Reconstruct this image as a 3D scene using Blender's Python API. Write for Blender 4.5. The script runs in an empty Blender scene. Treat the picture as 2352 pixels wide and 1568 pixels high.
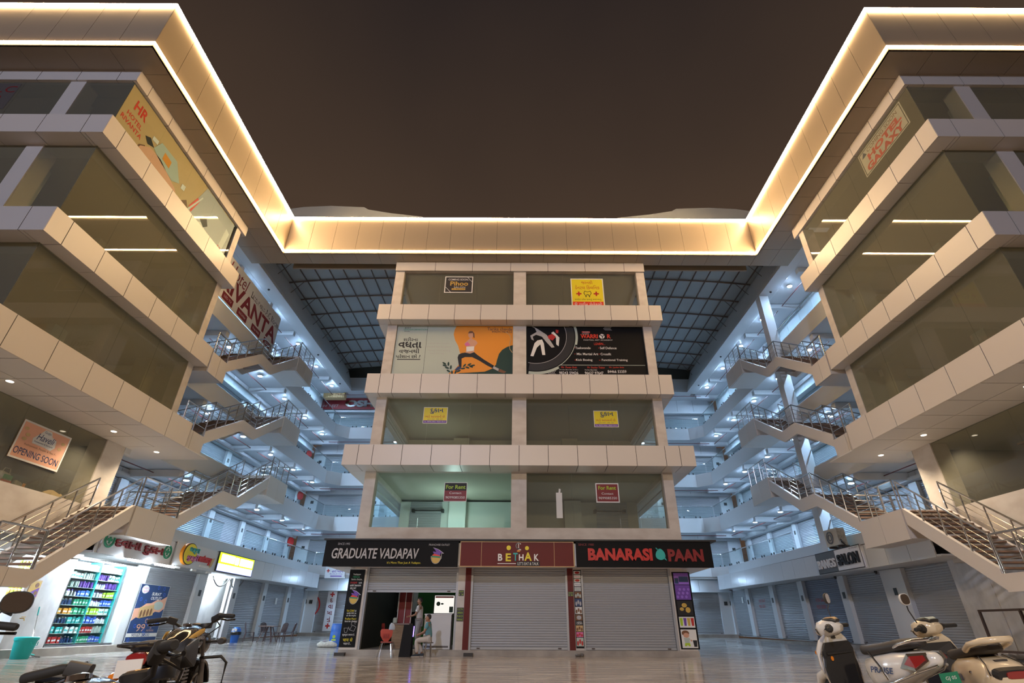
import bpy, bmesh, math, random
from mathutils import Vector, Matrix
random.seed(7)
PI = math.pi
SC = bpy.context.scene
COL = SC.collection

# ------------------------------------------------------------------ camera
F_PX, PITCH, YAW, ROLL, EYE = 1167.2, 0.510533, 0.00132, 0.0041029, 0.96
cp, sp, cy, sy = math.cos(PITCH), math.sin(PITCH), math.cos(YAW), math.sin(YAW)
fw = Vector((sy*cp, cy*cp, sp)); r0 = Vector((cy, -sy, 0)); u0 = r0.cross(fw)
rr = r0*math.cos(ROLL) + u0*math.sin(ROLL); uu = -r0*math.sin(ROLL) + u0*math.cos(ROLL)
cam = bpy.data.cameras.new('camera'); co = bpy.data.objects.new('camera', cam); COL.objects.link(co)
mw = Matrix((rr, uu, -fw)).transposed().to_4x4(); mw.translation = Vector((0, 0, EYE)); co.matrix_world = mw
cam.sensor_width = 36; cam.lens = F_PX/2352*36; cam.shift_x = -18.8/2352; cam.shift_y = 0.3/2352
cam.clip_start = 0.05; cam.clip_end = 400
SC.camera = co

# ------------------------------------------------------------------ colour management, sky
SC.view_settings.view_transform = 'Standard'; SC.view_settings.look = 'None'
SC.view_settings.exposure = 0.0; SC.view_settings.gamma = 1.0; SC.view_settings.use_curve_mapping = False
SC.cycles.use_denoising = True
SC.cycles.max_bounces = 7; SC.cycles.transparent_max_bounces = 24; SC.cycles.glossy_bounces = 4; SC.cycles.diffuse_bounces = 4
SC.cycles.sample_clamp_indirect = 4.0
SC.cycles.caustics_reflective = False; SC.cycles.caustics_refractive = False
W = bpy.data.worlds.new('night_sky'); SC.world = W; W.use_nodes = True
nt = W.node_tree; nt.nodes.clear()
tc = nt.nodes.new('ShaderNodeTexCoord'); sx = nt.nodes.new('ShaderNodeSeparateXYZ'); cr = nt.nodes.new('ShaderNodeValToRGB')
bg = nt.nodes.new('ShaderNodeBackground'); wo = nt.nodes.new('ShaderNodeOutputWorld')
ns = nt.nodes.new('ShaderNodeTexNoise'); ns.inputs['Scale'].default_value = 2.2; ns.inputs['Detail'].default_value = 3
mx = nt.nodes.new('ShaderNodeMath'); mx.operation = 'MULTIPLY_ADD'; mx.inputs[1].default_value = 0.16
nt.links.new(tc.outputs['Generated'], sx.inputs[0]); nt.links.new(tc.outputs['Generated'], ns.inputs['Vector'])
nt.links.new(ns.outputs['Fac'], mx.inputs[0]); nt.links.new(sx.outputs['Z'], mx.inputs[2])
nt.links.new(mx.outputs[0], cr.inputs[0])
cr.color_ramp.elements[0].position = 0.74; cr.color_ramp.elements[0].color = (0.066, 0.041, 0.027, 1)
cr.color_ramp.elements[1].position = 0.98; cr.color_ramp.elements[1].color = (0.026, 0.0185, 0.0165, 1)
nt.links.new(cr.outputs[0], bg.inputs['Color']); bg.inputs['Strength'].default_value = 1.0
nt.links.new(bg.outputs[0], wo.inputs[0])

# ------------------------------------------------------------------ street lamp and an added cool fill behind the camera (the road side of the plaza)
def lamp(name, kind, loc, energy, color, aim=None, **kw):
    l = bpy.data.lights.new(name, kind); l.energy = energy; l.color = color
    for k, v in kw.items(): setattr(l, k, v)
    o = bpy.data.objects.new(name, l); COL.objects.link(o); o.location = loc
    if aim is not None: o.rotation_euler = (Vector(aim) - Vector(loc)).to_track_quat('-Z', 'Y').to_euler()
    return o
STREET = lamp('street_lamp_light', 'SPOT', (2.0, -14, 9.5), 8000, (1.0, 0.80, 0.58), (0, 11, -1.0), spot_size=1.25, spot_blend=0.8, shadow_soft_size=0.4)
FRONT_FILL = lamp('cool_fill_light', 'AREA', (-12.0, -26, 21.3), 5200, (0.66, 0.74, 1.0), (0, 14, 10), shape='DISK', size=2.0)  # unseen fill added to give the street-facing fronts their cool tone

# ------------------------------------------------------------------ materials
M = {}
def mat(name, col, rough=0.5, metal=0.0, emit=None, spec=None, coat=0.0, noise=None, bump=None):
    m = bpy.data.materials.new(name); m.use_nodes = True; t = m.node_tree; b = t.nodes['Principled BSDF']
    b.inputs['Base Color'].default_value = (*col, 1); b.inputs['Roughness'].default_value = rough; b.inputs['Metallic'].default_value = metal
    if spec is not None: b.inputs['Specular IOR Level'].default_value = spec
    if coat: b.inputs['Coat Weight'].default_value = coat; b.inputs['Coat Roughness'].default_value = 0.08
    if emit: b.inputs['Emission Color'].default_value = (*emit[0], 1); b.inputs['Emission Strength'].default_value = emit[1]
    if noise:   # (scale xyz, second colour, low, high): dirt and veins
        tc = t.nodes.new('ShaderNodeTexCoord'); mp = t.nodes.new('ShaderNodeMapping'); nz = t.nodes.new('ShaderNodeTexNoise'); rp = t.nodes.new('ShaderNodeValToRGB')
        mp.inputs['Scale'].default_value = noise[0]; nz.inputs['Detail'].default_value = 6; nz.inputs['Scale'].default_value = 1.0
        t.links.new(tc.outputs['Object'], mp.inputs['Vector']); t.links.new(mp.outputs[0], nz.inputs['Vector']); t.links.new(nz.outputs['Fac'], rp.inputs[0])
        rp.color_ramp.elements[0].position = noise[2]; rp.color_ramp.elements[0].color = (*noise[1], 1)
        rp.color_ramp.elements[1].position = noise[3]; rp.color_ramp.elements[1].color = (*col, 1)
        t.links.new(rp.outputs[0], b.inputs['Base Color'])
        if bump:
            bp_ = t.nodes.new('ShaderNodeBump'); bp_.inputs['Strength'].default_value = bump; bp_.inputs['Distance'].default_value = 0.01
            t.links.new(nz.outputs['Fac'], bp_.inputs['Height']); t.links.new(bp_.outputs[0], b.inputs['Normal'])
    M[name] = m; return m
def glass(name, tint, refl=1.0, ior=1.45, dust=0.0, dcol=(0.38, 0.37, 0.31)):
    m = bpy.data.materials.new(name); m.use_nodes = True; t = m.node_tree; t.nodes.clear()
    tr = t.nodes.new('ShaderNodeBsdfTransparent'); tr.inputs[0].default_value = (*tint, 1)
    gl = t.nodes.new('ShaderNodeBsdfGlossy'); gl.inputs['Roughness'].default_value = 0.0; gl.inputs['Color'].default_value = (refl, refl, refl, 1)
    fr = t.nodes.new('ShaderNodeFresnel'); fr.inputs[0].default_value = ior
    mi = t.nodes.new('ShaderNodeMixShader'); ou = t.nodes.new('ShaderNodeOutputMaterial')
    ge = t.nodes.new('ShaderNodeNewGeometry'); iv = t.nodes.new('ShaderNodeMath'); iv.operation = 'SUBTRACT'; iv.inputs[0].default_value = 1.0; mu = t.nodes.new('ShaderNodeMath'); mu.operation = 'MULTIPLY'
    t.links.new(ge.outputs['Backfacing'], iv.inputs[1]); t.links.new(fr.outputs[0], mu.inputs[0]); t.links.new(iv.outputs[0], mu.inputs[1]); t.links.new(mu.outputs[0], mi.inputs[0])
    df = t.nodes.new('ShaderNodeBsdfDiffuse'); df.inputs[0].default_value = (*dcol, 1); dm = t.nodes.new('ShaderNodeMixShader'); dm.inputs[0].default_value = dust
    t.links.new(tr.outputs[0], dm.inputs[1]); t.links.new(df.outputs[0], dm.inputs[2]); t.links.new(dm.outputs[0], mi.inputs[1]); t.links.new(gl.outputs[0], mi.inputs[2]); t.links.new(mi.outputs[0], ou.inputs[0])
    M[name] = m; return m
def glow(name, col, s):
    m = bpy.data.materials.new(name); m.use_nodes = True; t = m.node_tree; t.nodes.clear()
    e = t.nodes.new('ShaderNodeEmission'); e.inputs[0].default_value = (*col, 1); e.inputs[1].default_value = s
    ou = t.nodes.new('ShaderNodeOutputMaterial'); t.links.new(e.outputs[0], ou.inputs[0]); M[name] = m; return m
mat('cladding', (0.66, 0.61, 0.56), 0.38)
mat('seam', (0.05, 0.045, 0.04), 0.9)
mat('plaster', (0.66, 0.61, 0.56), 0.75, noise=((1.5, 1.5, 3), (0.56, 0.50, 0.45), 0.3, 0.6))
mat('gallery_white', (0.70, 0.72, 0.74), 0.55)
mat('gallery_panel', (0.70, 0.72, 0.75), 0.24)
mat('soffit_white', (0.72, 0.70, 0.68), 0.5)
mat('canopy_panel', (0.33, 0.265, 0.19), 0.42)
mat('shutter', (0.40, 0.41, 0.43), 0.42, 0.25)
mat('shutter_dark', (0.22, 0.24, 0.30), 0.4, 0.25)
mat('steel', (0.62, 0.61, 0.60), 0.16, 1.0)
mat('tread', (0.22, 0.13, 0.085), 0.6, noise=((3, 12, 3), (0.12, 0.075, 0.05), 0.35, 0.65))
mat('ac_beige', (0.52, 0.48, 0.40), 0.5)
mat('black', (0.012, 0.012, 0.013), 0.45)
mat('black_gloss', (0.010, 0.010, 0.012), 0.15, coat=0.5)
mat('rubber', (0.018, 0.018, 0.018), 0.7)
mat('dark_plate', (0.03, 0.032, 0.03), 0.4)
mat('sign_black', (0.008, 0.008, 0.009), 0.6, spec=0.15)
mat('sign_maroon', (0.13, 0.016, 0.014), 0.5, spec=0.25)
mat('sign_white', (0.80, 0.80, 0.82), 0.45)
mat('paper', (0.78, 0.77, 0.74), 0.7)
mat('ink_white', (0.80, 0.79, 0.78), 0.5)
mat('ink_grey', (0.45, 0.44, 0.45), 0.5)
mat('ink_black', (0.012, 0.012, 0.014), 0.6)
mat('ink_red', (0.50, 0.022, 0.018), 0.5)
mat('ink_brightred', (0.75, 0.05, 0.02), 0.5)
mat('ink_darkred', (0.22, 0.012, 0.016), 0.5)
mat('ink_yellow', (0.80, 0.66, 0.02), 0.5)
mat('ink_lime', (0.42, 0.60, 0.03), 0.5)
mat('ink_green', (0.02, 0.28, 0.14), 0.5)
mat('ink_orange', (0.80, 0.30, 0.015), 0.5)
mat('ink_navy', (0.02, 0.05, 0.15), 0.5)
mat('ink_purple', (0.16, 0.06, 0.38), 0.5)
mat('ink_violet', (0.30, 0.14, 0.62), 0.5)
mat('ink_blue', (0.04, 0.12, 0.60), 0.5)
mat('ink_teal', (0.03, 0.42, 0.40), 0.5)
mat('ink_peach', (0.80, 0.42, 0.28), 0.6)
mat('ink_pink', (0.70, 0.16, 0.38), 0.5)
mat('ink_skin', (0.66, 0.36, 0.24), 0.6)
mat('ink_brown', (0.20, 0.09, 0.04), 0.6)
mat('ink_tan', (0.62, 0.42, 0.20), 0.6)
mat('ink_gold', (0.62, 0.40, 0.08), 0.45)
mat('ink_mint', (0.48, 0.55, 0.50), 0.6)
mat('ink_darkgreen', (0.012, 0.045, 0.035), 0.6)
mat('marble_wall', (0.62, 0.62, 0.63), 0.3, noise=((0.8, 2.5, 1.6), (0.46, 0.46, 0.48), 0.3, 0.6))
mat('kerb_stone', (0.42, 0.38, 0.34), 0.55, noise=((2, 2, 2), (0.30, 0.27, 0.24), 0.35, 0.65))
mat('room_wall', (0.50, 0.48, 0.40), 0.8)
mat('room_pale', (0.62, 0.66, 0.62), 0.8)
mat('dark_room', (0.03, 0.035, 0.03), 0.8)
mat('moss_green', (0.03, 0.14, 0.03), 0.9)
mat('wood', (0.36, 0.24, 0.14), 0.5, noise=((3, 3, 14), (0.24, 0.15, 0.08), 0.35, 0.65))
mat('white_plastic', (0.76, 0.76, 0.76), 0.35)
mat('red_pipe', (0.11, 0.012, 0.010), 0.4)
mat('roof_sheet', (0.34, 0.37, 0.38), 0.6)
mat('roof_steel', (0.13, 0.10, 0.085), 0.6)
mat('lens_housing', (0.75, 0.75, 0.75), 0.4)
mat('chrome', (0.75, 0.75, 0.75), 0.08, 1.0)
mat('scooter_white', (0.72, 0.70, 0.66), 0.22, coat=0.6)
mat('scooter_cream', (0.70, 0.58, 0.40), 0.22, coat=0.6)
mat('seat_vinyl', (0.035, 0.030, 0.028), 0.55)
mat('trim_black', (0.022, 0.021, 0.021), 0.5)
mat('bike_black', (0.018, 0.016, 0.015), 0.12, coat=0.8)
mat('bike_bronze', (0.22, 0.13, 0.06), 0.2, 0.6, coat=0.6)
mat('bike_black_goldlit', (0.075, 0.05, 0.03), 0.16, 0.5, coat=0.8)  # black paint with the gold soffit light it mirrors put into the colour
mat('bike_grey', (0.16, 0.15, 0.15), 0.3, 0.4)
mat('tail_red', (0.28, 0.02, 0.02), 0.1, coat=0.8)
mat('indicator', (0.75, 0.22, 0.02), 0.2)
mat('plate_green', (0.02, 0.22, 0.12), 0.4)
mat('turquoise', (0.015, 0.50, 0.52), 0.35)
mat('blue_plastic', (0.03, 0.14, 0.55), 0.35)
mat('grey_cloth', (0.17, 0.16, 0.15), 0.9)
mat('chair_brown', (0.10, 0.065, 0.07), 0.45)
mat('chair_red', (0.50, 0.075, 0.055), 0.45)
mat('table_brown', (0.28, 0.20, 0.18), 0.5)
mat('sack_white', (0.62, 0.62, 0.58), 0.9, noise=((14, 14, 14), (0.4, 0.4, 0.38), 0.3, 0.6))
mat('skin', (0.30, 0.15, 0.09), 0.6)
mat('hair', (0.012, 0.010, 0.010), 0.6)
mat('shirt_pale', (0.52, 0.50, 0.50), 0.85)
mat('shirt_stripe', (0.36, 0.42, 0.52), 0.85)
mat('trouser_grey', (0.26, 0.25, 0.25), 0.85)
mat('trouser_pale', (0.52, 0.48, 0.45), 0.85)
mat('shirt_teal', (0.10, 0.26, 0.32), 0.85)
mat('shoe', (0.025, 0.035, 0.05), 0.6)
mat('sole', (0.60, 0.55, 0.50), 0.6)
mat('rust_iron', (0.07, 0.045, 0.035), 0.7)
glass('window_glass', (0.90, 0.90, 0.84), 0.8, dust=0.16)
glass('clear_glass', (0.90, 0.95, 0.95), 0.6)
glass('film_glass', (0.88, 0.88, 0.78), 0.9, dust=0.20)
LED_S = 230.0
glow('led_warm', (1.0, 0.67, 0.34), LED_S)
glow('led_side', (1.0, 0.62, 0.28), 30.0)
glow('lamp_cool', (0.46, 0.70, 1.0), 900.0)
glow('lamp_warm', (1.0, 0.85, 0.62), 14.0)
glow('tube_cool', (0.76, 0.90, 1.0), 520.0)
glow('sign_glow_white', (1.0, 1.0, 0.9), 12.0)
glow('sign_glow_lime', (0.55, 0.80, 0.02), 3.0)
glow('sign_glow_blue', (0.35, 0.40, 1.0), 3.0)
glow('door_glow', (1.0, 0.96, 0.88), 1.0)
glow('violet_tube', (0.25, 0.15, 1.0), 6.0)

def floor_material():
    m = mat('plaza_marble', (0.36, 0.32, 0.29), 0.16); t = m.node_tree; b = t.nodes['Principled BSDF']
    tc = t.nodes.new('ShaderNodeTexCoord'); mp = t.nodes.new('ShaderNodeMapping'); mp.inputs['Scale'].default_value = (0.40, 3.0, 1)
    nz = t.nodes.new('ShaderNodeTexNoise'); nz.inputs['Scale'].default_value = 1.6; nz.inputs['Detail'].default_value = 9; nz.inputs['Distortion'].default_value = 0.7; nz.inputs['Roughness'].default_value = 0.62
    rp = t.nodes.new('ShaderNodeValToRGB'); e = rp.color_ramp.elements
    e[0].position = 0.33; e[0].color = (0.19, 0.16, 0.14, 1); e[1].position = 0.60; e[1].color = (0.60, 0.565, 0.53, 1)
    k = e.new(0.47); k.color = (0.40, 0.36, 0.33, 1)
    br = t.nodes.new('ShaderNodeTexBrick'); br.offset = 0.0; br.inputs['Scale'].default_value = 1.0; br.inputs['Brick Width'].default_value = 1.2; br.inputs['Row Height'].default_value = 1.2
    br.inputs['Mortar Size'].default_value = 0.004; br.inputs['Color1'].default_value = (1, 1, 1, 1); br.inputs['Color2'].default_value = (0.86, 0.86, 0.86, 1); br.inputs['Mortar'].default_value = (0.45, 0.42, 0.4, 1)
    mu = t.nodes.new('ShaderNodeMix'); mu.data_type = 'RGBA'; mu.blend_type = 'MULTIPLY'; mu.inputs[0].default_value = 1.0
    t.links.new(tc.outputs['Object'], mp.inputs['Vector']); t.links.new(mp.outputs[0], nz.inputs['Vector']); t.links.new(nz.outputs['Fac'], rp.inputs[0])
    t.links.new(tc.outputs['Object'], br.inputs['Vector']); t.links.new(rp.outputs[0], mu.inputs[6]); t.links.new(br.outputs['Color'], mu.inputs[7]); t.links.new(mu.outputs[2], b.inputs['Base Color'])
    rr_ = t.nodes.new('ShaderNodeMapRange'); rr_.inputs[3].default_value = 0.10; rr_.inputs[4].default_value = 0.22
    t.links.new(nz.outputs['Fac'], rr_.inputs[0]); t.links.new(rr_.outputs[0], b.inputs['Roughness'])
floor_material()

# ------------------------------------------------------------------ geometry helpers
ORIG = {}                      # world origin of each root, so that parts can be written in world coordinates
LABELS = {}
def rise(y): return 0.0118*max(0.0, y - 22.0)        # the court climbs gently towards its far end
def ground(x, y):
    t = min(1.0, max(0.0, (abs(x) - 8.0)/5.0)); return 0.10*t*t*(3 - 2*t) + rise(y)
class Fr:
    """A flat frame: origin o, right u, up v, normal n = u x v towards the viewer."""
    def __init__(s, o, u, v=(0, 0, 1)):
        s.o = Vector(o); s.u = Vector(u).normalized(); s.v = Vector(v).normalized(); s.n = s.u.cross(s.v)
    def pt(s, a, b, c=0.0): return s.o + s.u*a + s.v*b + s.n*c
def front(x, y, z): return Fr((x, y, z), (1, 0, 0))          # a face looking at the street (-y)
def side(sg, x, y, z): return Fr((x, y, z), (0, -sg, 0))      # sg=-1: left wing face looking +x; sg=1: right wing face looking -x
class MB:
    def __init__(s): s.v = []; s.f = []; s.m = []; s.X = None
    def add(s, vs, fs, mi=0):
        b = len(s.v)
        if s.X is not None: vs = [s.X @ Vector(p) for p in vs]
        s.v += [tuple(p) for p in vs]
        for f in fs: s.f.append([b + i for i in f]); s.m.append(mi)
        return s
    def hexa(s, p, mi=0): return s.add(p, [(0, 3, 2, 1), (4, 5, 6, 7), (0, 1, 5, 4), (1, 2, 6, 5), (2, 3, 7, 6), (3, 0, 4, 7)], mi)
    def box(s, x0, x1, y0, y1, z0, z1, mi=0):
        x0, x1 = min(x0, x1), max(x0, x1); y0, y1 = min(y0, y1), max(y0, y1)
        return s.hexa([(x0, y0, z0), (x1, y0, z0), (x1, y1, z0), (x0, y1, z0), (x0, y0, z1), (x1, y0, z1), (x1, y1, z1), (x0, y1, z1)], mi)
    def fbox(s, fr, a0, a1, b0, b1, c0, c1, mi=0):
        return s.hexa([fr.pt(a0, b0, c0), fr.pt(a1, b0, c0), fr.pt(a1, b1, c0), fr.pt(a0, b1, c0), fr.pt(a0, b0, c1), fr.pt(a1, b0, c1), fr.pt(a1, b1, c1), fr.pt(a0, b1, c1)], mi)
    def prism(s, pts, ext, mi=0):
        pts = [Vector(p) for p in pts]; n = len(pts); e = Vector(ext)
        return s.add(pts + [p + e for p in pts], [tuple(range(n))[::-1], tuple(range(n, 2*n))] + [(i, (i+1) % n, n + (i+1) % n, n + i) for i in range(n)], mi)
    def poly(s, fr, pts, c=0.0, th=0.004, mi=0):
        """A flat filled outline (a, b) standing th in front of the frame."""
        return s.prism([fr.pt(a, b, c) for a, b in pts], fr.n*th, mi)
    def disc(s, fr, a, b, r, c=0.0, th=0.004, mi=0, n=24, ry=None):
        ry = r if ry is None else ry
        return s.poly(fr, [(a + r*math.cos(2*PI*i/n), b + ry*math.sin(2*PI*i/n)) for i in range(n)], c, th, mi)
    def line(s, fr, pts, w, c=0.0, th=0.003, mi=0):
        for (a0, b0), (a1, b1) in zip(pts, pts[1:]):
            d = Vector((a1 - a0, b1 - b0)); L = d.length
            if L < 1e-6: continue
            d = d/L*w/2; q = Vector((-d.y, d.x))
            s.poly(fr, [(a0 - d.x + q.x, b0 - d.y + q.y), (a0 - d.x - q.x, b0 - d.y - q.y), (a1 + d.x - q.x, b1 + d.y - q.y), (a1 + d.x + q.x, b1 + d.y + q.y)], c, th, mi)
        return s
    def rings(s, rs, mi=0, cap=True, closed=False):
        n = len(rs[0]); vs = [p for r in rs for p in r]; fs = []; k = len(rs)
        for i in range(k if closed else k - 1):
            j = (i + 1) % k
            for q in range(n): fs.append((i*n + q, i*n + (q+1) % n, j*n + (q+1) % n, j*n + q))
        if cap and not closed: fs += [tuple(range(n))[::-1], tuple(range((k-1)*n, k*n))]
        return s.add(vs, fs, mi)
    def sweep(s, path, rad, n=10, mi=0, up=(0, 0, 1), p=2.0, closed=False, cap=True):
        """Rings of (side, up) half-sizes along a path; p > 2 makes them squarer."""
        P = [Vector(q) for q in path]; k = len(P); rs = []; up = Vector(up)
        if not isinstance(rad, list): rad = [rad]*k
        for i in range(k):
            a, b = (P[(i+1) % k], P[i-1]) if closed else (P[min(i+1, k-1)], P[max(i-1, 0)])
            t = (a - b).normalized(); r = t.cross(up)
            if r.length < 1e-3: r = t.cross(Vector((0, 1, 0.01)))
            r.normalize(); w = r.cross(t).normalized()
            ra, rb = rad[i] if isinstance(rad[i], (list, tuple)) else (rad[i], rad[i])
            ring = []
            for q in range(n):
                an = 2*PI*q/n; c, d = math.cos(an), math.sin(an)
                c = math.copysign(abs(c)**(2/p), c); d = math.copysign(abs(d)**(2/p), d)
                ring.append(P[i] + r*(ra*c) + w*(rb*d))
            rs.append(ring)
        return s.rings(rs, mi, cap, closed)
    def tube(s, path, r, n=8, mi=0, closed=False): return s.sweep(path, r, n, mi, closed=closed)
    def lathe(s, prof, c=(0, 0, 0), n=20, mi=0, axis='z', cap=True):
        c = Vector(c); rs = []
        for r, h in prof:
            ring = []
            for q in range(n):
                a = 2*PI*q/n; x, y = r*math.cos(a), r*math.sin(a)
                ring.append(c + (Vector((x, y, h)) if axis == 'z' else Vector((h, x, y)) if axis == 'x' else Vector((y, h, x))))
            rs.append(ring)
        return s.rings(rs, mi, cap)
    def ball(s, c, r, n=12, mi=0):
        rx, ry, rz = r if isinstance(r, (list, tuple)) else (r, r, r); c = Vector(c); rs = []
        k = max(4, n//2)
        for i in range(1, k):
            t = PI*i/k; rs.append([c + Vector((rx*math.sin(t)*math.cos(2*PI*q/n), ry*math.sin(t)*math.sin(2*PI*q/n), -rz*math.cos(t))) for q in range(n)])
        return s.rings(rs, mi)
    def build(s, name, mats, parent=None, smooth=None, tilt=False, kind=None, label=None, cat=None, group=None, loc=None):
        me = bpy.data.meshes.new(name)
        o0 = ORIG[parent.name] if parent is not None else Vector(loc or (0, 0, 0))
        vs = s.v
        if tilt: vs = [(x, y, z + rise(y)) for x, y, z in vs]
        me.from_pydata([(x - o0.x, y - o0.y, z - o0.z) for x, y, z in vs], [], s.f)
        mats = mats if isinstance(mats, (list, tuple)) else [mats]
        for q in mats: me.materials.append(M[q])
        me.polygons.foreach_set('material_index', s.m)
        bm = bmesh.new(); bm.from_mesh(me); bmesh.ops.recalc_face_normals(bm, faces=bm.faces); bm.to_mesh(me); bm.free()
        if smooth is not None:
            me.polygons.foreach_set('use_smooth', [True]*len(me.polygons)); me.set_sharp_from_angle(angle=math.radians(smooth))
        return link(name, me, parent, o0, kind, label, cat, group)
def link(name, data, parent=None, o0=None, kind=None, label=None, cat=None, group=None):
    o = bpy.data.objects.new(name, data); COL.objects.link(o)
    if parent is not None: o.parent = parent; ORIG[o.name] = ORIG[parent.name]
    else: o.location = o0; ORIG[o.name] = Vector(o0)
    tag(o, label, cat, group, kind); return o
def tag(o, label=None, cat=None, group=None, kind=None):
    if label:
        o['label'] = label
        if o.parent is None: LABELS.setdefault(label, []).append(o.name)
    if cat: o['category'] = cat
    if group: o['group'] = group
    if kind: o['kind'] = kind
def thing(name, label, cat, loc=(0, 0, 0), group=None):
    o = bpy.data.objects.new(name, None); COL.objects.link(o); o.location = loc; ORIG[o.name] = Vector(loc); o.empty_display_size = 0.2
    tag(o, label, cat, group); return o
def copy_tree(o, loc=None, rotz=None, label=None, group=None):
    kids = {}
    for c in COL.objects:
        if c.parent is not None: kids.setdefault(c.parent.name, []).append(c)
    def rec(a, par):
        c = a.copy(); COL.objects.link(c); ORIG[c.name] = ORIG[a.name]
        if par is not None: c.parent = par
        for k in kids.get(a.name, []): rec(k, c)
        return c
    c = rec(o, None)
    if loc is not None: c.location = loc
    if rotz is not None: c.rotation_euler = (0, 0, rotz)
    if label: c['label'] = label; LABELS.setdefault(label, []).append(c.name)
    if group: c['group'] = group
    return c

# lettering: font curves turned into meshes, then fitted into a frame
TXT = {}
def glyphs(body, bold, ext, shear):
    key = (body, bold, ext, shear)
    if key not in TXT:
        c = bpy.data.curves.new('lettering', 'FONT'); c.body = body; c.offset = bold; c.extrude = ext; c.shear = shear; c.resolution_u = 3
        c.align_x = 'CENTER'
        o = bpy.data.objects.new('lettering', c); me = bpy.data.meshes.new_from_object(o)
        vs = [tuple(v.co) for v in me.vertices]; fs = [tuple(p.vertices) for p in me.polygons]
        bpy.data.objects.remove(o); bpy.data.meshes.remove(me); bpy.data.curves.remove(c)
        TXT[key] = (vs, fs)
    return TXT[key]
def text(mb, fr, body, a, b, w=None, h=None, c=0.004, mi=0, bold=0.0, depth=0.0, shear=0.0):
    """Lettering centred on (a, b) of a frame, w wide and/or h high, depth thick."""
    vs, fs = glyphs(body, bold, 0.05 if depth else 0.0, shear)
    if not vs: return mb
    xs = [v[0] for v in vs]; ys = [v[1] for v in vs]; W_, H_ = max(xs) - min(xs), max(ys) - min(ys); xc, yc = (max(xs) + min(xs))/2, (max(ys) + min(ys))/2
    if w is None: sx_ = sy_ = h/H_
    elif h is None: sx_ = sy_ = w/W_
    else: sx_, sy_ = w/W_, h/H_
    mb.add([fr.pt(a + (x - xc)*sx_, b + (y - yc)*sy_, c + (z/0.05*depth/2 + depth/2 if depth else 0)) for x, y, z in vs], fs, mi)
    return mb
def letter(parent, fr, mname, items, name='lettering', label=None):
    """items: (text, a, b, w, h[, dict]) all of one colour, one part."""
    mb = MB()
    for it in items: text(mb, fr, *it[:5], **(it[5] if len(it) > 5 else {}))
    return mb.build(name, mname, parent, label=label)
def panels(mb, fr, edges_a, edges_b, c0, c1, gap=0.022, mi=0, backing=1):
    """Cladding panels with dark open joints over a backing board."""
    for a0, a1 in zip(edges_a, edges_a[1:]):
        for b0, b1 in zip(edges_b, edges_b[1:]): mb.fbox(fr, a0 + gap/2, a1 - gap/2, b0 + gap/2*(b0 > edges_b[0]), b1 - gap/2*(b1 < edges_b[-1]), c0, c1, mi)
    mb.fbox(fr, edges_a[0] + gap, edges_a[-1] - gap, edges_b[0] + gap/2, edges_b[-1] - gap/2, c0 - 0.02, c1 - 0.012, backing)
def spread(a, b, n): return [a + (b - a)*i/n for i in range(n + 1)]
SHUT = {}
def shutter(parent, fr, w, h, mname='shutter', tilt=False, name='shutter', bottom=True, label=None, c=0.0):
    """A roller shutter w x h with rounded slats, base at the frame's origin."""
    mb = MB(); n = max(4, round(h/0.085)); pz = h/n; prof = []
    for i in range(n):
        prof += [(i*pz + 0.004, -0.012), (i*pz + 0.012, 0.0), (i*pz + pz*0.5, 0.010), (i*pz + pz - 0.012, 0.0), (i*pz + pz - 0.004, -0.012)]
    vs = []; fs = []
    for b, q in prof: vs += [fr.pt(-w/2, b, c + q), fr.pt(w/2, b, c + q)]
    for i in range(len(prof) - 1): fs.append((2*i, 2*i + 1, 2*i + 3, 2*i + 2))
    mb.add(vs, fs)
    o = mb.build(name, mname, parent, tilt=tilt, label=label)
    if bottom:
        k = MB(); k.fbox(fr, -w/2, w/2, 0.0, 0.075, c - 0.01, c + 0.03); k.build('bottom_rail', mname, o, tilt=tilt)
        for q in (-1, 1): k = MB(); k.fbox(fr, q*w*0.42 - 0.06, q*w*0.42 + 0.06, 0.03, 0.06, c + 0.03, c + 0.06); k.build('lock_bolt', 'rust_iron', o, tilt=tilt)
    return o
# ------------------------------------------------------------------ the plaza floor
def build_floor():
    mb = MB(); xs = [-40, -20, -13.5, -12, -10.5, -9.3, -8, -4, 0, 4, 8, 9.3, 10.5, 12, 13.5, 20, 40]; ys = [-30, -10, 0, 5, 10, 14, 18, 22, 26, 30, 34, 38, 43]
    n = len(xs)
    mb.add([(x, y, ground(x, y)) for y in ys for x in xs], [(j*n + i, j*n + i + 1, (j+1)*n + i + 1, (j+1)*n + i) for j in range(len(ys) - 1) for i in range(n - 1)])
    mb.build('floor', 'plaza_marble', kind='structure')
build_floor()

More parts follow.
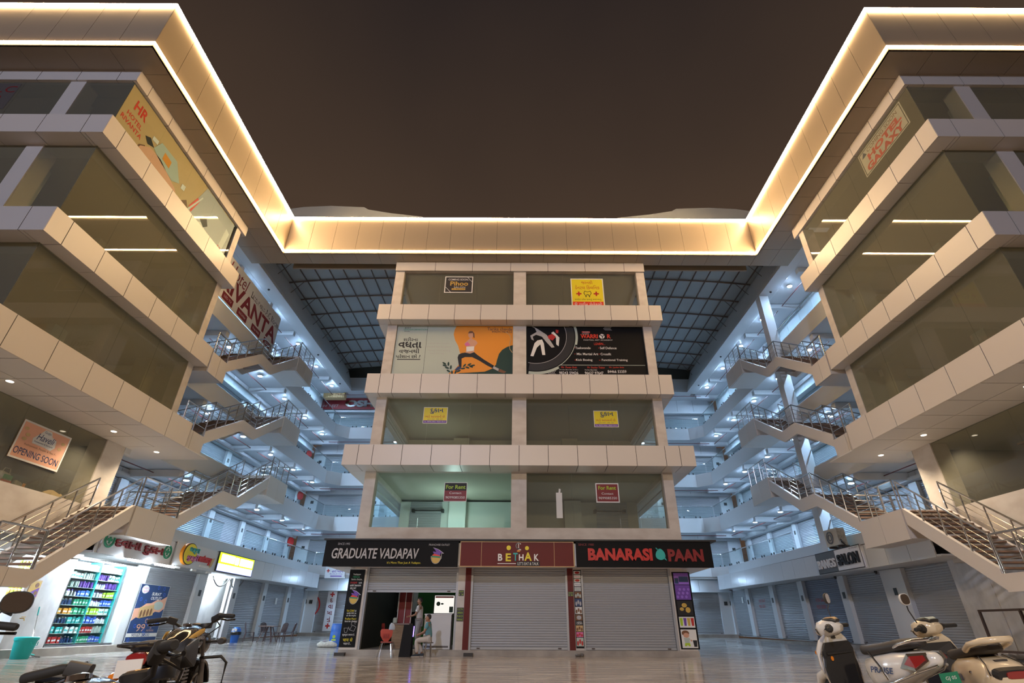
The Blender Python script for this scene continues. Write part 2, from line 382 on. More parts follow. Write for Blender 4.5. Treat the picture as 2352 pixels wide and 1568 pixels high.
# ------------------------------------------------------------------ central shop building
CB = thing('shop_building', 'central beige five-storey shop block with big windows between cladding bands', 'building', (0, 22, 0))
YW = 22.0; HW = 6.65
def center_building():
    sills = [(4.50, 6.80), (7.60, 10.29), (11.15, 14.24), (15.00, 17.58)]
    mb = MB()
    mb.box(-HW, HW, YW, YW + 0.25, 3.0, 4.50)                                       # wall above the signs
    for x0, x1 in ((-HW, -6.18), (-0.33, 0.33), (6.22, HW)): mb.box(x0, x1, YW, YW + 0.45, 4.50, 17.58)
    for z0, z1 in ((6.80, 7.60), (10.29, 11.15), (14.24, 15.0), (17.58, 18.2)): mb.box(-HW, HW, YW + 0.02, YW + 0.3, z0, z1)
    mb.build('wall', 'plaster', CB)
    for s, nm in ((-1, 'side_wall'), (1, 'side_wall')):
        m2 = MB(); m2.box(s*HW, s*(HW - 0.2), 22.45, 34, 0.2, 4.5)
        for z0, z1 in ((6.80, 7.60), (10.29, 11.15), (14.24, 15.0), (17.58, 20.6)): m2.box(s*HW, s*(HW - 0.2), 22.45, 34, z0, z1)
        for y0, y1 in ((22.45, 23.2), (30.6, 31.4), (33.4, 34)): m2.box(s*HW, s*(HW - 0.22), y0, y1, 4.5, 17.6)
        m2.build(nm, 'plaster', CB)
        for (z0, z1) in sills[:2]:
            k = MB(); k.box(s*(HW - 0.12), s*(HW - 0.10), 23.2, 30.6, z0, z1); k.build('side_pane', 'clear_glass', CB)
            k = MB(); fr = side(s, s*(HW - 0.1), 26.9, z0)
            for a in (-3.7, 3.66): k.fbox(fr, a, a + 0.05, 0, z1 - z0, -0.06, 0.02)
            k.fbox(fr, -3.7, 3.7, z1 - z0 - 0.42, z1 - z0 - 0.36, -0.06, 0.02); k.build('side_window_frame', 'white_plastic', CB)
    k = MB(); k.box(-HW + 0.2, HW - 0.2, 33.8, 34, 0.2, 20.6); k.build('rear_wall', 'room_wall', CB)
    # storeys: floors and ceilings
    for z in (4.1, 7.2, 10.75, 14.6, 18.0):
        k = MB(); k.box(-HW + 0.2, HW - 0.2, YW + 0.46, 33.8, z - 0.18, z); k.build('floor_slab', 'room_wall', CB)
    for i, (z0, z1) in enumerate(sills):
        k = MB(); k.box(-0.12, 0.12, YW + 0.46, 29.0, z0 - 0.4, z1 + 0.1); k.build('partition_wall', 'room_pale' if i == 0 else 'room_wall', CB)
        k = MB(); k.box(-HW + 0.2, -0.12, 28.6, 28.8, z0 - 0.4, z1 + 0.1); k.build('room_wall', 'room_pale' if i == 0 else 'room_wall', CB)
        k = MB(); k.box(0.12, HW - 0.2, 28.6, 28.8, z0 - 0.4, z1 + 0.1); k.build('room_wall', 'room_wall', CB)
        if i < 2:
            for sg in (-1, 1): shutter(CB, front(sg*5.05, 28.58, z0 - 0.35), 1.7, 2.75 if i == 0 else 2.2, name='room_shutter', bottom=False)
            for x in (-3.3, 2.9):
                k = MB(); k.box(x - 0.45, x + 0.45, 28.2, 28.6, z0 - 0.4, z1 + 0.1); k.build('room_column', 'room_pale' if (i == 0 and x < 0) else 'room_wall', CB)
            for x in (-4.9, 4.9):
                k = MB(); k.tube([(x - 0.8, 28.3, z1 - 0.42), (x + 0.8, 28.3, z1 - 0.42)], 0.035, 8); k.box(x - 0.86, x - 0.72, 28.25, 28.55, z1 - 0.5, z1 - 0.34); k.box(x + 0.72, x + 0.86, 28.25, 28.55, z1 - 0.5, z1 - 0.34)
                k.build('shutter_roller', 'trim_black', CB)
    # windows
    for i, (z0, z1) in enumerate(sills):
        for x0, x1 in ((-6.18, -0.33), (0.33, 6.22)):
            nm = 'window_glass' if not (i == 0 and x0 < 0) else 'clear_glass'
            k = MB()
            e = spread(x0, x1, 3)
            for a, b in zip(e, e[1:]): k.box(a + 0.003, b - 0.003, YW + 0.20, YW + 0.215, z0, z1)
            k.build('window_pane', nm, CB)
    # projecting cladding bands with seams
    def band(z0, z1, pr, over, wp, nm='cladding_band'):
        hx = HW + over; mb = MB(); yf = YW - pr; fr = front(0, yf, z0); h = z1 - z0
        n = round((2*hx - 1.2)/wp); ed = [-hx, -hx + 0.62] + spread(-hx + 1.24, hx - 1.24, max(1, n - 1))[0:] + [hx - 0.62, hx]
        panels(mb, fr, ed, [0, h], -0.04, 0.0)
        mb.box(-hx + 0.03, hx - 0.03, yf + 0.04, YW + 0.02, z0 + 0.03, z1 - 0.02, 1)
        fs = Fr((0, yf, z0), (1, 0, 0), (0, 1, 0))       # underside; its normal is +z, so panels hang below by negative offsets
        for a0, a1 in zip(ed, ed[1:]): mb.fbox(fs, a0 + 0.011, a1 - 0.011, 0.042, pr + 0.0, 0.0, 0.028, 0)
        for s in (-1, 1):
            f2 = side(-s, s*hx, YW, z0); ys = spread(22 - 34 if s < 0 else -pr, pr if s < 0 else 12, 9)
            f2 = Fr((s*hx, YW, z0), (0, s, 0)); ys = spread(-pr, 12, 9) if s > 0 else spread(-12, pr, 9)
            panels(mb, f2, ys, [0, h], -0.04, 0.0)
            mb.box(s*HW, s*(hx - 0.04), YW + 0.01, 34, z0, z0 + 0.03, 0); mb.box(s*HW, s*(hx - 0.04), YW, 34, z1 - 0.05, z1 - 0.02, 0)
        mb.build(nm, ['cladding', 'seam'], CB)
    band(6.80, 7.67, 1.05, 0.75, 1.24); band(10.27, 11.25, 0.52, 0.46, 1.27); band(14.24, 15.12, 0.52, 0.46, 1.27)
    mb = MB(); fr = front(0, YW - 0.10, 17.56); panels(mb, fr, [-HW - 0.02, -4.55, -2.55, -0.5, 1.5, 3.5, 5.6, HW + 0.03], [0, 0.62], -0.08, 0.0)
    mb.build('cladding_band', ['cladding', 'seam'], CB)
    # ground floor: plinth, piers, shutters
    mb = MB(); mb.box(-HW, HW + 0.05, YW - 0.06, 34, 0, 0.19); mb.build('plinth', 'kerb_stone', CB)
    def pier(x0, x1, m='plaster', y0=YW):
        k = MB(); k.box(x0, x1, y0, YW + 0.5, 0.19, 3.1); return k.build('pier', m, CB)
    pier(-HW, -5.98); pier(-2.36, -2.08); pier(2.14, 2.45); pier(6.0, HW + 0.02)
    k = MB(); k.box(-2.08, -1.86, YW - 0.03, YW + 0.5, 0.19, 3.1); k.build('pier', 'sign_maroon', CB, label='maroon pier')
    k = MB(); k.box(1.92, 2.14, YW - 0.03, YW + 0.5, 0.19, 3.1); k.build('pier', 'sign_maroon', CB, label='maroon pier')
    for x0, x1 in ((-1.86, -1.78), (1.84, 1.92), (2.45, 2.53), (5.92, 6.0), (-5.98, -5.90), (-2.44, -2.36)):
        k = MB(); k.box(x0, x1, YW + 0.02, YW + 0.16, 0.19, 3.0); k.build('shutter_guide', 'shutter', CB)
    shutter(CB, front(0.03, YW + 0.12, 0.2), 3.62, 2.85); shutter(CB, front(4.22, YW + 0.12, 0.2), 3.38, 2.85)
    shutter(CB, front(-4.17, YW + 0.12, 2.10), 3.46, 0.95)
    k = MB(); k.box(-7.30, 7.30, YW - 0.90, YW + 0.02, 2.98, 3.78); k.build('shop_canopy', 'sign_white', CB)
    for x in (-6.9, 6.9):
        k = MB(); k.box(x - 0.42, x + 0.42, YW - 0.9, 33, 2.93, 3.0); k.build('canopy_soffit', 'soffit_white', CB)
    k = MB(); k.box(-7.5, 7.62, 20.86, YW, 3.84, 3.90); k.build('canopy_cap', 'trim_black', CB)
    # the shop behind the half-raised shutter
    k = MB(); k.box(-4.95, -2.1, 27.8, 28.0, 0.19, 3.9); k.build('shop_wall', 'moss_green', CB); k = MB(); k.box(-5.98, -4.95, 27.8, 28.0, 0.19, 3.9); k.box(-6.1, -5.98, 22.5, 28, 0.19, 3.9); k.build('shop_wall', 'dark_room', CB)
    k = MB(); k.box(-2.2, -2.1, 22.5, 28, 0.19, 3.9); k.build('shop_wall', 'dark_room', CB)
    k = MB(); k.box(-5.85, -4.9, 27.72, 27.79, 1.55, 2.9); k.build('shop_mirror', 'room_pale', CB)
center_building()
lamp('room_fill', 'POINT', (-3.4, 26.6, 5.4), 85, (0.72, 1.0, 0.92), shadow_soft_size=0.3)  # unseen fill added to brighten the first-storey left room
lamp('room_fill', 'POINT', (-4.0, 26.6, 8.6), 26, (0.85, 1.0, 0.85), shadow_soft_size=0.3)  # weaker added fill for the left room one storey up
lamp('room_fill', 'POINT', (3.4, 26.6, 5.4), 12, (0.85, 0.95, 1.0), shadow_soft_size=0.3)  # faint added fill for the first-storey right room

# lock plates, number plates on the shop piers
def plate(parent, fr, w, h, rows, m='dark_plate', ink='ink_lime', nm='number_plate'):
    k = MB(); k.fbox(fr, -w/2, w/2, 0, h, 0, 0.012); o = k.build(nm, m, parent)
    if rows: letter(o, fr, ink, [(t, 0, h*(1 - (i + 0.5)/len(rows)), w*0.8, h*0.5/len(rows), dict(c=0.014)) for i, t in enumerate(rows)])
    return o
plate(CB, front(-2.22, YW - 0.002, 1.98), 0.2, 0.2, ['SHOP', '13'])
plate(CB, front(-2.22, YW - 0.002, 1.12), 0.26, 0.46, ['CCTV', 'AREA', 'NO', 'PARKING'])
plate(CB, front(2.03, YW - 0.034, 1.98), 0.2, 0.16, ['SHOP', '15'])

# ------------------------------------------------------------------ signboards over the three shops
def board(name, label, cat, fr, w, h, mname, th=0.06, edge=None, ew=0.025, group=None):
    """A signboard or banner whose face is centred on the frame's origin (bottom edge at b=0)."""
    r = thing(name, label, cat, fr.o, group)
    k = MB(); k.fbox(fr, -w/2, w/2, 0, h, -th, 0); k.build('board' if th > 0.02 else 'sheet', mname, r)
    if edge:
        k = MB(); k.fbox(fr, -w/2, w/2, 0, ew, 0, 0.006); k.fbox(fr, -w/2, w/2, h - ew, h, 0, 0.006); k.fbox(fr, -w/2, -w/2 + ew, ew, h - ew, 0, 0.006); k.fbox(fr, w/2 - ew, w/2, ew, h - ew, 0, 0.006)
        k.build('edge_trim', edge, r)
    return r
YS = 20.92
def burger(parent, fr, cx, cy, s, face=False):
    """A bun with filling under a square graduate cap."""
    def arc(r0, r1, a0, a1, n=14): return [(cx + r0*s*math.cos(math.radians(a0 + (a1 - a0)*i/n)), cy + r1*s*math.sin(math.radians(a0 + (a1 - a0)*i/n))) for i in range(n + 1)]
    k = MB(); k.poly(fr, arc(0.50, 0.62, 180, 360), 0.006); k.build('bun_artwork', 'ink_gold', parent)
    k = MB(); k.poly(fr, arc(0.50, 0.42, 0, 180), 0.006); k.build('filling_artwork', 'ink_brightred', parent)
    k = MB(); k.poly(fr, [(cx - 0.5*s, cy + 0.02*s), (cx + 0.45*s, cy - 0.06*s), (cx + 0.5*s, cy + 0.1*s), (cx - 0.45*s, cy + 0.18*s)], 0.012); k.build('leaf_artwork', 'ink_green', parent)
    k = MB(); k.poly(fr, [(cx - 0.35*s, cy + 1.0*s), (cx + 0.25*s, cy + 0.82*s), (cx + 0.85*s, cy + 0.42*s), (cx + 0.05*s, cy + 0.55*s)], 0.014); k.poly(fr, [(cx - 0.38*s, cy + 0.62*s), (cx + 0.5*s, cy + 0.5*s), (cx + 0.45*s, cy + 0.2*s), (cx - 0.3*s, cy + 0.42*s)], 0.012)
    k.build('cap_artwork', 'ink_purple', parent)
    k = MB(); k.line(fr, [(cx - 0.35*s, cy + 1.0*s), (cx + 0.25*s, cy + 0.82*s), (cx + 0.85*s, cy + 0.42*s), (cx + 0.6*s, cy + 0.42*s), (cx + 0.62*s, cy - 0.1*s), (cx + 0.5*s, cy - 0.25*s)], 0.03*s, 0.018)
    k.line(fr, arc(0.54, 0.66, 170, 370), 0.03*s, 0.016); k.build('outline_artwork', 'ink_white', parent)
def shop_signs():
    fr = front(-4.87, YS, 2.91); r = board('signboard', 'black signboard with white italic letters over the leftmost shop of the central block', 'sign', fr, 5.12, 0.92, 'sign_black', group='signboards over the central shops')
    letter(r, fr, 'ink_grey', [('GRADUATE VADAPAV', -0.60, 0.46, 3.32, 0.37, dict(bold=0.018, shear=0.12, depth=0.03))])
    letter(r, fr, 'ink_grey', [('SINCE 1993', -1.86, 0.80, 0.46, 0.075), ('FRANCHISE OUTLET', 1.82, 0.78, 0.80, 0.07)])
    letter(r, fr, 'ink_yellow', [("It's More Than Just A Vadapav.", 0.52, 0.13, 1.28, 0.10)])
    burger(r, fr, 1.72, 0.33, 0.34)
    fr = front(-0.06, YS, 2.92); r = board('signboard', 'dark red signboard with yellow, white and green letters over the middle shop', 'sign', fr, 4.36, 0.90, 'sign_maroon', edge='ink_tan', group='signboards over the central shops')
    k = MB()
    for a in (-1.36, 1.42): k.fbox(fr, a - 0.006, a + 0.006, 0.03, 0.87, 0, 0.004)
    k.build('board_joint', 'ink_tan', r)
    d = dict(bold=0.03, depth=0.03)
    letter(r, fr, 'ink_white', [('B', -0.64, 0.33, 0.17, 0.25, d), ('H', 0.16, 0.33, 0.18, 0.22, d), ('K', 0.74, 0.33, 0.18, 0.24, d)])
    letter(r, fr, 'ink_yellow', [('E', -0.33, 0.33, 0.2, 0.28, d), ('A', 0.42, 0.36, 0.28, 0.30, d)])
    letter(r, fr, 'ink_teal', [('T', -0.06, 0.35, 0.17, 0.28, d)])
    k = MB(); k.disc(fr, -0.32, 0.67, 0.085, 0, 0.03); k.disc(fr, 0.38, 0.66, 0.075, 0, 0.03); k.build('head_emblem', 'ink_yellow', r)
    k = MB(); k.disc(fr, 0.06, 0.56, 0.07, 0, 0.02, n=16, ry=0.03); k.build('flame_emblem', 'ink_orange', r)
    k = MB(); P_ = [(0.06 + 0.10*math.cos(t), 0.74 + 0.10*math.sin(t)) for t in [i*0.4 for i in range(2, 13)]]; k.line(fr, P_ + [(0.02, 0.64), (0.14, 0.60)], 0.03, 0, 0.03); k.line(fr, [(0.06, 0.60), (0.06, 0.82)], 0.025, 0, 0.03); k.build('chef_emblem', 'ink_white', r)
    k = MB(); k.fbox(fr, -0.74, -0.04, 0.10, 0.125, 0, 0.012); k.build('underline', 'ink_white', r)
    k = MB(); k.fbox(fr, -0.02, 0.86, 0.035, 0.19, 0, 0.012); o = k.build('slogan_plate', 'ink_black', r)
    letter(o, fr, 'ink_white', [("LET'S EAT & TALK", 0.42, 0.115, 0.8, 0.1, dict(c=0.016))])
    fr = front(4.80, YS, 2.92); r = board('signboard', 'black signboard with red block letters and a green leaf over the rightmost shop', 'sign', fr, 5.20, 0.92, 'sign_black', group='signboards over the central shops')
    d = dict(bold=0.05, depth=0.03)
    letter(r, fr, 'ink_red', [('BANARASI', -0.92, 0.45, 2.46, 0.44, d)]); letter(r, fr, 'ink_darkred', [('PAAN', 1.58, 0.43, 1.36, 0.44, d)])
    letter(r, fr, 'ink_darkred', [('SINCE 1980', -2.2, 0.80, 0.6, 0.08)])
    k = MB(); k.poly(fr, [(0.62 + 0.18*math.sin(t)*(1 - 0.25*math.cos(t)), 0.46 + 0.2*math.cos(t)) for t in [2*PI*i/20 for i in range(20)]], 0, 0.03); k.poly(fr, [(0.74, 0.30), (0.84, 0.24), (0.78, 0.36)], 0, 0.03); k.line(fr, [(0.54, 0.62), (0.48, 0.68)], 0.03, 0, 0.03); k.build('leaf_emblem', 'ink_teal', r)
shop_signs()

# ------------------------------------------------------------------ printed posters on the shop piers
def pier_posters():
    fr = front(-6.36, YW - 0.012, 0.26); r = board('pier_poster', 'tall black poster with tea rhymes on the pier left of the open shop', 'poster', fr, 0.60, 2.64, 'sign_black', th=0.01)
    letter(r, fr, 'ink_white', [('Vadapav', 0, 2.46, 0.30, 0.08), ('hona chaiye,', 0.02, 2.28, 0.42, 0.085), ('toh', 0.17, 2.17, 0.12, 0.07), ('unki baatein', 0, 2.08, 0.42, 0.08), ('bhi thi!', -0.08, 1.98, 0.22, 0.08),
        ('ki', 0.14, 1.20, 0.06, 0.07), ('aadat bhi na', 0, 1.12, 0.36, 0.06), ('ek din mujhe', 0, 1.03, 0.36, 0.07), ('bana kar chodegi', 0.02, 0.84, 0.46, 0.075), ('खूबसूरत जमाना है,', 0.0, 0.40, 0.46, 0.09), ('चाहत है...', 0, 0.12, 0.28, 0.09)])
    letter(r, fr, 'ink_green', [('TEEKHA', -0.02, 2.37, 0.28, 0.07)]); letter(r, fr, 'ink_red', [('KHABAR', -0.08, 2.17, 0.26, 0.07)])
    letter(r, fr, 'ink_yellow', [('Yeh CHAI', -0.06, 1.20, 0.28, 0.075), ('Pradhan Mantri', 0, 0.93, 0.42, 0.07), ('चाय से', 0, 0.25, 0.36, 0.13)])
    burger(r, fr, 0.0, 1.62, 0.3)
    k = MB(); k.line(fr, [(0.02, 0.56), (0.18, 0.52), (0.24, 0.66), (0.10, 0.72), (0.02, 0.56), (-0.04, 0.66)], 0.01); k.line(fr, [(0.06, 0.71), (0.05, 0.82), (0.17, 0.84), (0.2, 0.74)], 0.01)
    k.line(fr, [(-0.2, 0.62), (-0.16, 0.48), (-0.08, 0.48), (-0.04, 0.62), (-0.2, 0.62)], 0.01); k.build('kettle_artwork', 'ink_grey', r)
    # right-hand pier: five pictures
    fr = front(6.40, YW - 0.012, 0.24); r = board('pier_poster', 'tall poster with violet lounge pictures, lemons, drinks and a boy with a bin', 'poster', fr, 0.70, 2.62, 'sign_black', th=0.01)
    def pic(b0, b1, m): k = MB(); k.fbox(fr, -0.29, 0.29, b0, b1, 0, 0.004); return k.build('picture', m, r)
    o = pic(2.17, 2.58, 'ink_violet'); k = MB(); k.fbox(fr, -0.1, 0.27, 2.26, 2.46, 0.004, 0.007); k.fbox(fr, -0.27, -0.12, 2.2, 2.4, 0.004, 0.007); k.build('furniture_artwork', 'ink_navy', o)
    o = pic(1.64, 2.15, 'ink_purple'); k = MB()
    for q in range(9): k.disc(fr, -0.22 + 0.055*q, 1.74 + 0.13*(q % 3), 0.05, 0.004, 0.003)
    k.build('glow_artwork', 'ink_violet', o)
    o = pic(1.10, 1.60, 'ink_black'); k = MB(); k.disc(fr, -0.02, 1.45, 0.1, 0.004, 0.003, ry=0.075); k.disc(fr, 0.1, 1.29, 0.095, 0.007, 0.003); k.disc(fr, -0.13, 1.32, 0.08, 0.004, 0.003, ry=0.06); k.build('lemon_artwork', 'ink_gold', o)
    o = pic(0.70, 1.06, 'ink_white')
    for q, m in enumerate(('ink_lime', 'ink_purple', 'ink_gold', 'ink_red')):
        a = -0.21 + 0.14*q; k = MB(); k.poly(fr, [(a - 0.06, 1.02), (a - 0.04, 0.76), (a + 0.04, 0.76), (a + 0.06, 1.02)], 0.004); k.build('drink_artwork', m, o)
    o = pic(0.04, 0.64, 'paper'); k = MB(); k.disc(fr, -0.12, 0.52, 0.14, 0.004, 0.003, ry=0.09); k.build('hair_artwork', 'ink_brown', o)
    k = MB(); k.disc(fr, -0.10, 0.45, 0.11, 0.007, 0.003, ry=0.08); k.disc(fr, 0.07, 0.28, 0.03, 0.007, 0.003); k.build('face_artwork', 'ink_skin', o)
    k = MB(); k.poly(fr, [(-0.2, 0.37), (0.0, 0.37), (0.06, 0.28), (0.0, 0.3), (0.0, 0.2), (-0.18, 0.2)], 0.004); k.build('shirt_artwork', 'ink_mint', o)
    k = MB(); k.poly(fr, [(-0.18, 0.2), (0.0, 0.2), (0.02, 0.1), (-0.05, 0.1), (-0.09, 0.15), (-0.12, 0.1), (-0.2, 0.1)], 0.004); k.build('shorts_artwork', 'ink_lime', o)
    k = MB(); k.poly(fr, [(0.12, 0.29), (0.28, 0.29), (0.26, 0.08), (0.15, 0.08)], 0.004); k.build('bin_artwork', 'ink_black', o)
    # strip of small pictures between the second and third shop
    fr = front(2.31, YW - 0.012, 0.26); r = board('pier_poster', 'narrow strip of small square food pictures between the two closed central shops', 'poster', fr, 0.30, 2.66, 'sign_black', th=0.01)
    b = 2.64; rows = [('paper', 0.12, 'ink_red', 'oval'), ('paper', 0.12, 'ink_pink', 'Naturals'), ('paper', 0.12, 'ink_red', 'logo'), ('paper', 0.12, 'ink_navy', 'Amul'), ('ink_grey', 0.16, 'ink_mint', 'blobs'), ('ink_brown', 0.22, 'ink_mint', 'blobs'), ('ink_navy', 0.26, 'ink_grey', 'blobs'), ('paper', 0.24, 'ink_brown', 'cones'), ('ink_brown', 0.20, 'ink_grey', 'plate'), ('ink_black', 0.12, 'ink_white', 'NEED CREAM'), ('ink_tan', 0.2, 'ink_brown', 'blobs'), ('ink_pink', 0.16, 'ink_red', 'blobs'), ('ink_mint', 0.28, 'ink_red', 'drinks')]
    for m, h, ink, kind in rows:
        b -= h + 0.02; k = MB(); k.fbox(fr, -0.13, 0.13, b, b + h, 0, 0.004); o = k.build('picture', m, r)
        if kind in ('oval', 'logo', 'plate'): k = MB(); k.disc(fr, 0, b + h/2, 0.09, 0.004, 0.003, ry=h*0.35); k.build('picture_artwork', ink, o)
        elif kind in ('Naturals', 'Amul'): letter(o, fr, ink, [(kind, 0, b + h/2, 0.2, 0.06, dict(c=0.006, shear=0.2))])
        elif kind == 'NEED CREAM': letter(o, fr, ink, [('NEED', 0, b + h*0.72, 0.2, 0.05, dict(c=0.006)), ('CREAM', 0, b + h*0.28, 0.22, 0.05, dict(c=0.006))])
        else:
            k = MB()
            for q in range(3): k.disc(fr, -0.08 + 0.08*q, b + h*(0.35 + 0.2*(q % 2)), 0.035, 0.004, 0.003, ry=h*0.28)
            k.build('picture_artwork', ink, o)
pier_posters()

# ------------------------------------------------------------------ posters and banners in the windows of the central block
def window_posters():
    def P(x, z, w, h, label, m, edge=None, y=YW + 0.185, ew=0.03, group=None, nm='window_poster'):
        fr = front(x, y, z); return fr, board(nm, label, 'poster', fr, w, h, m, th=0.008, edge=edge, ew=ew, group=group)
    # for rent
    fr, r = P(-2.72, 5.58, 0.98, 0.80, 'for-rent notice, black over red, in the left first-storey window', 'ink_darkred', 'ink_white', ew=0.02)
    k = MB(); k.fbox(fr, -0.47, 0.47, 0.46, 0.78, 0, 0.004); o = k.build('heading_band', 'ink_black', r)
    letter(o, fr, 'ink_lime', [('For Rent', 0, 0.61, 0.84, 0.17, dict(c=0.007, bold=0.02))]); letter(r, fr, 'ink_white', [('Contact', 0, 0.36, 0.52, 0.09), ('9099085350', 0, 0.17, 0.82, 0.10)])
    fr, r = P(3.80, 5.56, 1.0, 0.82, 'all-red for-rent notice in the right first-storey window', 'ink_darkred', 'ink_white', ew=0.045)
    letter(r, fr, 'ink_lime', [('For Rent', 0, 0.62, 0.76, 0.16, dict(bold=0.02))]); letter(r, fr, 'ink_white', [('Contact', 0, 0.38, 0.50, 0.09), ('9099085350', 0, 0.19, 0.78, 0.10)])
    fr, r = P(1.72, 4.92, 0.26, 1.05, 'torn narrow white paper stuck in the right first-storey window', 'paper', nm='torn_paper')
    k = MB(); k.poly(fr, [(-0.02, 1.05), (0.0, 1.22), (0.08, 1.2), (0.06, 1.05)], -0.008, 0.008); k.build('torn_strip', 'paper', r)
    # shop to let, Gujarati, second storey
    for x, z, lab in ((-3.88, 9.06, 'yellow and violet Gujarati shop notice in the left second-storey window'), (4.0, 8.92, 'yellow and violet Gujarati shop notice in the right second-storey window')):
        fr, r = P(x, z, 1.12, 0.80, lab, 'ink_yellow', 'paper', ew=0.025, group='Gujarati shop notices')
        k = MB(); k.fbox(fr, -0.53, 0.53, 0.03, 0.15, 0, 0.004); o = k.build('footer_band', 'ink_purple', r)
        letter(o, fr, 'ink_white', [('Mo. 98790 34965 / 98255 43213', 0, 0.09, 0.96, 0.05, dict(c=0.007))])
        letter(r, fr, 'ink_navy', [('દુકાન', 0.05, 0.60, 0.62, 0.26, dict(bold=0.015)), ('દુકાન નંબર - 206, 207', 0, 0.21, 0.7, 0.06)]); letter(r, fr, 'ink_red', [('ભાડે આપવાની છે.', 0, 0.35, 0.92, 0.13)])
    # third storey: whole-pane banners
    x0, x1, z0, z1 = -6.16, -0.34, 11.50, 14.22; W_ = x1 - x0; H_ = z1 - z0
    fr = front((x0 + x1)/2, YW + 0.10, z0); r = board('window_banner', 'pale green and orange fitness banner filling the left third-storey window', 'banner', fr, W_, H_, 'ink_mint', th=0.008)
    X = lambda q: -W_/2 + q*W_; Y = lambda q: (1 - q)*H_          # fractions across and down the picture
    def art(m, pts, c=0.004, nm='shape_artwork'): k = MB(); k.poly(fr, [(X(a), Y(b)) for a, b in pts], c, 0.004); return k.build(nm, m, r)
    art('ink_orange', [(0.51, 0), (1, 0), (1, 1), (0.46, 1), (0.52, 0.90), (0.565, 0.76), (0.56, 0.60), (0.535, 0.42), (0.505, 0.30), (0.49, 0.18), (0.495, 0.08)])
    art('ink_darkgreen', [(1, 0.40), (0.95, 0.44), (0.91, 0.50), (0.885, 0.58), (0.87, 0.70), (0.862, 0.80), (0.83, 0.88), (0.77, 0.94), (0.64, 0.96), (0.56, 0.97), (0.54, 1), (1, 1)], 0.006)
    # the exercising woman: legs, top, arms, head
    art('ink_black', [(0.60, 0.56), (0.57, 0.57), (0.545, 0.60), (0.538, 0.66), (0.555, 0.84), (0.575, 0.85), (0.572, 0.68), (0.60, 0.65), (0.66, 0.65), (0.72, 0.72), (0.79, 0.82), (0.835, 0.87), (0.845, 0.82), (0.76, 0.70), (0.70, 0.60), (0.675, 0.55), (0.64, 0.58)], 0.010, 'leggings_artwork')
    art('ink_grey', [(0.835, 0.82), (0.832, 0.87), (0.885, 0.93), (0.895, 0.89)], 0.010, 'sock_artwork'); art('ink_brown', [(0.885, 0.89), (0.885, 0.94), (0.93, 0.97), (0.95, 0.94), (0.90, 0.89)], 0.010, 'shoe_artwork'); art('ink_navy', [(0.545, 0.84), (0.52, 0.91), (0.545, 0.92), (0.575, 0.88), (0.575, 0.84)], 0.010, 'shoe_artwork')
    art('ink_skin', [(0.61, 0.42), (0.60, 0.58), (0.64, 0.60), (0.675, 0.56), (0.675, 0.44), (0.70, 0.36), (0.685, 0.31), (0.655, 0.28), (0.64, 0.24), (0.625, 0.28), (0.60, 0.34), (0.585, 0.38), (0.60, 0.42)], 0.008, 'body_artwork')
    art('ink_white', [(0.605, 0.44), (0.61, 0.54), (0.67, 0.52), (0.672, 0.43)], 0.012, 'top_artwork'); art('ink_pink', [(0.59, 0.38), (0.615, 0.34), (0.64, 0.41), (0.60, 0.43)], 0.014, 'glove_artwork')
    k = MB(); k.disc(fr, X(0.638), Y(0.185), 0.13, 0.012, 0.003, ry=0.2); k.build('face_artwork', 'ink_skin', r)
    art('ink_brown', [(0.612, 0.16), (0.625, 0.11), (0.65, 0.11), (0.668, 0.16), (0.672, 0.26), (0.660, 0.24), (0.655, 0.15)], 0.016, 'hair_artwork')
    k = MB()
    for i, (a, b) in enumerate([(0.43, 0.78), (0.465, 0.79), (0.435, 0.82), (0.455, 0.865), (0.487, 0.855), (0.47, 0.93), (0.50, 0.96), (0.53, 0.95), (0.555, 0.93), (0.60, 0.82), (0.625, 0.86), (0.64, 0.80), (0.655, 0.84), (0.67, 0.82), (0.59, 0.88)]):
        an = [2.6, 1.6, 2.9, 2.8, 1.5, 2.6, 1.7, 1.3, 0.5, 0.9, 2.8, 0.5, 2.7, 0.2, 0.2][i]
        k.poly(fr, [(X(a) + 0.11*math.cos(t)*math.cos(an) - 0.045*math.sin(t)*math.sin(an), Y(b) + 0.11*math.cos(t)*math.sin(an) + 0.045*math.sin(t)*math.cos(an)) for t in [2*PI*q/12 for q in range(12)]], 0.014, 0.003)
    k.build('leaves_artwork', 'ink_darkgreen', r)
    k = MB(); k.line(fr, [(X(0.94), Y(0.13)), (X(0.975), Y(0.19)), (X(0.985), Y(0.28)), (X(0.972), Y(0.38)), (X(0.975), Y(0.48)), (X(0.995), Y(0.55))], 0.03, 0.012); k.build('curl_artwork', 'ink_tan', r)
    letter(r, fr, 'ink_black', [('શરીરના', X(0.125), Y(0.285), 0.72, 0.22, dict(bold=0.01)), ('વધતા', X(0.125), Y(0.40), 1.15, 0.36, dict(bold=0.03)), ('વજનથી', X(0.125), Y(0.525), 1.0, 0.28, dict(bold=0.015)), ('પરેશાન છો ?', X(0.12), Y(0.635), 1.2, 0.22, dict(bold=0.015)), ('BODY', X(0.09), Y(0.045), 0.3, 0.09), ('Studio', X(0.085), Y(0.115), 0.28, 0.06)])
    letter(r, fr, 'ink_green', [('TRANSFORMATION', X(0.155), Y(0.08), 1.2, 0.09)])
    letter(r, fr, 'ink_brown', [('Tarika chavda', X(0.885), Y(0.06), 1.25, 0.17, dict(bold=0.015, c=0.009)), ('9909196422', X(0.905), Y(0.12), 1.02, 0.13, dict(bold=0.015, c=0.009))])
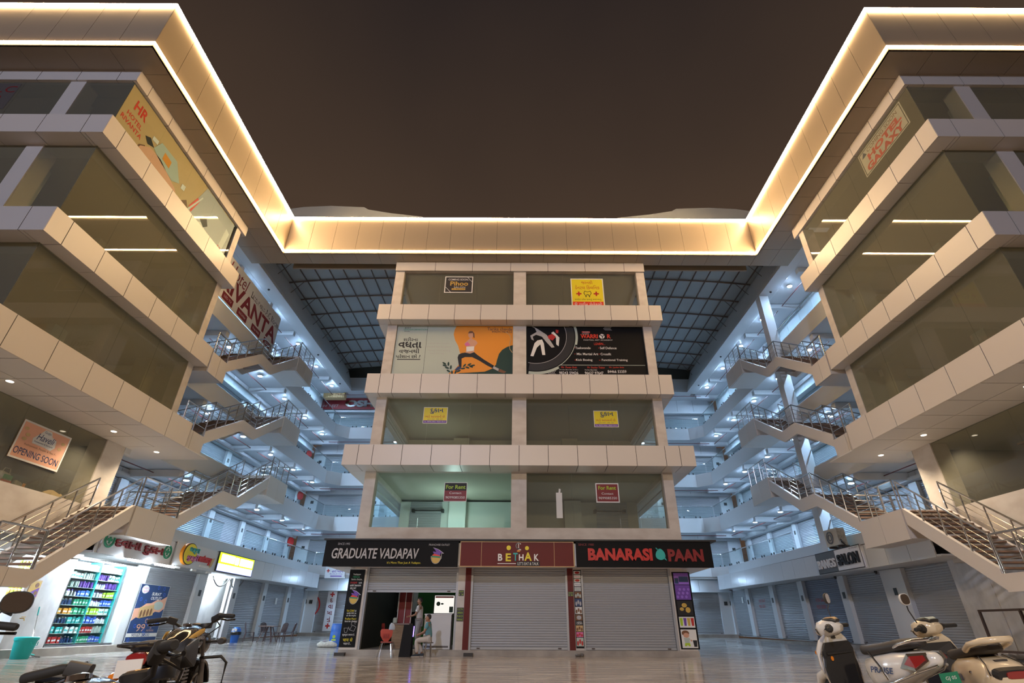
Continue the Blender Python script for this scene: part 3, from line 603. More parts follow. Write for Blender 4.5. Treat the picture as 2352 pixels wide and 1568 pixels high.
    letter(r, fr, 'ink_grey', [('- યોગ્ય જીવન અપનાવો', X(0.37), Y(0.375), 1.05, 0.10), ('જીવનશૈલી જાતે રીતે સુધારવા', X(0.37), Y(0.445), 1.25, 0.12), ('- અમારું વજન ઘટાડવું', X(0.37), Y(0.52), 1.15, 0.12), ('જાતે રીતે શરુ', X(0.36), Y(0.58), 0.7, 0.11)])
    k = MB(); k.fbox(fr, X(0.03), X(0.225), Y(0.70) - 0.02, Y(0.70) + 0.02, 0, 0.006)
    for q in (0.26, 0.505, 0.765): k.fbox(fr, X(q) - 0.006, X(q) + 0.006, 0.0, H_, 0, 0.003) if q < 0.3 else None
    k.build('underline', 'ink_black', r)
    x0, x1 = 0.36, 6.20; W_ = x1 - x0
    fr = front((x0 + x1)/2, YW + 0.10, z0); r = board('window_banner', 'black martial arts banner filling the right third-storey window', 'banner', fr, W_, H_, 'sign_black', th=0.008)
    def ringarc(m, R0, R1, cx, cy, a0, a1, c): k = MB(); n = 22; A = [math.radians(a0 + (a1 - a0)*i/n) for i in range(n + 1)]; k.poly(fr, [(cx + R1*math.cos(t), cy + R1*math.sin(t)) for t in A] + [(cx + R0*math.cos(t), cy + R0*math.sin(t)) for t in reversed(A)], c, 0.003); return k.build('ring_artwork', m, r)
    cx, cy = X(0.075), Y(0.20)
    ringarc('ink_grey', 1.54, 1.565, cx, cy, -104, 22, 0.006); ringarc('trim_black', 1.58, 1.95, cx, cy, -101, 18, 0.004); ringarc('ink_mint', 2.0, 2.12, cx, cy, -14, 16, 0.006); ringarc('ink_mint', 2.0, 2.03, cx, cy, -60, -14, 0.006); ringarc('ink_mint', 2.0, 2.14, cx, cy, -100, -58, 0.006)
    art('ink_white', [(0.09, 0.30), (0.065, 0.36), (0.03, 0.62), (0.055, 0.63), (0.085, 0.45), (0.115, 0.38), (0.13, 0.60), (0.155, 0.60), (0.145, 0.36), (0.13, 0.28)], 0.008, 'fighter_artwork')
    art('ink_grey', [(0.03, 0.20), (0.085, 0.12), (0.07, 0.04), (0.04, 0.0), (0.05, 0.0), (0.09, 0.05), (0.17, 0.18), (0.20, 0.30), (0.235, 0.44), (0.21, 0.45), (0.165, 0.33), (0.13, 0.22), (0.08, 0.18), (0.05, 0.22), (0.06, 0.30), (0.04, 0.28)], 0.010, 'fighter_artwork')
    art('ink_red', [(0.18, 0.20), (0.22, 0.16), (0.25, 0.22), (0.22, 0.30), (0.185, 0.26)], 0.012, 'guard_artwork'); art('ink_white', [(0.21, 0.14), (0.23, 0.11), (0.28, 0.24), (0.27, 0.42), (0.25, 0.38), (0.25, 0.24)], 0.008, 'fighter_artwork')
    art('ink_red', [(0.25, 0.07), (0.275, 0.08), (0.27, 0.15), (0.25, 0.14)], 0.012, 'helmet_artwork')
    letter(r, fr, 'ink_brightred', [('WARRI', X(0.535), Y(0.205), 0.86, 0.24, dict(bold=0.03)), ('R', X(0.705), Y(0.205), 0.18, 0.24, dict(bold=0.03)), ('LEARN...', X(0.62), Y(0.365), 0.55, 0.13), ('-', X(0.405), Y(0.45), 0.06, 0.02), ('-', X(0.405), Y(0.575), 0.06, 0.02), ('-', X(0.405), Y(0.70), 0.06, 0.02), ('-', X(0.61), Y(0.45), 0.06, 0.02), ('-', X(0.61), Y(0.575), 0.06, 0.02), ('-', X(0.61), Y(0.70), 0.06, 0.02),
        ('Mr. Pavan Shah', X(0.35), Y(0.845), 0.75, 0.10), ('Mr. Shankar Thakor', X(0.575), Y(0.845), 0.85, 0.10), ('Mr. Jaydev Bole', X(0.745), Y(0.845), 0.72, 0.10)])
    k = MB(); k.fbox(fr, X(0.475), X(0.545), Y(0.135), Y(0.10), 0, 0.004); o = k.build('label_band', 'ink_red', r); letter(o, fr, 'ink_white', [("WINNER'S", X(0.51), Y(0.117), 0.34, 0.07, dict(c=0.007))])
    k = MB(); k.disc(fr, X(0.645), Y(0.205), 0.135, 0.004, 0.003); o = k.build('emblem', 'ink_white', r); k = MB(); k.line(fr, [(X(0.63), Y(0.175)), (X(0.648), Y(0.205)), (X(0.668), Y(0.185))], 0.04, 0.008); k.line(fr, [(X(0.648), Y(0.205)), (X(0.648), Y(0.24))], 0.04, 0.008); k.build('kicker_artwork', 'ink_black', o)
    d = dict(bold=0.01)
    letter(r, fr, 'ink_white', [('Taekwondo', X(0.475), Y(0.45), 0.76, 0.13, d), ('Mix Martial Art', X(0.51), Y(0.575), 1.05, 0.13, d), ('Kick Boxing', X(0.48), Y(0.70), 0.80, 0.15, d), ('Self Defence', X(0.69), Y(0.45), 0.82, 0.13, d), ('Crossfit', X(0.665), Y(0.575), 0.52, 0.13, d), ('Functional Training', X(0.735), Y(0.70), 1.26, 0.15, d),
        ('MARTIAL ART ACADEMY', X(0.61), Y(0.285), 1.45, 0.06), ('ACADEMY', X(0.505), Y(0.155), 0.36, 0.05), ('98243 59426', X(0.345), Y(0.955), 0.92, 0.15, d), ('96627 97647', X(0.555), Y(0.955), 0.90, 0.15, d), ('84466 53359', X(0.745), Y(0.925), 0.90, 0.15, d), ('(7th Dan Black Belt, D.S.B. )', X(0.345), Y(0.895), 0.9, 0.06), ('7th Dan Black Belt', X(0.53), Y(0.895), 0.6, 0.06)])
    k = MB(); k.fbox(fr, X(0.27), X(0.985), Y(0.80) - 0.012, Y(0.80) + 0.012, 0, 0.005); k.build('underline', 'ink_mint', r)
    for qx, qy in ((0.665, 0.04), (0.17, 0.95)):
        k = MB()
        for q in range(5): a = X(qx) + 0.075*q; k.line(fr, [(a + 0.1, Y(qy) + 0.1), (a, Y(qy)), (a + 0.1, Y(qy) - 0.1)], 0.018, 0.004)
        k.build('chevron_artwork', 'ink_grey', r)
    # fourth storey
    fr, r = P(-3.26, 16.32, 1.50, 1.06, 'dark coming-soon salon notice in the left top-storey window', 'seat_vinyl', 'paper', ew=0.05)
    letter(r, fr, 'ink_white', [('COMING SOON...', 0.0, 0.86, 1.14, 0.12, dict(bold=0.01)), ('SALON', 0.05, 0.36, 0.6, 0.09)]); letter(r, fr, 'ink_gold', [('Pihoo', 0.02, 0.60, 0.95, 0.28, dict(bold=0.02))])
    k = MB(); k.fbox(fr, -0.36, 0.36, 0.19, 0.29, 0, 0.004); o = k.build('phone_band', 'ink_gold', r); letter(o, fr, 'ink_black', [('Mo. 98980 60138', 0.0, 0.24, 0.62, 0.05, dict(c=0.007))])
    k = MB(); k.line(fr, [(-0.68, 0.36), (-0.42, 0.06)], 0.02, 0); k.line(fr, [(0.46, 1.0), (0.7, 0.72)], 0.02, 0); k.build('corner_line', 'ink_white', r)
    fr, r = P(3.58, 15.44, 1.74, 1.84, 'yellow and red Gujarati dental clinic poster in the right top-storey window', 'ink_yellow', 'paper', ew=0.05)
    letter(r, fr, 'ink_red', [('જાનકી', 0, 1.60, 0.6, 0.22), ('ડેનટલ િકલિનક', 0, 1.28, 1.3, 0.25), ('+', -0.46, 0.86, 0.28, 0.28, dict(bold=0.04)), ('+', 0.46, 0.86, 0.28, 0.28, dict(bold=0.04))])
    k = MB(); k.line(fr, [(-0.14, 1.03), (-0.2, 0.90), (-0.12, 0.76), (-0.09, 0.65), (-0.04, 0.81), (0.04, 0.81), (0.09, 0.65), (0.12, 0.76), (0.2, 0.90), (0.14, 1.03), (0.0, 0.97), (-0.14, 1.03)], 0.025, 0.004); k.build('tooth_artwork', 'ink_black', r)
    letter(r, fr, 'ink_black', [('સચોટ દરેક દાંતનું દવાખાનું', 0, 0.50, 1.4, 0.15)])
    k = MB(); k.fbox(fr, -0.80, 0.80, 0.05, 0.36, 0, 0.004); o = k.build('footer_band', 'ink_brightred', r); letter(o, fr, 'ink_white', [('ટાઈમ ગેલેકસી', 0.12, 0.205, 1.2, 0.22, dict(c=0.007)), ('o', -0.64, 0.22, 0.13, 0.16, dict(c=0.007))])
window_posters()
# ------------------------------------------------------------------ roof canopy: fascia, soffit and two lines of warm light
ZS, ZT = 18.13, 20.56                     # soffit and top edge
AX, AYF, AYB = 12.52, 10.20, 21.19        # half-width of the court, front edge, back edge
def canopy():
    r = thing('roof_canopy', 'panelled roof canopy wrapping the court with two unbroken lines of warm light', 'canopy', (0, AYB, ZS))
    H = ZT - ZS
    def n_of(L): return max(1, round(L/1.24))
    for fr, L, nm in ((front(0, AYB, ZS), 2*AX, 'fascia'), (Fr((-AX, (AYF + AYB)/2, ZS), (0, 1, 0)), AYB - AYF, 'fascia'), (Fr((AX, (AYF + AYB)/2, ZS), (0, -1, 0)), AYB - AYF, 'fascia'),
                      (front(-AX - 7, AYF, ZS), 14, 'fascia'), (front(AX + 7, AYF, ZS), 14, 'fascia')):
        mb = MB(); panels(mb, fr, spread(-L/2, L/2, n_of(L)), [0, H], -0.06, 0.0, gap=0.014); mb.build(nm, ['canopy_panel', 'seam'], r)
    # soffit
    def sof(x0, x1, y0, y1, nx, ny):
        mb = MB()
        ex, ey = spread(x0, x1, nx), spread(y0, y1, ny)
        for a, b in zip(ex, ex[1:]):
            for c, d in zip(ey, ey[1:]): mb.box(a + 0.007, b - 0.007, c + 0.007, d - 0.007, ZS, ZS + 0.05)
        mb.box(x0 + 0.01, x1 - 0.01, y0 + 0.01, y1 - 0.01, ZS + 0.02, ZS + 0.06, 1); mb.build('soffit', ['canopy_panel', 'seam'], r)
    sof(-AX, AX, AYB + 0.02, 22.1, 20, 1)
    for s in (-1, 1):
        sof(min(s*AX, s*14.6), max(s*AX, s*14.6), 19.3, 22.1, 2, 2); sof(min(s*AX, s*13.62), max(s*AX, s*13.62), AYF + 1.05, 19.3, 1, 7)
        sof(min(s*AX, s*26.5), max(s*AX, s*26.5), AYF + 0.02, AYF + 1.05, 9, 1)
    mb = MB(); mb.box(-AX, AX, AYB + 0.06, 22.6, ZT - 0.1, ZT - 0.02); mb.box(-26, -AX - 0.06, AYF + 0.06, 22.6, ZT - 0.1, ZT - 0.02); mb.box(AX + 0.06, 26, AYF + 0.06, 22.6, ZT - 0.1, ZT - 0.02); mb.build('canopy_top', 'canopy_panel', r)
    mb = MB(); mb.box(-AX, AX, 22.5, 22.6, ZS, ZT - 0.1); mb.build('back_board', 'canopy_panel', r)
    # the strips run along the top and the bottom edge of the fascia: a slim profile with a glowing face
    P_ = [(-26, AYF), (-AX, AYF), (-AX, AYB), (AX, AYB), (AX, AYF), (26, AYF)]; D_ = [(0, -1), (1, -1), (1, -1), (-1, -1), (-1, -1), (0, -1)]
    for z, nm, t, dp in ((ZT - 0.03, 'upper_light_strip', 0.050, 0.08), (ZS + 0.135, 'lower_light_strip', 0.042, 0.045)):
        mb = MB(); at = lambda q, zz: [(x + dx*q, y + dy*q, zz) for (x, y), (dx, dy) in zip(P_, D_)]
        a0, a1, b0, b1 = at(0.004, z - t), at(dp, z - t), at(0.004, z + t), at(dp, z + t)
        for i in range(5):
            mb.add([a1[i], a1[i+1], b1[i+1], b1[i]], [(0, 1, 2, 3)], 0)
            mb.add([a0[i], a0[i+1], a1[i+1], a1[i]], [(0, 1, 2, 3)], 1); mb.add([b0[i], b0[i+1], b1[i+1], b1[i]], [(0, 1, 2, 3)], 1)
        mb.build(nm, ['led_warm', 'led_side'], r)
canopy()

# ------------------------------------------------------------------ atrium roofs between the central block and the wings
def atrium(s):
    nm = 'left' if s < 0 else 'right'
    r = thing('atrium_roof', 'dark curved sheet roof on a steel grid, %s of the central block' % nm, 'roof', (s*10.7, 30, 20.2), group='atrium roofs')
    def zr(x): return 20.72 - 0.40*((abs(x) - 8.2)/6.8)**2
    xs = spread(6.5, 15.3, 12)
    mb = MB(); up = [(s*x, 22.3, zr(x) + 0.10) for x in xs]; dn = [(s*x, 22.3, zr(x) + 0.06) for x in reversed(xs)]
    mb.prism(up + dn, (0, 17.9, 0.2)); mb.build('roof_sheet', 'roof_sheet', r, smooth=30)
    for i in range(9):
        y = 22.95 + 2.0*i; mb = MB(); dz = (y - 22.3)*0.2/17.9
        mb.sweep([(s*x, y, zr(x) - 0.02 + dz) for x in xs], (0.035, 0.06), 4); mb.build('rib', 'roof_steel', r)
        mb = MB(); mb.tube([(s*14.9, y, 19.3), (s*14.0, y, zr(14) - 0.05 + dz)], 0.018, 6); mb.build('truss_strut', 'roof_steel', r)
    for x in spread(6.9, 14.7, 9):
        mb = MB(); mb.hexa([(s*x - 0.02, 22.4, zr(x) - 0.02), (s*x + 0.02, 22.4, zr(x) - 0.02), (s*x + 0.02, 40.1, zr(x) + 0.18), (s*x - 0.02, 40.1, zr(x) + 0.18), (s*x - 0.02, 22.4, zr(x) + 0.06), (s*x + 0.02, 22.4, zr(x) + 0.06), (s*x + 0.02, 40.1, zr(x) + 0.26), (s*x - 0.02, 40.1, zr(x) + 0.26)]); mb.build('purlin', 'roof_steel', r)
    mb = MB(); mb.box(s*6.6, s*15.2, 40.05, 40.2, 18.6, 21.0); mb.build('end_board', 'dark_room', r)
    mb = MB()
    for i in range(34): x = 7.0 + 0.11*i; mb.box(s*x, s*(x + 0.05), 39.75, 39.95, 19.9, 20.75)
    mb.build('louvre_slat', 'roof_steel', r)
    # the outer crown that shows above the canopy edge
    c = thing('curved_roof', 'faint curved roof crown rising behind the canopy edge, %s of centre' % nm, 'roof', (s*11.5, 24, 23), group='roof crowns')
    mb = MB(); hi = [(s*x, 24.0, z) for x, z in ((15.6, 23.75), (13.7, 24.12), (12.0, 24.22), (9.9, 24.12), (9.6, 23.92), (8.1, 23.62), (6.2, 23.35), (5.0, 22.9))]
    mb.prism(hi + [(s*5.0, 24.0, 20.9), (s*15.6, 24.0, 20.9)], (0, 13, 0)); mb.build('crown_sheet', 'roof_sheet', c)
atrium(-1); atrium(1)

# ------------------------------------------------------------------ the two corner blocks with glass fronts
BW, BF, BE = 13.57, 11.20, 19.0            # court-side glass plane, street-side plane, far end
def corner_block(s):
    nm = 'left' if s < 0 else 'right'
    r = thing('corner_block', '%s corner block of dark glass storeys between wide pale cladding bands' % nm, 'building', (s*17, 15, 0))
    fs_ = side(s, s*BW, 0, 0)
    def ab(y): return y*(-s)                  # frame coordinate of a world y on the court side
    storeys = [(7.70, 10.40), (11.20, 14.38), (15.16, 17.62)]
    # cladding bands: (bottom, top, court-side projection, street-side projection, far end)
    for z0, z1, pr, ye in ((6.80, 7.72, 1.02, 18.66), (10.38, 11.24, 0.52, 19.12), (14.37, 15.20, 0.52, 19.14), (17.60, 18.13, 0.10, 19.28)):
        mb = MB(); h = z1 - z0; xo, yo = BW - pr, BF - pr
        fr = Fr((s*xo, 0, z0), (0, -s, 0)); ys = [yo, yo + 0.62] + spread(yo + 0.62, ye, 6)[1:]
        panels(mb, fr, sorted(ab(y) for y in ys), [0, h], -0.04, 0.0)
        ff = front(0, yo, z0); xe = [xo, xo + 0.7] + [xo + 0.7 + 1.4*i for i in range(1, 8)]
        panels(mb, ff, sorted(s*x for x in xe), [0, h], -0.04, 0.0)
        # underside and top of the band
        fu = Fr((0, 0, z0), (1, 0, 0), (0, 1, 0))
        for y0, y1 in (zip(ys, ys[1:]) if z0 > 7 else ()): mb.fbox(fu, min(s*(xo + 0.042), s*(BW + 0.05)), max(s*(xo + 0.042), s*(BW + 0.05)), y0 + (0.031 if y0 == yo else 0) + 0.011, y1 - 0.011, 0, 0.03)
        for x0, x1 in zip(xe, xe[1:]): 
            if x1 > BW + 0.06: xx = max(x0, (BW if z0 > 7 else 14.95) + 0.06); mb.fbox(fu, min(s*xx, s*x1) + 0.011, max(s*xx, s*x1) - 0.011, yo + 0.042, BF + 0.03, 0, 0.03)
        mb.box(s*(xo + 0.05), s*24, yo + 0.05, BF + 0.06, z0 + 0.032, z1 - 0.03, 1); mb.box(s*(xo + 0.05), s*(BW + 0.1), BF, ye - 0.02, z0 + 0.032, z1 - 0.03, 1)
        mb.box(s*xo, s*(BW + 0.1), ye - 0.03, ye, z0, z1, 0); mb.box(s*(xo + 0.02), s*(BW + 0.1), yo + 0.02, ye - 0.03, z1 - 0.03, z1 - 0.005, 0)
        mb.build('cladding_band', ['cladding', 'seam'], r)
    for i, (z0, z1) in enumerate(storeys):
        k = MB(); e = spread(BF, 18.62, 4)
        for a, b in zip(e, e[1:]): k.box(s*BW, s*(BW + 0.015), a + 0.004, b - 0.004, z0, z1)
        k.build('court_pane', 'film_glass' if i < 2 else ('clear_glass' if s < 0 else 'window_glass'), r)
        k = MB(); e = [BW + 0.0, 15.25, 17.4, 19.6, 22, 24.4]
        for a, b in zip(e, e[1:]): k.box(s*(a + 0.004), s*(b - 0.004), BF, BF + 0.015, z0, z1)
        k.build('street_pane', 'film_glass', r)
        for x in (15.52, 19.9):
            k = MB(); k.box(s*(x - 0.27), s*(x + 0.27), BF - 0.03, BF + 0.5, z0 - 0.02, z1 + 0.02); k.build('street_column', 'cladding', r)
        k = MB(); k.box(s*(BW - 0.02), s*(BW + 0.5), 18.62, BE - 0.02, z0, z1); k.build('end_column', 'plaster', r)
        k = MB(); k.box(s*(BW + 0.3), s*24, 18.9, 19.0, z0 - 0.4, z1 + 0.1); k.build('end_wall', 'room_wall', r)
        # what shows through the glass: back wall, columns, a cross wall
        k = MB(); k.box(s*20.6, s*20.8, BF + 0.3, 18.9, z0 - 0.4, z1 + 0.1); k.build('room_wall', 'room_wall', r)
        k = MB(); k.box(s*16.6, s*17.2, 15.6, 16.2, z0 - 0.4, z1 + 0.1); k.build('room_column', 'room_pale', r)
        k = MB(); k.box(s*14.9, s*15.5, 18.3, 18.9, z0 - 0.4, z1 + 0.1); k.build('room_column', 'room_wall', r)
        k = MB(); k.box(s*15.9, s*16.5, 11.7, 12.3, z0 - 0.4, z1 + 0.1); k.build('room_column', 'room_pale', r)
    for z in (7.32, 10.86, 14.82, 18.5):
        k = MB(); k.box(s*(BW + 0.1), s*24, BF + 0.05, 18.9, z - 0.5, z); k.build('floor_slab', 'room_wall', r)
    # first storey set back under the lowest band: soffit, restaurant window, end pier, wall below
    mb = MB(); fu = Fr((0, 0, 6.80), (1, 0, 0), (0, 1, 0))
    for x0, x1 in ((12.58, 13.72), (13.72, 14.95)):
        e = spread(10.2, 18.66, 7)
        for a, b in zip(e, e[1:]): mb.fbox(fu, min(s*x0, s*x1) + 0.008, max(s*x0, s*x1) - 0.014, a + 0.014, b - 0.014, 0.0, 0.03)
    mb.box(s*12.6, s*15.0, 10.2, 18.62, 6.812, 6.828, 1)
    mb.box(s*12.6, s*15.6, 18.66, 20.35, 6.80, 6.83, 0); mb.build('soffit', ['soffit_white', 'seam'], r)
    k = MB(); e = spread(11.2, 17.82, 4)
    for a, b in zip(e, e[1:]): k.box(s*14.9, s*14.915, a + 0.004, b - 0.004, 4.56, 6.80)
    k.build('restaurant_pane', 'window_glass', r)
    k = MB(); k.box(s*14.86, s*15.5, 17.82, 18.78, 2.9, 6.80); k.build('end_pier', 'plaster', r)
    k = MB(); k.box(s*14.9, s*15.2, 10.6, 17.82, 3.3, 4.56); k.build('sill_wall', 'plaster', r)
    k = MB(); k.box(s*15.25, s*15.6, 17.45 if s < 0 else 10.6, 19.05, 0.0, 3.4); k.build('ground_wall', 'marble_wall', r)
    if s < 0: k = MB(); k.box(-15.6, -15.25, 10.6, 13.2, 0.0, 3.4); k.box(-15.6, -15.25, 13.2, 17.45, 2.9, 3.4); k.box(-18.6, -18.5, 10.6, 19.0, 0, 3.4); k.box(-18.5, -15.6, 17.6, 17.7, 0, 3.4); k.build('corner_shop_wall', 'marble_wall', r)
    k = MB(); k.box(s*14.95, s*20, 10.6, 18.7, 4.3, 4.42); k.build('floor_slab', 'room_wall', r)
    k = MB(); k.box(s*19.6, s*19.8, 10.6, 18.7, 4.4, 6.8); k.build('room_wall', 'room_wall', r)
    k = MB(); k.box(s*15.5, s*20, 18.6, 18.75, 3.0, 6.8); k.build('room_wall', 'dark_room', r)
    k = MB(); k.box(s*14.7, s*15.4, 10.2, 41, 0, 0.31 ); k.build('plinth', 'kerb_stone', r)
    return r
BL = corner_block(-1); BR = corner_block(1)
for s, nm in ((-1, 'left'), (1, 'right')):
    for y, where in ((12.78, 'nearest the street'), (16.9, 'in the middle of the soffit'), (19.28, 'beside the stair landing')):
        t = thing('downlight', 'round warm downlight in the %s soffit, %s' % (nm, where), 'light', (s*14.02, y, 6.80), group='soffit downlights')
        k = MB(); k.lathe([(0.10, -0.012), (0.10, 0.0)], (s*14.02, y, 6.80), 20); k.build('rim', 'lens_housing', t)
        k = MB(); k.lathe([(0.085, -0.018), (0.085, -0.010)], (s*14.02, y, 6.80), 20); k.build('lens', 'lamp_warm', t)
        lamp('downlight_beam', 'SPOT', (s*14.02, y, 6.74), 330, (1.0, 0.80, 0.56), (s*14.02, y, 0), spot_size=2.2, spot_blend=0.8, shadow_soft_size=0.08)

# posters in the corner blocks
def block_posters():
    # left, top storey: hotel picture banner along the whole glass
    L = 18.45 - 11.25; H = 2.38
    fr = Fr((-BW - 0.035, (11.25 + 18.45)/2, 15.20), (0, 1, 0)); r = board('window_banner', 'long hotel banner with bedroom pictures along the top storey of the left block', 'banner', fr, L, H, 'ink_tan', th=0.008)
    def art(m, pts, c=0.004, nm='shape_artwork'): k = MB(); k.poly(fr, [(-L/2 + a*L, b*H) for a, b in pts], c, 0.004); return k.build(nm, m, r)
    art('ink_peach', [(0, 0.12), (0, 0), (0.16, 0), (0.10, 0.10)], nm='wall_artwork')
    art('ink_brown', [(0.14, 0), (0.16, 0.30), (0.19, 0.38), (0.23, 0.26), (0.48, 0.10), (0.50, 0)], nm='bed_base_artwork')
    art('ink_peach', [(0.15, 0.12), (0.17, 0.30), (0.22, 0.44), (0.30, 0.46), (0.46, 0.30), (0.50, 0.16), (0.46, 0.06), (0.40, 0.16), (0.20, 0.18)], 0.006, nm='bed_artwork')
    art('ink_mint', [(0.24, 0.50), (0.27, 0.72), (0.40, 0.74), (0.47, 0.46), (0.42, 0.36), (0.28, 0.44)], 0.006, nm='headboard_artwork')
    art('ink_orange', [(0.31, 0.50), (0.31, 0.64), (0.37, 0.62), (0.37, 0.48)], 0.010, nm='cushion_artwork')
    art('ink_black', [(0.17, 0.52), (0.20, 0.58), (0.24, 0.50), (0.20, 0.44)], 0.010, nm='lamp_artwork'); art('paper', [(0.21, 0.66), (0.25, 0.68), (0.25, 0.60), (0.21, 0.58)], 0.010, nm='lamp_artwork'); art('paper', [(0.49, 0.52), (0.52, 0.54), (0.52, 0.44), (0.49, 0.42)], 0.010, nm='lamp_artwork')
    art('ink_brightred', [(0.59, 0.32), (0.63, 0.62), (0.655, 0.60), (0.62, 0.26)], 0.006, nm='curtain_artwork'); art('ink_brown', [(0.47, 0.08), (0.56, 0.36), (0.62, 0.14), (0.58, 0.0), (0.48, 0)], 0.006, nm='table_artwork')
    art('paper', [(0.55, 0), (0.66, 0.72), (0.67, 0.72), (0.565, 0)], 0.008, nm='divider_artwork')
    art('ink_grey', [(0.567, 0), (0.672, 0.98), (1, 0.98), (1, 0)], 0.004, nm='room_artwork'); art('paper', [(0.62, 0.10), (0.72, 0.30), (0.82, 0.22), (0.84, 0.10), (0.70, 0.04)], 0.008, nm='bed_artwork'); art('ink_black', [(0.70, 0.34), (0.75, 0.48), (0.78, 0.36), (0.75, 0.26)], 0.010, nm='chair_artwork')
    art('paper', [(0.92, 0.30), (0.94, 0.74), (0.98, 0.70), (0.96, 0.26)], 0.008, nm='window_artwork')
    letter(r, fr, 'ink_brightred', [('HR', -L/2 + 0.095*L, 0.76*H, 0.62, 0.46, dict(bold=0.03)), ('HOTEL', -L/2 + 0.085*L, 0.53*H, 0.74, 0.20, dict(bold=0.02)), ('RIVANTA', -L/2 + 0.085*L, 0.40*H, 1.02, 0.20, dict(bold=0.02)), ('HR', -L/2 + 0.945*L, 0.22*H, 0.42, 0.32, dict(bold=0.02, c=0.010)), ('HOTEL', -L/2 + 0.94*L, 0.07*H, 0.5, 0.13, dict(c=0.010))])
    # left, street side: reversed lettering of a hoarding behind the glass
    fr = front(-18.35, BF - 0.006, 16.15); r = board('window_poster', 'grey notice with dark red letters at the street corner of the left top storey', 'poster', fr, 1.7, 1.36, 'bike_grey', th=0.006)
    letter(r, fr, 'ink_darkred', [('A.C', 0.34, 1.04, 0.92, 0.34), ('BAR', 0.1, 0.52, 0.9, 0.36)])
    # right, top storey: coming soon hotel sign
    fr = Fr((BW + 0.035, 12.95, 16.36), (0, -1, 0)); r = board('window_poster', 'white coming-soon hotel sign with red letters in the right top storey', 'poster', fr, 2.52, 1.14, 'paper', th=0.01)
    k = MB(); k.line(fr, [(-1.2, 0.06), (1.2, 0.06), (1.2, 1.08), (-1.2, 1.08), (-1.2, 0.06)], 0.03); k.build('frame_line', 'ink_black', r)
    letter(r, fr, 'ink_brown', [('COMING SOON', 0.12, 0.92, 1.75, 0.17)]); letter(r, fr, 'ink_brightred', [('HOTEL', 0.12, 0.62, 1.9, 0.30, dict(bold=0.05)), ('GALAXY', 0.0, 0.25, 2.1, 0.32, dict(bold=0.05))])
    k = MB(); k.poly(fr, [(-1.1, 0.82), (-0.96, 1.04), (-0.82, 0.82)], 0.004); k.build('emblem', 'ink_navy', r)
    # left, first storey: restaurant banner
    fr = Fr((-14.87, 15.45, 5.23), (0, 1, 0)); r = board('window_banner', 'peach restaurant opening-soon banner in the first-storey window of the left block', 'banner', fr, 1.82, 1.13, 'ink_peach', th=0.01, edge='paper', ew=0.05)
    letter(r, fr, 'ink_navy', [('OPENING SOON', -0.02, 0.24, 1.62, 0.20, dict(bold=0.005))])
    k = MB(); k.poly(fr, [(-0.36, 0.56), (-0.40, 0.70), (-0.20, 0.92), (-0.1, 1.06), (0.14, 1.06), (0.22, 0.92), (0.42, 0.86), (0.46, 0.64), (0.34, 0.52), (0.1, 0.55)]); o = k.build('badge', 'paper', r)
    letter(o, fr, 'ink_navy', [('Gujju', 0.02, 0.98, 0.24, 0.09, dict(c=0.008)), ('Haveli', 0.04, 0.80, 0.66, 0.20, dict(c=0.008, shear=0.3)), ('Restaurant & Banquet', 0.03, 0.63, 0.7, 0.06, dict(c=0.008))])
    letter(r, fr, 'ink_brown', [('Kathiyawadi, Punjabi & Fast F..', 0.02, 0.46, 1.2, 0.07)])
    k = MB()
    for a, b in ((-0.72, 0.9), (-0.6, 0.74), (-0.66, 0.6), (0.64, 0.66), (0.7, 0.84)): k.disc(fr, a, b, 0.08, 0.003, 0.002, ry=0.05)
    k.build('leaf_artwork', 'ink_tan', r)
block_posters()
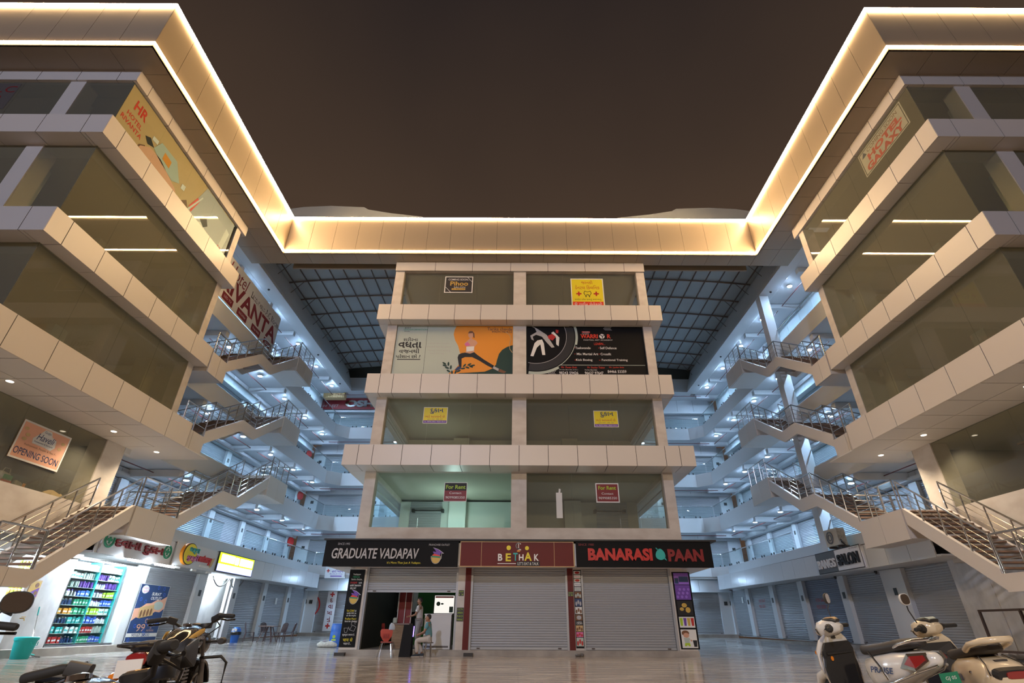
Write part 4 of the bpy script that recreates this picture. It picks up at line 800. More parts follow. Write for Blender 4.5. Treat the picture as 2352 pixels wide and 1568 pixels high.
def sill_goods():
    def sack(nm, lab, y, w, d, h, m, lean=0.0):
        t = thing(nm, lab, 'bag', (-15.35, y, 4.42)); k = MB()
        k.sweep([(-15.35, y, 4.42), (-15.35, y, 4.47), (-15.36, y + lean*0.4, 4.42 + h*0.5), (-15.38, y + lean*0.8, 4.42 + h*0.85), (-15.4, y + lean, 4.42 + h)], [(w*0.42, d*0.42), (w*0.5, d*0.5), (w*0.52, d*0.5), (w*0.46, d*0.42), (w*0.40, d*0.2)], 14, p=3, up=(1, 0, 0)); k.build('bag_body', m, t, smooth=50)
        return t
    t = sack('cement_bag', 'upright white and navy printed bag behind the left restaurant window', 14.55, 0.42, 0.26, 0.62, 'sack_white'); fr = Fr((-15.20, 14.55, 4.5), (0, 1, 0))
    k = MB(); k.fbox(fr, -0.16, 0.14, 0.3, 0.52, 0, 0.006); k.build('print_patch', 'ink_navy', t); letter(t, fr, 'ink_navy', [('AI', 0.02, 0.18, 0.14, 0.12)])
    t = sack('carrier_bag', 'plastic carrier bag with green and red print behind the left restaurant window', 15.2, 0.48, 0.28, 0.50, 'sack_white', 0.05); fr = Fr((-15.19, 15.2, 4.5), (0, 1, 0))
    k = MB(); k.fbox(fr, -0.16, 0.14, 0.22, 0.34, 0, 0.006); k.build('print_patch', 'ink_green', t); k = MB(); k.fbox(fr, -0.18, 0.16, 0.14, 0.18, 0, 0.006); k.build('print_patch', 'ink_red', t)
    k = MB(); k.tube([(-15.35, 15.1, 4.9), (-15.32, 15.12, 5.04), (-15.32, 15.3, 5.04), (-15.35, 15.36, 4.9)], 0.012, 6); k.build('bag_handle', 'sack_white', t)
    t = sack('small_sack', 'small sack with an orange print behind the left restaurant window', 15.72, 0.30, 0.22, 0.36, 'sack_white', 0.05); fr = Fr((-15.22, 15.78, 4.46), (0, 1, 0)); k = MB(); k.fbox(fr, 0.0, 0.1, 0.03, 0.28, 0, 0.008); k.build('print_patch', 'ink_orange', t)
    t = thing('dust_sheet', 'crumpled yellowish dust sheet in the far corner of the left restaurant window', 'sheet', (-15.3, 17.1, 4.42)); k = MB()
    rnd = random.Random(3); n = 9; pts = [(-15.7 + 0.7*i/(n-1), 16.4 + 1.3*j/(n-1), 4.43 + (0.30*rnd.random() + 0.1)*math.sin(PI*i/(n-1))**0.5*math.sin(PI*j/(n-1))**0.5) for j in range(n) for i in range(n)]
    k.add(pts, [(j*n + i, j*n + i + 1, (j+1)*n + i + 1, (j+1)*n + i) for j in range(n-1) for i in range(n-1)]); k.build('sheet_cloth', 'ink_tan', t, smooth=40)
    # right: stepladder, trestle and rubble
    t = thing('stepladder', 'wooden stepladder standing behind the first-storey glass of the right block', 'ladder', (16.2, 15.6, 4.42))
    for sy_ in (-1, 1):
        k = MB(); k.sweep([(16.1, 15.6 + sy_*0.36, 4.42), (16.25, 15.6 + sy_*0.2, 6.15)], (0.03, 0.045), 4); k.build('ladder_side', 'wood', t)
        k = MB(); k.sweep([(16.9, 15.6 + sy_*0.34, 4.42), (16.32, 15.6 + sy_*0.2, 6.1)], (0.025, 0.035), 4); k.build('ladder_leg', 'wood', t)
    for i in range(5):
        f = (i + 0.7)/5.4; k = MB(); k.box(16.06 + 0.15*f, 16.2 + 0.15*f, 15.6 - 0.35 + 0.16*f, 15.6 + 0.35 - 0.16*f, 4.42 + 1.73*f - 0.02, 4.42 + 1.73*f + 0.02); k.build('ladder_step', 'wood', t)
    k = MB(); k.box(16.1, 16.5, 15.3, 15.9, 6.13, 6.18); k.build('ladder_top', 'wood', t)
    t = thing('plastic_heap', 'heap of crumpled pale plastic behind the right first-storey glass', 'heap', (15.4, 14.4, 4.42)); t['kind'] = 'stuff'; k = MB(); rnd = random.Random(5)
    for i in range(16): k.ball((15.2 + 0.4*rnd.random(), 13.6 + 1.7*rnd.random(), 4.50 + 0.1*rnd.random()), (0.10 + 0.1*rnd.random(), 0.16, 0.08 + 0.06*rnd.random()), 9)
    k.build('plastic_sheet', 'sack_white', t, smooth=40)
sill_goods()
# ------------------------------------------------------------------ galleries round the back of the court
LV = [4.49, 7.87, 11.13, 14.88]            # parapet tops of the gallery storeys
SB = [3.87, 6.85, 10.18, 13.94]            # undersides of the gallery slabs
GX, GW, GY, GYW = 14.70, 17.20, 39.70, 41.70
BAYS = [18.9, 22.4, 26.1, 29.7, 33.35, 37.0, 40.5]
ORD = ['first', 'second', 'third', 'fourth', 'fifth', 'sixth', 'seventh', 'eighth', 'ninth', 'tenth', 'eleventh']
def ceil_light(label, x, y, z, group, s):
    t = thing('ceiling_light', label, 'light', (x, y, z + rise(y)), group)
    k = MB(); k.lathe([(0.13, -0.07), (0.15, -0.02), (0.15, 0.0)], (x, y, z), 16); k.build('housing', 'lens_housing', t, tilt=True)
    k = MB(); k.lathe([(0.02, -0.095), (0.11, -0.085), (0.12, -0.071)], (x, y, z), 16); k.build('diffuser', 'lamp_cool', t, tilt=True)
def wing(s):
    nm = 'left' if s < 0 else 'right'
    r = thing('gallery_wing', '%s gallery wing of pale blue-lit walkways and closed roller shutters' % nm, 'building', (s*17, 30, 0))
    Y0 = 18.9
    def part(mb, name, m, **kw): return mb.build(name, m, r, tilt=True, **kw)
    for i, (zt, zb) in enumerate(zip(LV, SB)):
        k = MB(); k.box(s*GX, s*(GX + 0.14), Y0, GY, zb, zt)
        part(k, 'parapet', 'gallery_white')
        if i == 0: k = MB(); k.box(s*(GX + 0.14), s*GW, Y0, GYW, 4.0, 4.34); part(k, 'floor_slab', 'gallery_white')
        else: k = MB(); k.box(s*(GX + 0.14), s*GW, Y0, GYW, zb + 0.05, zt - 0.13); part(k, 'floor_slab', 'gallery_white')
        # corridor wall, lintel, piers and shutters of the storey above this slab
        zf = zt - 0.13; zc = SB[i+1] + 0.05 if i < 3 else 18.15
        k = MB(); k.box(s*(GW + 0.25), s*(GW + 0.4), Y0, GYW, zf, zc); part(k, 'corridor_wall', 'gallery_white')
        zl = zf + 2.15
        k = MB(); fr = side(s, s*(GW - 0.1), 0, zl + 0.14); e = sorted(-s*y for y in spread(Y0, GYW - 0.6, 15)); panels(k, fr, e, [0, zc - zl - 0.14], -0.06, 0, gap=0.016)
        k.build('lintel', ['gallery_panel', 'seam'], r, tilt=True)
        k = MB(); k.box(s*(GW - 0.24), s*(GW + 0.25), Y0, GYW - 0.5, zl, zl + 0.15); part(k, 'lintel_ledge', 'gallery_white')
        for b, y in enumerate(BAYS):
            k = MB(); k.box(s*(GW), s*(GW + 0.25), y - 0.25, y + 0.25, zf, zl); part(k, 'pier', 'gallery_white')
            if b >= 2:
                fr = side(s, s*(GW - 0.004), y, zf + 1.50 + rise(y)); plate(r, fr, 0.17, 0.22, None)
            if b < len(BAYS) - 1:
                y1 = BAYS[b+1]; shutter(r, side(s, s*(GW + 0.14), (y + y1)/2, zf), y1 - y - 0.5, 2.15, tilt=True, bottom=False)
            if i < 3:
                k = MB(); k.box(s*(GX + 0.14), s*(GW - 0.1), y - 0.15, y + 0.15, zc - 0.30, zc); part(k, 'ceiling_beam', 'gallery_white')
            else:
                k = MB(); k.box(s*(GX + 0.5), s*(GW - 0.1), y - 0.15, y + 0.15, zc - 0.28, zc); part(k, 'ceiling_beam', 'gallery_white')
            yl = y + 1.55
            if b < len(BAYS) - 1 and b >= 1:
                far = len(BAYS) - 2 - b
                ceil_light('round white light on the ceiling of the %s %s-storey walkway, %s from the far corner' % (nm, ORD[i], ORD[far]), s*15.55, yl, zc, 'walkway ceiling lights', s)
        k = MB(); k.tube([(s*16.0, Y0, zc - 0.16), (s*16.0, GYW - 1.2, zc - 0.16)], 0.022, 8); part(k, 'sprinkler_pipe', 'red_pipe')
        # glass railing with steel rail and clamps
        y_far_box = 29.05
        k = MB(); n = 8; e = spread(y_far_box, GY, n)
        e2 = spread(20.4, 26.7, 5)
        for ee in (e2, e):
            k = MB()
            for a, b in zip(ee, ee[1:]): k.box(s*(GX + 0.05), s*(GX + 0.062), a + 0.01, b - 0.01, zt + 0.05, zt + 0.84)
            o = part(k, 'railing_pane', 'clear_glass')
        k = MB(); k.tube([(s*(GX + 0.056), y_far_box, zt + 0.87), (s*(GX + 0.056), GY, zt + 0.87)], 0.028, 8); k.build('handrail', 'steel', o, tilt=True)
        k = MB(); k.tube([(s*(GX + 0.056), 20.4, zt + 0.87), (s*(GX + 0.056), 26.7, zt + 0.87)], 0.028, 8); k.build('handrail', 'steel', o, tilt=True)
        k = MB()
        for a, b in zip(e, e[1:]):
            for yy in (a + 0.16, b - 0.16): k.box(s*(GX + 0.03), s*(GX + 0.09), yy - 0.03, yy + 0.03, zt - 0.01, zt + 0.14)
        k.build('railing_stud', 'trim_black', o, tilt=True)
    # roof edge beam, its soffit and the ceiling of the top walkway
    k = MB(); k.prism([(s*14.25, Y0, 18.14), (s*14.30, Y0, 18.40), (s*14.95, Y0, 20.25), (s*15.6, Y0, 20.25), (s*15.6, Y0, 18.30), (s*15.1, Y0, 18.14)], (0, GY + 0.4 - Y0, 0)); part(k, 'roof_beam', 'gallery_white')
    k = MB(); k.box(s*15.1, s*(GW + 0.4), Y0, GYW, 18.15, 18.35); part(k, 'ceiling_slab', 'gallery_white')
    for y in (24.6, 33.0, 38.2):
        k = MB(); k.lathe([(0.05, -0.06), (0.07, 0.0)], (s*14.75, y, 18.14), 10); part(k, 'ceiling_sensor', 'trim_black')
    # ground storey: sign band, its soffit, piers and shutters
    k = MB(); yb = 22.0 if s < 0 else 20.35; fr = side(s, s*13.90, 0, 3.02); e = sorted(-s*y for y in spread(17.9 if s < 0 else 18.2, 39.0, 17)); panels(k, fr, e, [0, 0.86], -0.05, 0, gap=0.016)
    k.build('sign_band', ['gallery_panel', 'seam'], r, tilt=True)
    k = MB(); k.box(s*13.93, s*GX, 18.0, 39.0, 3.80, 3.88); k.box(s*13.93, s*15.45, 18.0, 39.0, 3.03, 3.10); k.box(s*14.0, s*15.4, 38.96, 39.0, 3.03, 3.88); part(k, 'sign_band_soffit', 'gallery_white')
    k = MB(); 
    for a, b in ([(22.3, 27.3), (30.2, 41.4)] if s < 0 else [(18.9, 41.4)]): k.box(s*15.45, s*15.65, a, b, 0.2, 4.0)
    if s < 0: k.box(-15.65, -15.45, 18.9, 30.2, 3.1, 4.0)
    part(k, 'shop_wall', 'gallery_white')
    gy = ([(22.25, 22.95), (26.7, 27.45), (30.1, 30.7), (33.8, 34.3), (37.42, 37.97), (40.75, 41.2)] if s < 0 else [(18.05, 19.52), (22.08, 23.42), (26.18, 26.72), (30.14, 30.70), (33.75, 34.3), (37.42, 37.97), (40.75, 41.2)])
    for j, (a, b) in enumerate(gy):
        k = MB(); k.box(s*15.22, s*15.46, a, b, 0.28, 3.05); part(k, 'shop_pier', 'marble_wall' if (s > 0 and j == 0) else 'gallery_white')
        if j >= 1: plate(r, side(s, s*15.215, (a + b)/2, 2.1 + rise((a + b)/2)), 0.2, 0.26, None)
        if j < len(gy) - 1:
            c = gy[j+1][0]
            if s < 0 and j == 1: continue                 # the lit doorway
            dark = s > 0 and j in (1,)
            m = 'shutter_dark' if (s > 0 and j == 2) else 'shutter'
            shutter(r, side(s, s*15.40, (b + c)/2, 0.31), c - b, 2.72, m, tilt=True, bottom=True)
    if s < 0:
        # doorway with a bright marble interior
        for a, b in ((27.45, 27.62), (29.95, 30.1)): k = MB(); k.box(-15.46, -15.36, a, b, 0.31, 3.05); part(k, 'doorway_jamb', 'gallery_white')
        k = MB(); k.box(-16.0, -15.95, 26.9, 32.0, 0.31, 3.1); k.box(-15.95, -15.66, 26.8, 26.9, 0.31, 3.1); k.box(-15.95, -15.66, 31.9, 32.0, 0.31, 3.1); k.box(-15.95, -15.66, 26.9, 31.9, 3.02, 3.1); k.box(-15.95, -15.5, 26.9, 31.9, 0.25, 0.31); part(k, 'doorway_interior', 'marble_wall')
        t = thing('tube_light', 'white tube light just inside the bright doorway under the glowing sign', 'light', (-15.62, 28.8, 2.95)); q = MB(); q.tube([(-15.62, 27.7, 2.97), (-15.62, 29.8, 2.97)], 0.025, 8); q.build('tube', 'tube_cool', t, tilt=True)
    else:
        for zt, zb in ((18.15, LV[3]), (13.99, LV[2]), (10.23, LV[1]), (6.9, LV[0])):
            k = MB(); k.box(14.26, 14.78, 25.05, 25.55, zb - 1.0, zt); part(k, 'court_column', 'gallery_white')
    return r
WL = wing(-1); WR = wing(1)
def back_gallery():
    r = thing('gallery_wing', 'far gallery of blue-lit walkways behind the central block', 'building', (0, 41, 0))
    def part(mb, name, m): return mb.build(name, m, r, tilt=True)
    X0, X1 = -GX, GX
    for i, (zt, zb) in enumerate(zip(LV, SB)):
        k = MB(); fr = front(0, GY, zb); k.box(X0, X1, GY, GY + 0.14, zb, zt)
        part(k, 'parapet', 'gallery_white')
        for s in (-1, 1):   # splayed corner piece
            k = MB(); k.prism([(s*GX, GY - 0.9, zb), (s*(GX - 0.9), GY, zb), (s*GX, GY + 0.1, zb)], (0, 0, zt - zb)); part(k, 'corner_panel', 'gallery_white')
        k = MB(); k.box(X0 - 2, X1 + 2, GY + 0.14, GYW, zb + 0.05, zt - 0.13); part(k, 'floor_slab', 'gallery_white')
        zf = zt - 0.13; zc = SB[i+1] + 0.05 if i < 3 else 18.15; zl = zf + 2.15
        k = MB(); k.box(X0 - 2.5, X1 + 2.5, GYW + 0.25, GYW + 0.4, zf, zc); part(k, 'corridor_wall', 'gallery_white')
        k = MB(); panels(k, front(0, GYW - 0.1, zl + 0.14), spread(-16.6, 16.6, 24), [0, zc - zl - 0.14], -0.06, 0, gap=0.016); k.build('lintel', ['gallery_panel', 'seam'], r, tilt=True)
        k = MB(); k.box(-16.9, 16.9, GYW - 0.24, GYW + 0.25, zl, zl + 0.15); part(k, 'lintel_ledge', 'gallery_white')
        xs = [7.2, 11.5, 16.5]
        for s in (-1, 1):
            for x in xs:
                k = MB(); k.box(s*x - 0.4, s*x + 0.4, GYW, GYW + 0.25, zf, zl); part(k, 'pier', 'gallery_white')
                plate(r, front(s*x, GYW - 0.004, zf + 1.45 + rise(GYW)), 0.24, 0.22, None)
            for a, b in zip(xs, xs[1:]): shutter(r, front(s*(a + b)/2, GYW + 0.14, zf), b - a - 0.8, 2.15, tilt=True, bottom=False)
            k = MB()
            e = spread(6.2, GX, 7)
            for a, b in zip(e, e[1:]): k.box(s*(a + 0.01), s*(b - 0.01), GY + 0.05, GY + 0.062, zt + 0.05, zt + 0.84)
            o = part(k, 'railing_pane', 'clear_glass')
            k = MB(); k.tube([(s*6.2, GY + 0.056, zt + 0.87), (s*GX, GY + 0.056, zt + 0.87)], 0.028, 8); k.build('handrail', 'steel', o, tilt=True)
            k = MB()
            for a, b in zip(e, e[1:]):
                for q in (a + 0.16, b - 0.16): k.box(s*q - 0.03, s*q + 0.03, GY + 0.03, GY + 0.09, zt - 0.01, zt + 0.14)
            k.build('railing_stud', 'trim_black', o, tilt=True)
            ceil_light('round white light over the far %s-storey walkway, %s of the central block' % (ORD[i], 'left' if s < 0 else 'right'), s*10.2, GY + 0.85, zc, 'walkway ceiling lights', s)
        k = MB(); k.tube([(-15.5, GY + 0.45, zc - 0.2), (15.5, GY + 0.45, zc - 0.2)], 0.025, 8); part(k, 'sprinkler_pipe', 'red_pipe')
    k = MB(); k.prism([(X0, GY + 0.0, 18.14), (X0, GY + 0.05, 18.4), (X0, GY + 0.55, 20.25), (X0, GY + 1.2, 20.25), (X0, GY + 1.2, 18.14)], (X1 - X0, 0, 0)); part(k, 'roof_beam', 'gallery_white')
    k = MB(); k.box(-17, 17, GY + 0.9, GYW + 0.3, 18.15, 18.35); part(k, 'ceiling_slab', 'gallery_white')
    # ground storey
    k = MB(); k.box(-15.3, 15.3, 41.2, 41.5, 0.1, 4.0); part(k, 'shop_wall', 'gallery_white')
    k = MB(); panels(k, front(0, 40.6, 3.0), spread(-15.2, 15.2, 14), [0, 0.72], -0.06, 0, gap=0.016); k.build('lintel', ['gallery_panel', 'seam'], r, tilt=True)
    k = MB(); k.box(-15.3, 15.3, 40.55, 41.2, 2.92, 3.0); k.box(-15.2, 15.2, GY + 0.14, 41.2, 3.75, 3.87); part(k, 'ceiling_slab', 'gallery_white')
    k = MB(); k.box(-15.2, 15.2, 40.4, 41.2, 0.0, 0.31); part(k, 'plinth', 'kerb_stone')
    for s in (-1, 1):
        for x in (8.4, 11.9, 14.9):
            k = MB(); k.box(s*x - 0.42, s*x + 0.42, 41.0, 41.25, 0.31, 2.95); part(k, 'shop_pier', 'gallery_white')
            plate(r, front(s*x, 40.99, 2.1 + rise(41)), 0.24, 0.24, None)
        shutter(r, front(s*10.15, 41.14, 0.31), 2.66, 2.62, tilt=True); shutter(r, front(s*13.4, 41.14, 0.31), 2.16, 2.62, tilt=True)
        ceil_light('round white light under the far ground-storey slab, %s of the central block' % ('left' if s < 0 else 'right'), s*11.6, 40.2, 3.75, 'walkway ceiling lights', s)
    return r
WB = back_gallery()

# ------------------------------------------------------------------ staircases
CX = 13.05                                   # court-side plane of the stairs
def stair(s, label, z0, yA, m0, m1, yB, zA, zM, zB, wood=True):
    """A straight flight along the court side: starts (yA, zA), level from m0 to m1 at zM, ends (yB, zB)."""
    r = thing('staircase', label, 'staircase', (s*14, yA, zA), 'open staircases')
    x0, x1 = CX, 14.55
    prof = [(yA, zA), (m0, zM), (m1, zM), (yB, zB)] if m0 is not None else [(yA, zA), (yB, zB)]
    D = 0.42
    for x, nm in ((x0, 'stringer'), (x1, 'stringer')):
        k = MB(); up = [(s*x, y, z + 0.12) for y, z in prof]; dn = [(s*x, y, z - D) for y, z in reversed(prof)]
        k.prism(up + dn, (s*0.12, 0, 0)); k.build(nm, 'cladding', r)
    segs = list(zip(prof, prof[1:]))
    for (ya, za), (yb, zb) in segs:
        if abs(zb - za) < 0.05:
            k = MB(); k.box(s*(x0 + 0.12), s*x1, ya, yb, za - 0.10, za); k.build('half_landing', 'tread', r); continue
        n = max(2, round(abs(zb - za)/0.168)); 
        for i in range(n):
            f0, f1 = i/n, (i + 1)/n; y = ya + (yb - ya)*f0; z = za + (zb - za)*f1
            k = MB(); k.box(s*(x0 + 0.12), s*x1, y - 0.02, ya + (yb - ya)*f1 + 0.02, z - 0.05, z); k.build('tread', 'tread', r)
    # railings on both sides
    for x, low in ((x0 + 0.06, True), (x1 + 0.06, False)):
        posts = []
        for (ya, za), (yb, zb) in segs:
            n = max(1, round((abs(yb - ya))/0.72))
            posts += [(ya + (yb - ya)*i/n, za + (zb - za)*i/n) for i in range(n + (1 if (yb, zb) == prof[-1] else 0))]
        for y, z in posts:
            k = MB(); k.tube([(s*x, y, z + 0.02), (s*x, y, z + 0.98)], 0.024, 8); k.build('rail_post', 'steel', r)
        k = MB(); k.tube([(s*x, y, z + 1.02) for y, z in prof], 0.030, 8); k.build('handrail', 'steel', r)
        for h in (0.35, 0.58, 0.80):
            k = MB(); k.tube([(s*x, y, z + h) for y, z in prof], 0.012, 6); k.build('lower_rail', 'steel', r)
    return r
def landing(s, label, y0, y1, zb, zt, xin=14.7, rail=True, seams=2, ends=(False, True)):
    r = thing('stair_landing', label, 'landing', (s*13.8, (y0 + y1)/2, zb), 'stair landings')
    k = MB(); fr = side(s, s*(CX - 0.02), 0, zb); e = sorted(-s*y for y in spread(y0, y1, seams)); panels(k, fr, e, [0, zt - zb], -0.05, 0, gap=0.016)
    k.box(s*(CX + 0.03), s*xin, y0 + 0.0, y1, zb + 0.02, zt - 0.02, 0); k.build('landing_slab', ['cladding', 'seam'], r)
    if rail:
        pts = [(s*(CX + 0.06), y0 + 0.1), (s*(CX + 0.06), y1 - 0.06)] + ([(s*(xin + 0.05), y1 - 0.06)] if ends[1] else [])
        if ends[0]: pts = [(s*(xin + 0.05), y0 + 0.06)] + [(s*(CX + 0.06), y0 + 0.06)] + pts[1:]
        k = MB(); k.tube([(x, y, zt + 1.0) for x, y in pts], 0.030, 8); k.build('handrail', 'steel', r)
        for h in (0.35, 0.58, 0.80): k = MB(); k.tube([(x, y, zt + h) for x, y in pts], 0.012, 6); k.build('lower_rail', 'steel', r)
        for (xa, ya), (xb, yb) in zip(pts, pts[1:]):
            L = math.hypot(xb - xa, yb - ya); n = max(1, round(L/0.72))
            for i in range(n + 1): k = MB(); k.tube([(xa + (xb - xa)*i/n, ya + (yb - ya)*i/n, zt), (xa + (xb - xa)*i/n, ya + (yb - ya)*i/n, zt + 1.0)], 0.024, 8); k.build('rail_post', 'steel', r)
    return r
for s, nm in ((-1, 'left'), (1, 'right')):
    stair(s, 'wide open-tread staircase rising from the street landing to the first storey, %s side' % nm, 0, 15.0, None, None, 17.85, 2.25, None, 4.40)
    stair(s, 'open staircase from the first to the second storey, %s side' % nm, 0, 20.35, 22.88, 24.16, 26.8, 4.53, 6.02, 7.62)
    stair(s, 'open staircase from the second to the third storey, %s side' % nm, 0, 20.35, 22.88, 24.16, 26.75, 7.86, 9.32, 10.95)
    stair(s, 'open staircase from the third to the fourth storey, %s side' % nm, 0, 20.35, 22.88, 24.16, 26.75, 11.15, 12.85, 14.66)
    landing(s, 'boxed first-storey stair landing between two flights, %s side' % nm, 17.9, 20.38, 3.54, 4.50, 15.2)
    landing(s, 'boxed second-storey stair landing at the end of the corner block, %s side' % nm, 18.68, 20.4, 6.82, 7.74, 15.2, ends=(False, False))
    landing(s, 'boxed third-storey stair landing at the end of the corner block, %s side' % nm, 19.14, 20.4, 10.20, 11.12, 15.2, ends=(False, False))
    landing(s, 'boxed second-storey landing where the middle flight meets the gallery, %s side' % nm, 26.72, 29.0, 6.80, 7.84)
    landing(s, 'boxed third-storey landing where the upper flight meets the gallery, %s side' % nm, 26.72, 29.0, 10.12, 11.12)
    landing(s, 'boxed fourth-storey landing below the roof beam, %s side' % nm, 26.72, 29.0, 13.90, 14.86)
    t = landing(s, 'street-side half landing at the foot of the lowest flight, %s side' % nm, 13.4, 15.0, 1.80, 2.24, 15.2, ends=(False, False))
    k = MB(); k.box(s*13.6, s*13.9, 13.6, 14.6, 0.08, 1.80); k.build('support_wall', 'plaster', t)
# ------------------------------------------------------------------ signs, notices and fittings on the galleries
def L(x, y, z): return Fr((x, y, z + rise(y)), (0, 1, 0))       # left wing, facing the court
def R(x, y, z): return Fr((x, y, z + rise(y)), (0, -1, 0))
def cross(k, fr, a, b, r, w, c=0.004, th=0.004): k.fbox(fr, a - r, a + r, b - w, b + w, c, c + th); k.fbox(fr, a - w, a + w, b - r, b - w, c, c + th); k.fbox(fr, a - w, a + w, b + w, b + r, c, c + th)
def ringpoly(k, fr, a, b, r0, r1, c, th, n=32):
    for i in range(n):
        t0, t1 = 2*PI*i/n, 2*PI*(i + 1)/n
        k.poly(fr, [(a + r0*math.cos(t0), b + r0*math.sin(t0)), (a + r1*math.cos(t0), b + r1*math.sin(t0)), (a + r1*math.cos(t1), b + r1*math.sin(t1)), (a + r0*math.cos(t1), b + r0*math.sin(t1))], c, th)
def gallery_signs():
    # pharmacy
    fr = L(-13.84, 19.95, 3.03); r = board('signboard', 'white pharmacy signboard with red Gujarati letters and two green crosses', 'sign', fr, 3.85, 0.86, 'sign_white', th=0.05)
    letter(r, fr, 'ink_darkred', [('દવાની દુકાન', 0.0, 0.40, 2.70, 0.44, dict(bold=0.02, depth=0.05))])
    for a in (-1.62, 1.62):
        k = MB(); ringpoly(k, fr, a, 0.44, 0.20, 0.25, 0.0, 0.02); ringpoly(k, fr, a, 0.44, 0.165, 0.18, 0.0, 0.02); cross(k, fr, a, 0.44, 0.12, 0.04, 0.0, 0.02); k.build('cross_emblem', 'ink_green', r)
    # eatery
    fr = L(-13.84, 23.6, 3.03); r = board('signboard', 'grey eatery sign with a yellow disc and pink, teal and red lettering', 'sign', fr, 3.1, 0.88, 'gallery_panel', th=0.05)
    k = MB(); k.disc(fr, -0.72, 0.50, 0.50, 0, 0.10, ry=0.42); k.build('disc_side', 'ink_orange', r); k = MB(); k.disc(fr, -0.68, 0.50, 0.47, 0.10, 0.02, ry=0.42); k.build('disc_rim', 'ink_black', r); k = MB(); k.disc(fr, -0.68, 0.50, 0.44, 0.12, 0.012, ry=0.39); k.build('disc_face', 'ink_yellow', r)
    for m, bold, c in (('ink_black', 0.09, 0.135), ('ink_teal', 0.03, 0.145)): letter(r, fr, m, [('ધક્કા', -0.46, 0.64, 0.78, 0.26, dict(bold=bold, c=c, shear=0.2))])
    for m, bold, c in (('ink_black', 0.09, 0.135), ('ink_pink', 0.03, 0.145)): letter(r, fr, m, [('મુક્કી', -0.46, 0.36, 0.86, 0.30, dict(bold=bold, c=c, shear=0.2))])
    letter(r, fr, 'ink_red', [('eatery', 0.68, 0.40, 1.02, 0.36, dict(bold=0.05, depth=0.05))])
    k = MB(); k.fbox(fr, 0.40, 1.12, 0.10, 0.19, 0, 0.05); k.build('slogan_plate', 'paper', r); k = MB(); k.poly(fr, [(1.12, 0.12), (1.22, 0.5), (1.45, 0.56), (1.3, 0.2)], 0, 0.04); k.build('bread_artwork', 'ink_tan', r)
    k = MB(); k.tube([fr.pt(-1.60, 0.86, 0.03), fr.pt(-1.60, 0.0, 0.03), fr.pt(-1.62, -0.06, 0.03)], 0.02, 8); k.build('cable_conduit', 'white_plastic', r)
    for a in (-1.2, 0.0, 1.2): k = MB(); k.fbox(fr, a - 0.16, a + 0.16, -0.10, -0.02, 0.0, 0.08); k.build('sign_lamp', 'lens_housing', r)
    # glowing sign over the lit doorway
    fr = L(-13.84, 27.15, 3.06); r = board('glowing_signboard', 'dazzling lime, white and violet-blue light sign above the bright doorway', 'sign', fr, 3.5, 0.84, 'trim_black', th=0.08)
    k = MB(); k.fbox(fr, -1.70, 1.70, 0.34, 0.80, 0, 0.02); k.build('lime_light_panel', 'sign_glow_lime', r); k = MB(); k.fbox(fr, -1.70, 1.70, 0.03, 0.33, 0, 0.02); k.build('blue_light_panel', 'sign_glow_blue', r)
    k = MB()
    for a0, a1, b0, b1 in ((-1.55, -0.35, 0.42, 0.74), (-0.24, 0.10, 0.40, 0.72), (0.24, 1.56, 0.40, 0.72)):
        n = max(1, round((a1 - a0)/0.28)); e = spread(a0, a1, n)
        for p, q in zip(e, e[1:]): k.sweep([fr.pt(p + 0.01, (b0 + b1)/2, 0.03), fr.pt(q - 0.01, (b0 + b1)/2, 0.03)], ((b1 - b0)/2, 0.02), 8, p=4, up=fr.n)
    k.build('overexposed_lettering', 'sign_glow_white', r); k = MB(); k.sweep([fr.pt(-1.2, 0.18, 0.03), fr.pt(1.15, 0.18, 0.03)], (0.10, 0.02), 10, p=4, up=fr.n); k.build('overexposed_lettering', 'sign_glow_white', r)
    # leaf garland on the doorway
    t = thing('garland', 'thin leaf garland looped across the top of the bright doorway', 'garland', (-15.3, 28.8, 3.0)); k = MB()
    pts = []
    for y0, y1 in ((27.9, 29.6), (29.6, 31.1)):
        for i in range(11): f = i/10; pts.append((-15.25, y0 + (y1 - y0)*f, 3.02 - 0.42*4*f*(1 - f) + rise(29)))
    k.tube(pts, 0.03, 6); k.build('leaf_string', 'grey_cloth', t)
    # street-food banner leaning on the closed shutter
    fr = L(-15.12, 23.62, 0.34); fr.v = Vector((-0.02, 0, 1)).normalized(); fr.n = fr.u.cross(fr.v)
    r = board('shop_banner', 'navy and peach burger-offer banner standing against the shutter beside the pharmacy', 'banner', fr, 1.92, 2.06, 'ink_navy', th=0.012, edge='paper', ew=0.015)
    k = MB(); k.poly(fr, [(-0.94, 0.72), (-0.7, 0.86), (-0.45, 0.82), (-0.2, 0.98), (0.1, 0.94), (0.4, 1.08), (0.7, 1.06), (0.94, 1.2), (0.94, 1.66), (0.6, 1.52), (0.3, 1.50), (0.0, 1.38), (-0.3, 1.36), (-0.6, 1.2), (-0.94, 1.16)]); k.build('peach_artwork', 'ink_peach', r)
    k = MB(); k.sweep([fr.pt(-0.6, 1.02, 0.01), fr.pt(0.25, 1.14, 0.01)], (0.20, 0.006), 12, p=4, up=fr.n); k.build('roll_artwork', 'ink_tan', r); k = MB(); k.disc(fr, 0.5, 1.30, 0.32, 0.006, 0.004, ry=0.16); k.build('bowl_artwork', 'ink_mint', r)
    k = MB()
    for a in (-0.5, -0.3, -0.1, 0.1): k.disc(fr, a, 1.05 + a*0.12, 0.06, 0.02, 0.004, ry=0.13)
    k.build('filling_artwork', 'ink_brown', r)
    k = MB(); k.disc(fr, -0.62, 1.86, 0.22, 0.004, 0.003, ry=0.15); k.build('badge', 'paper', r)
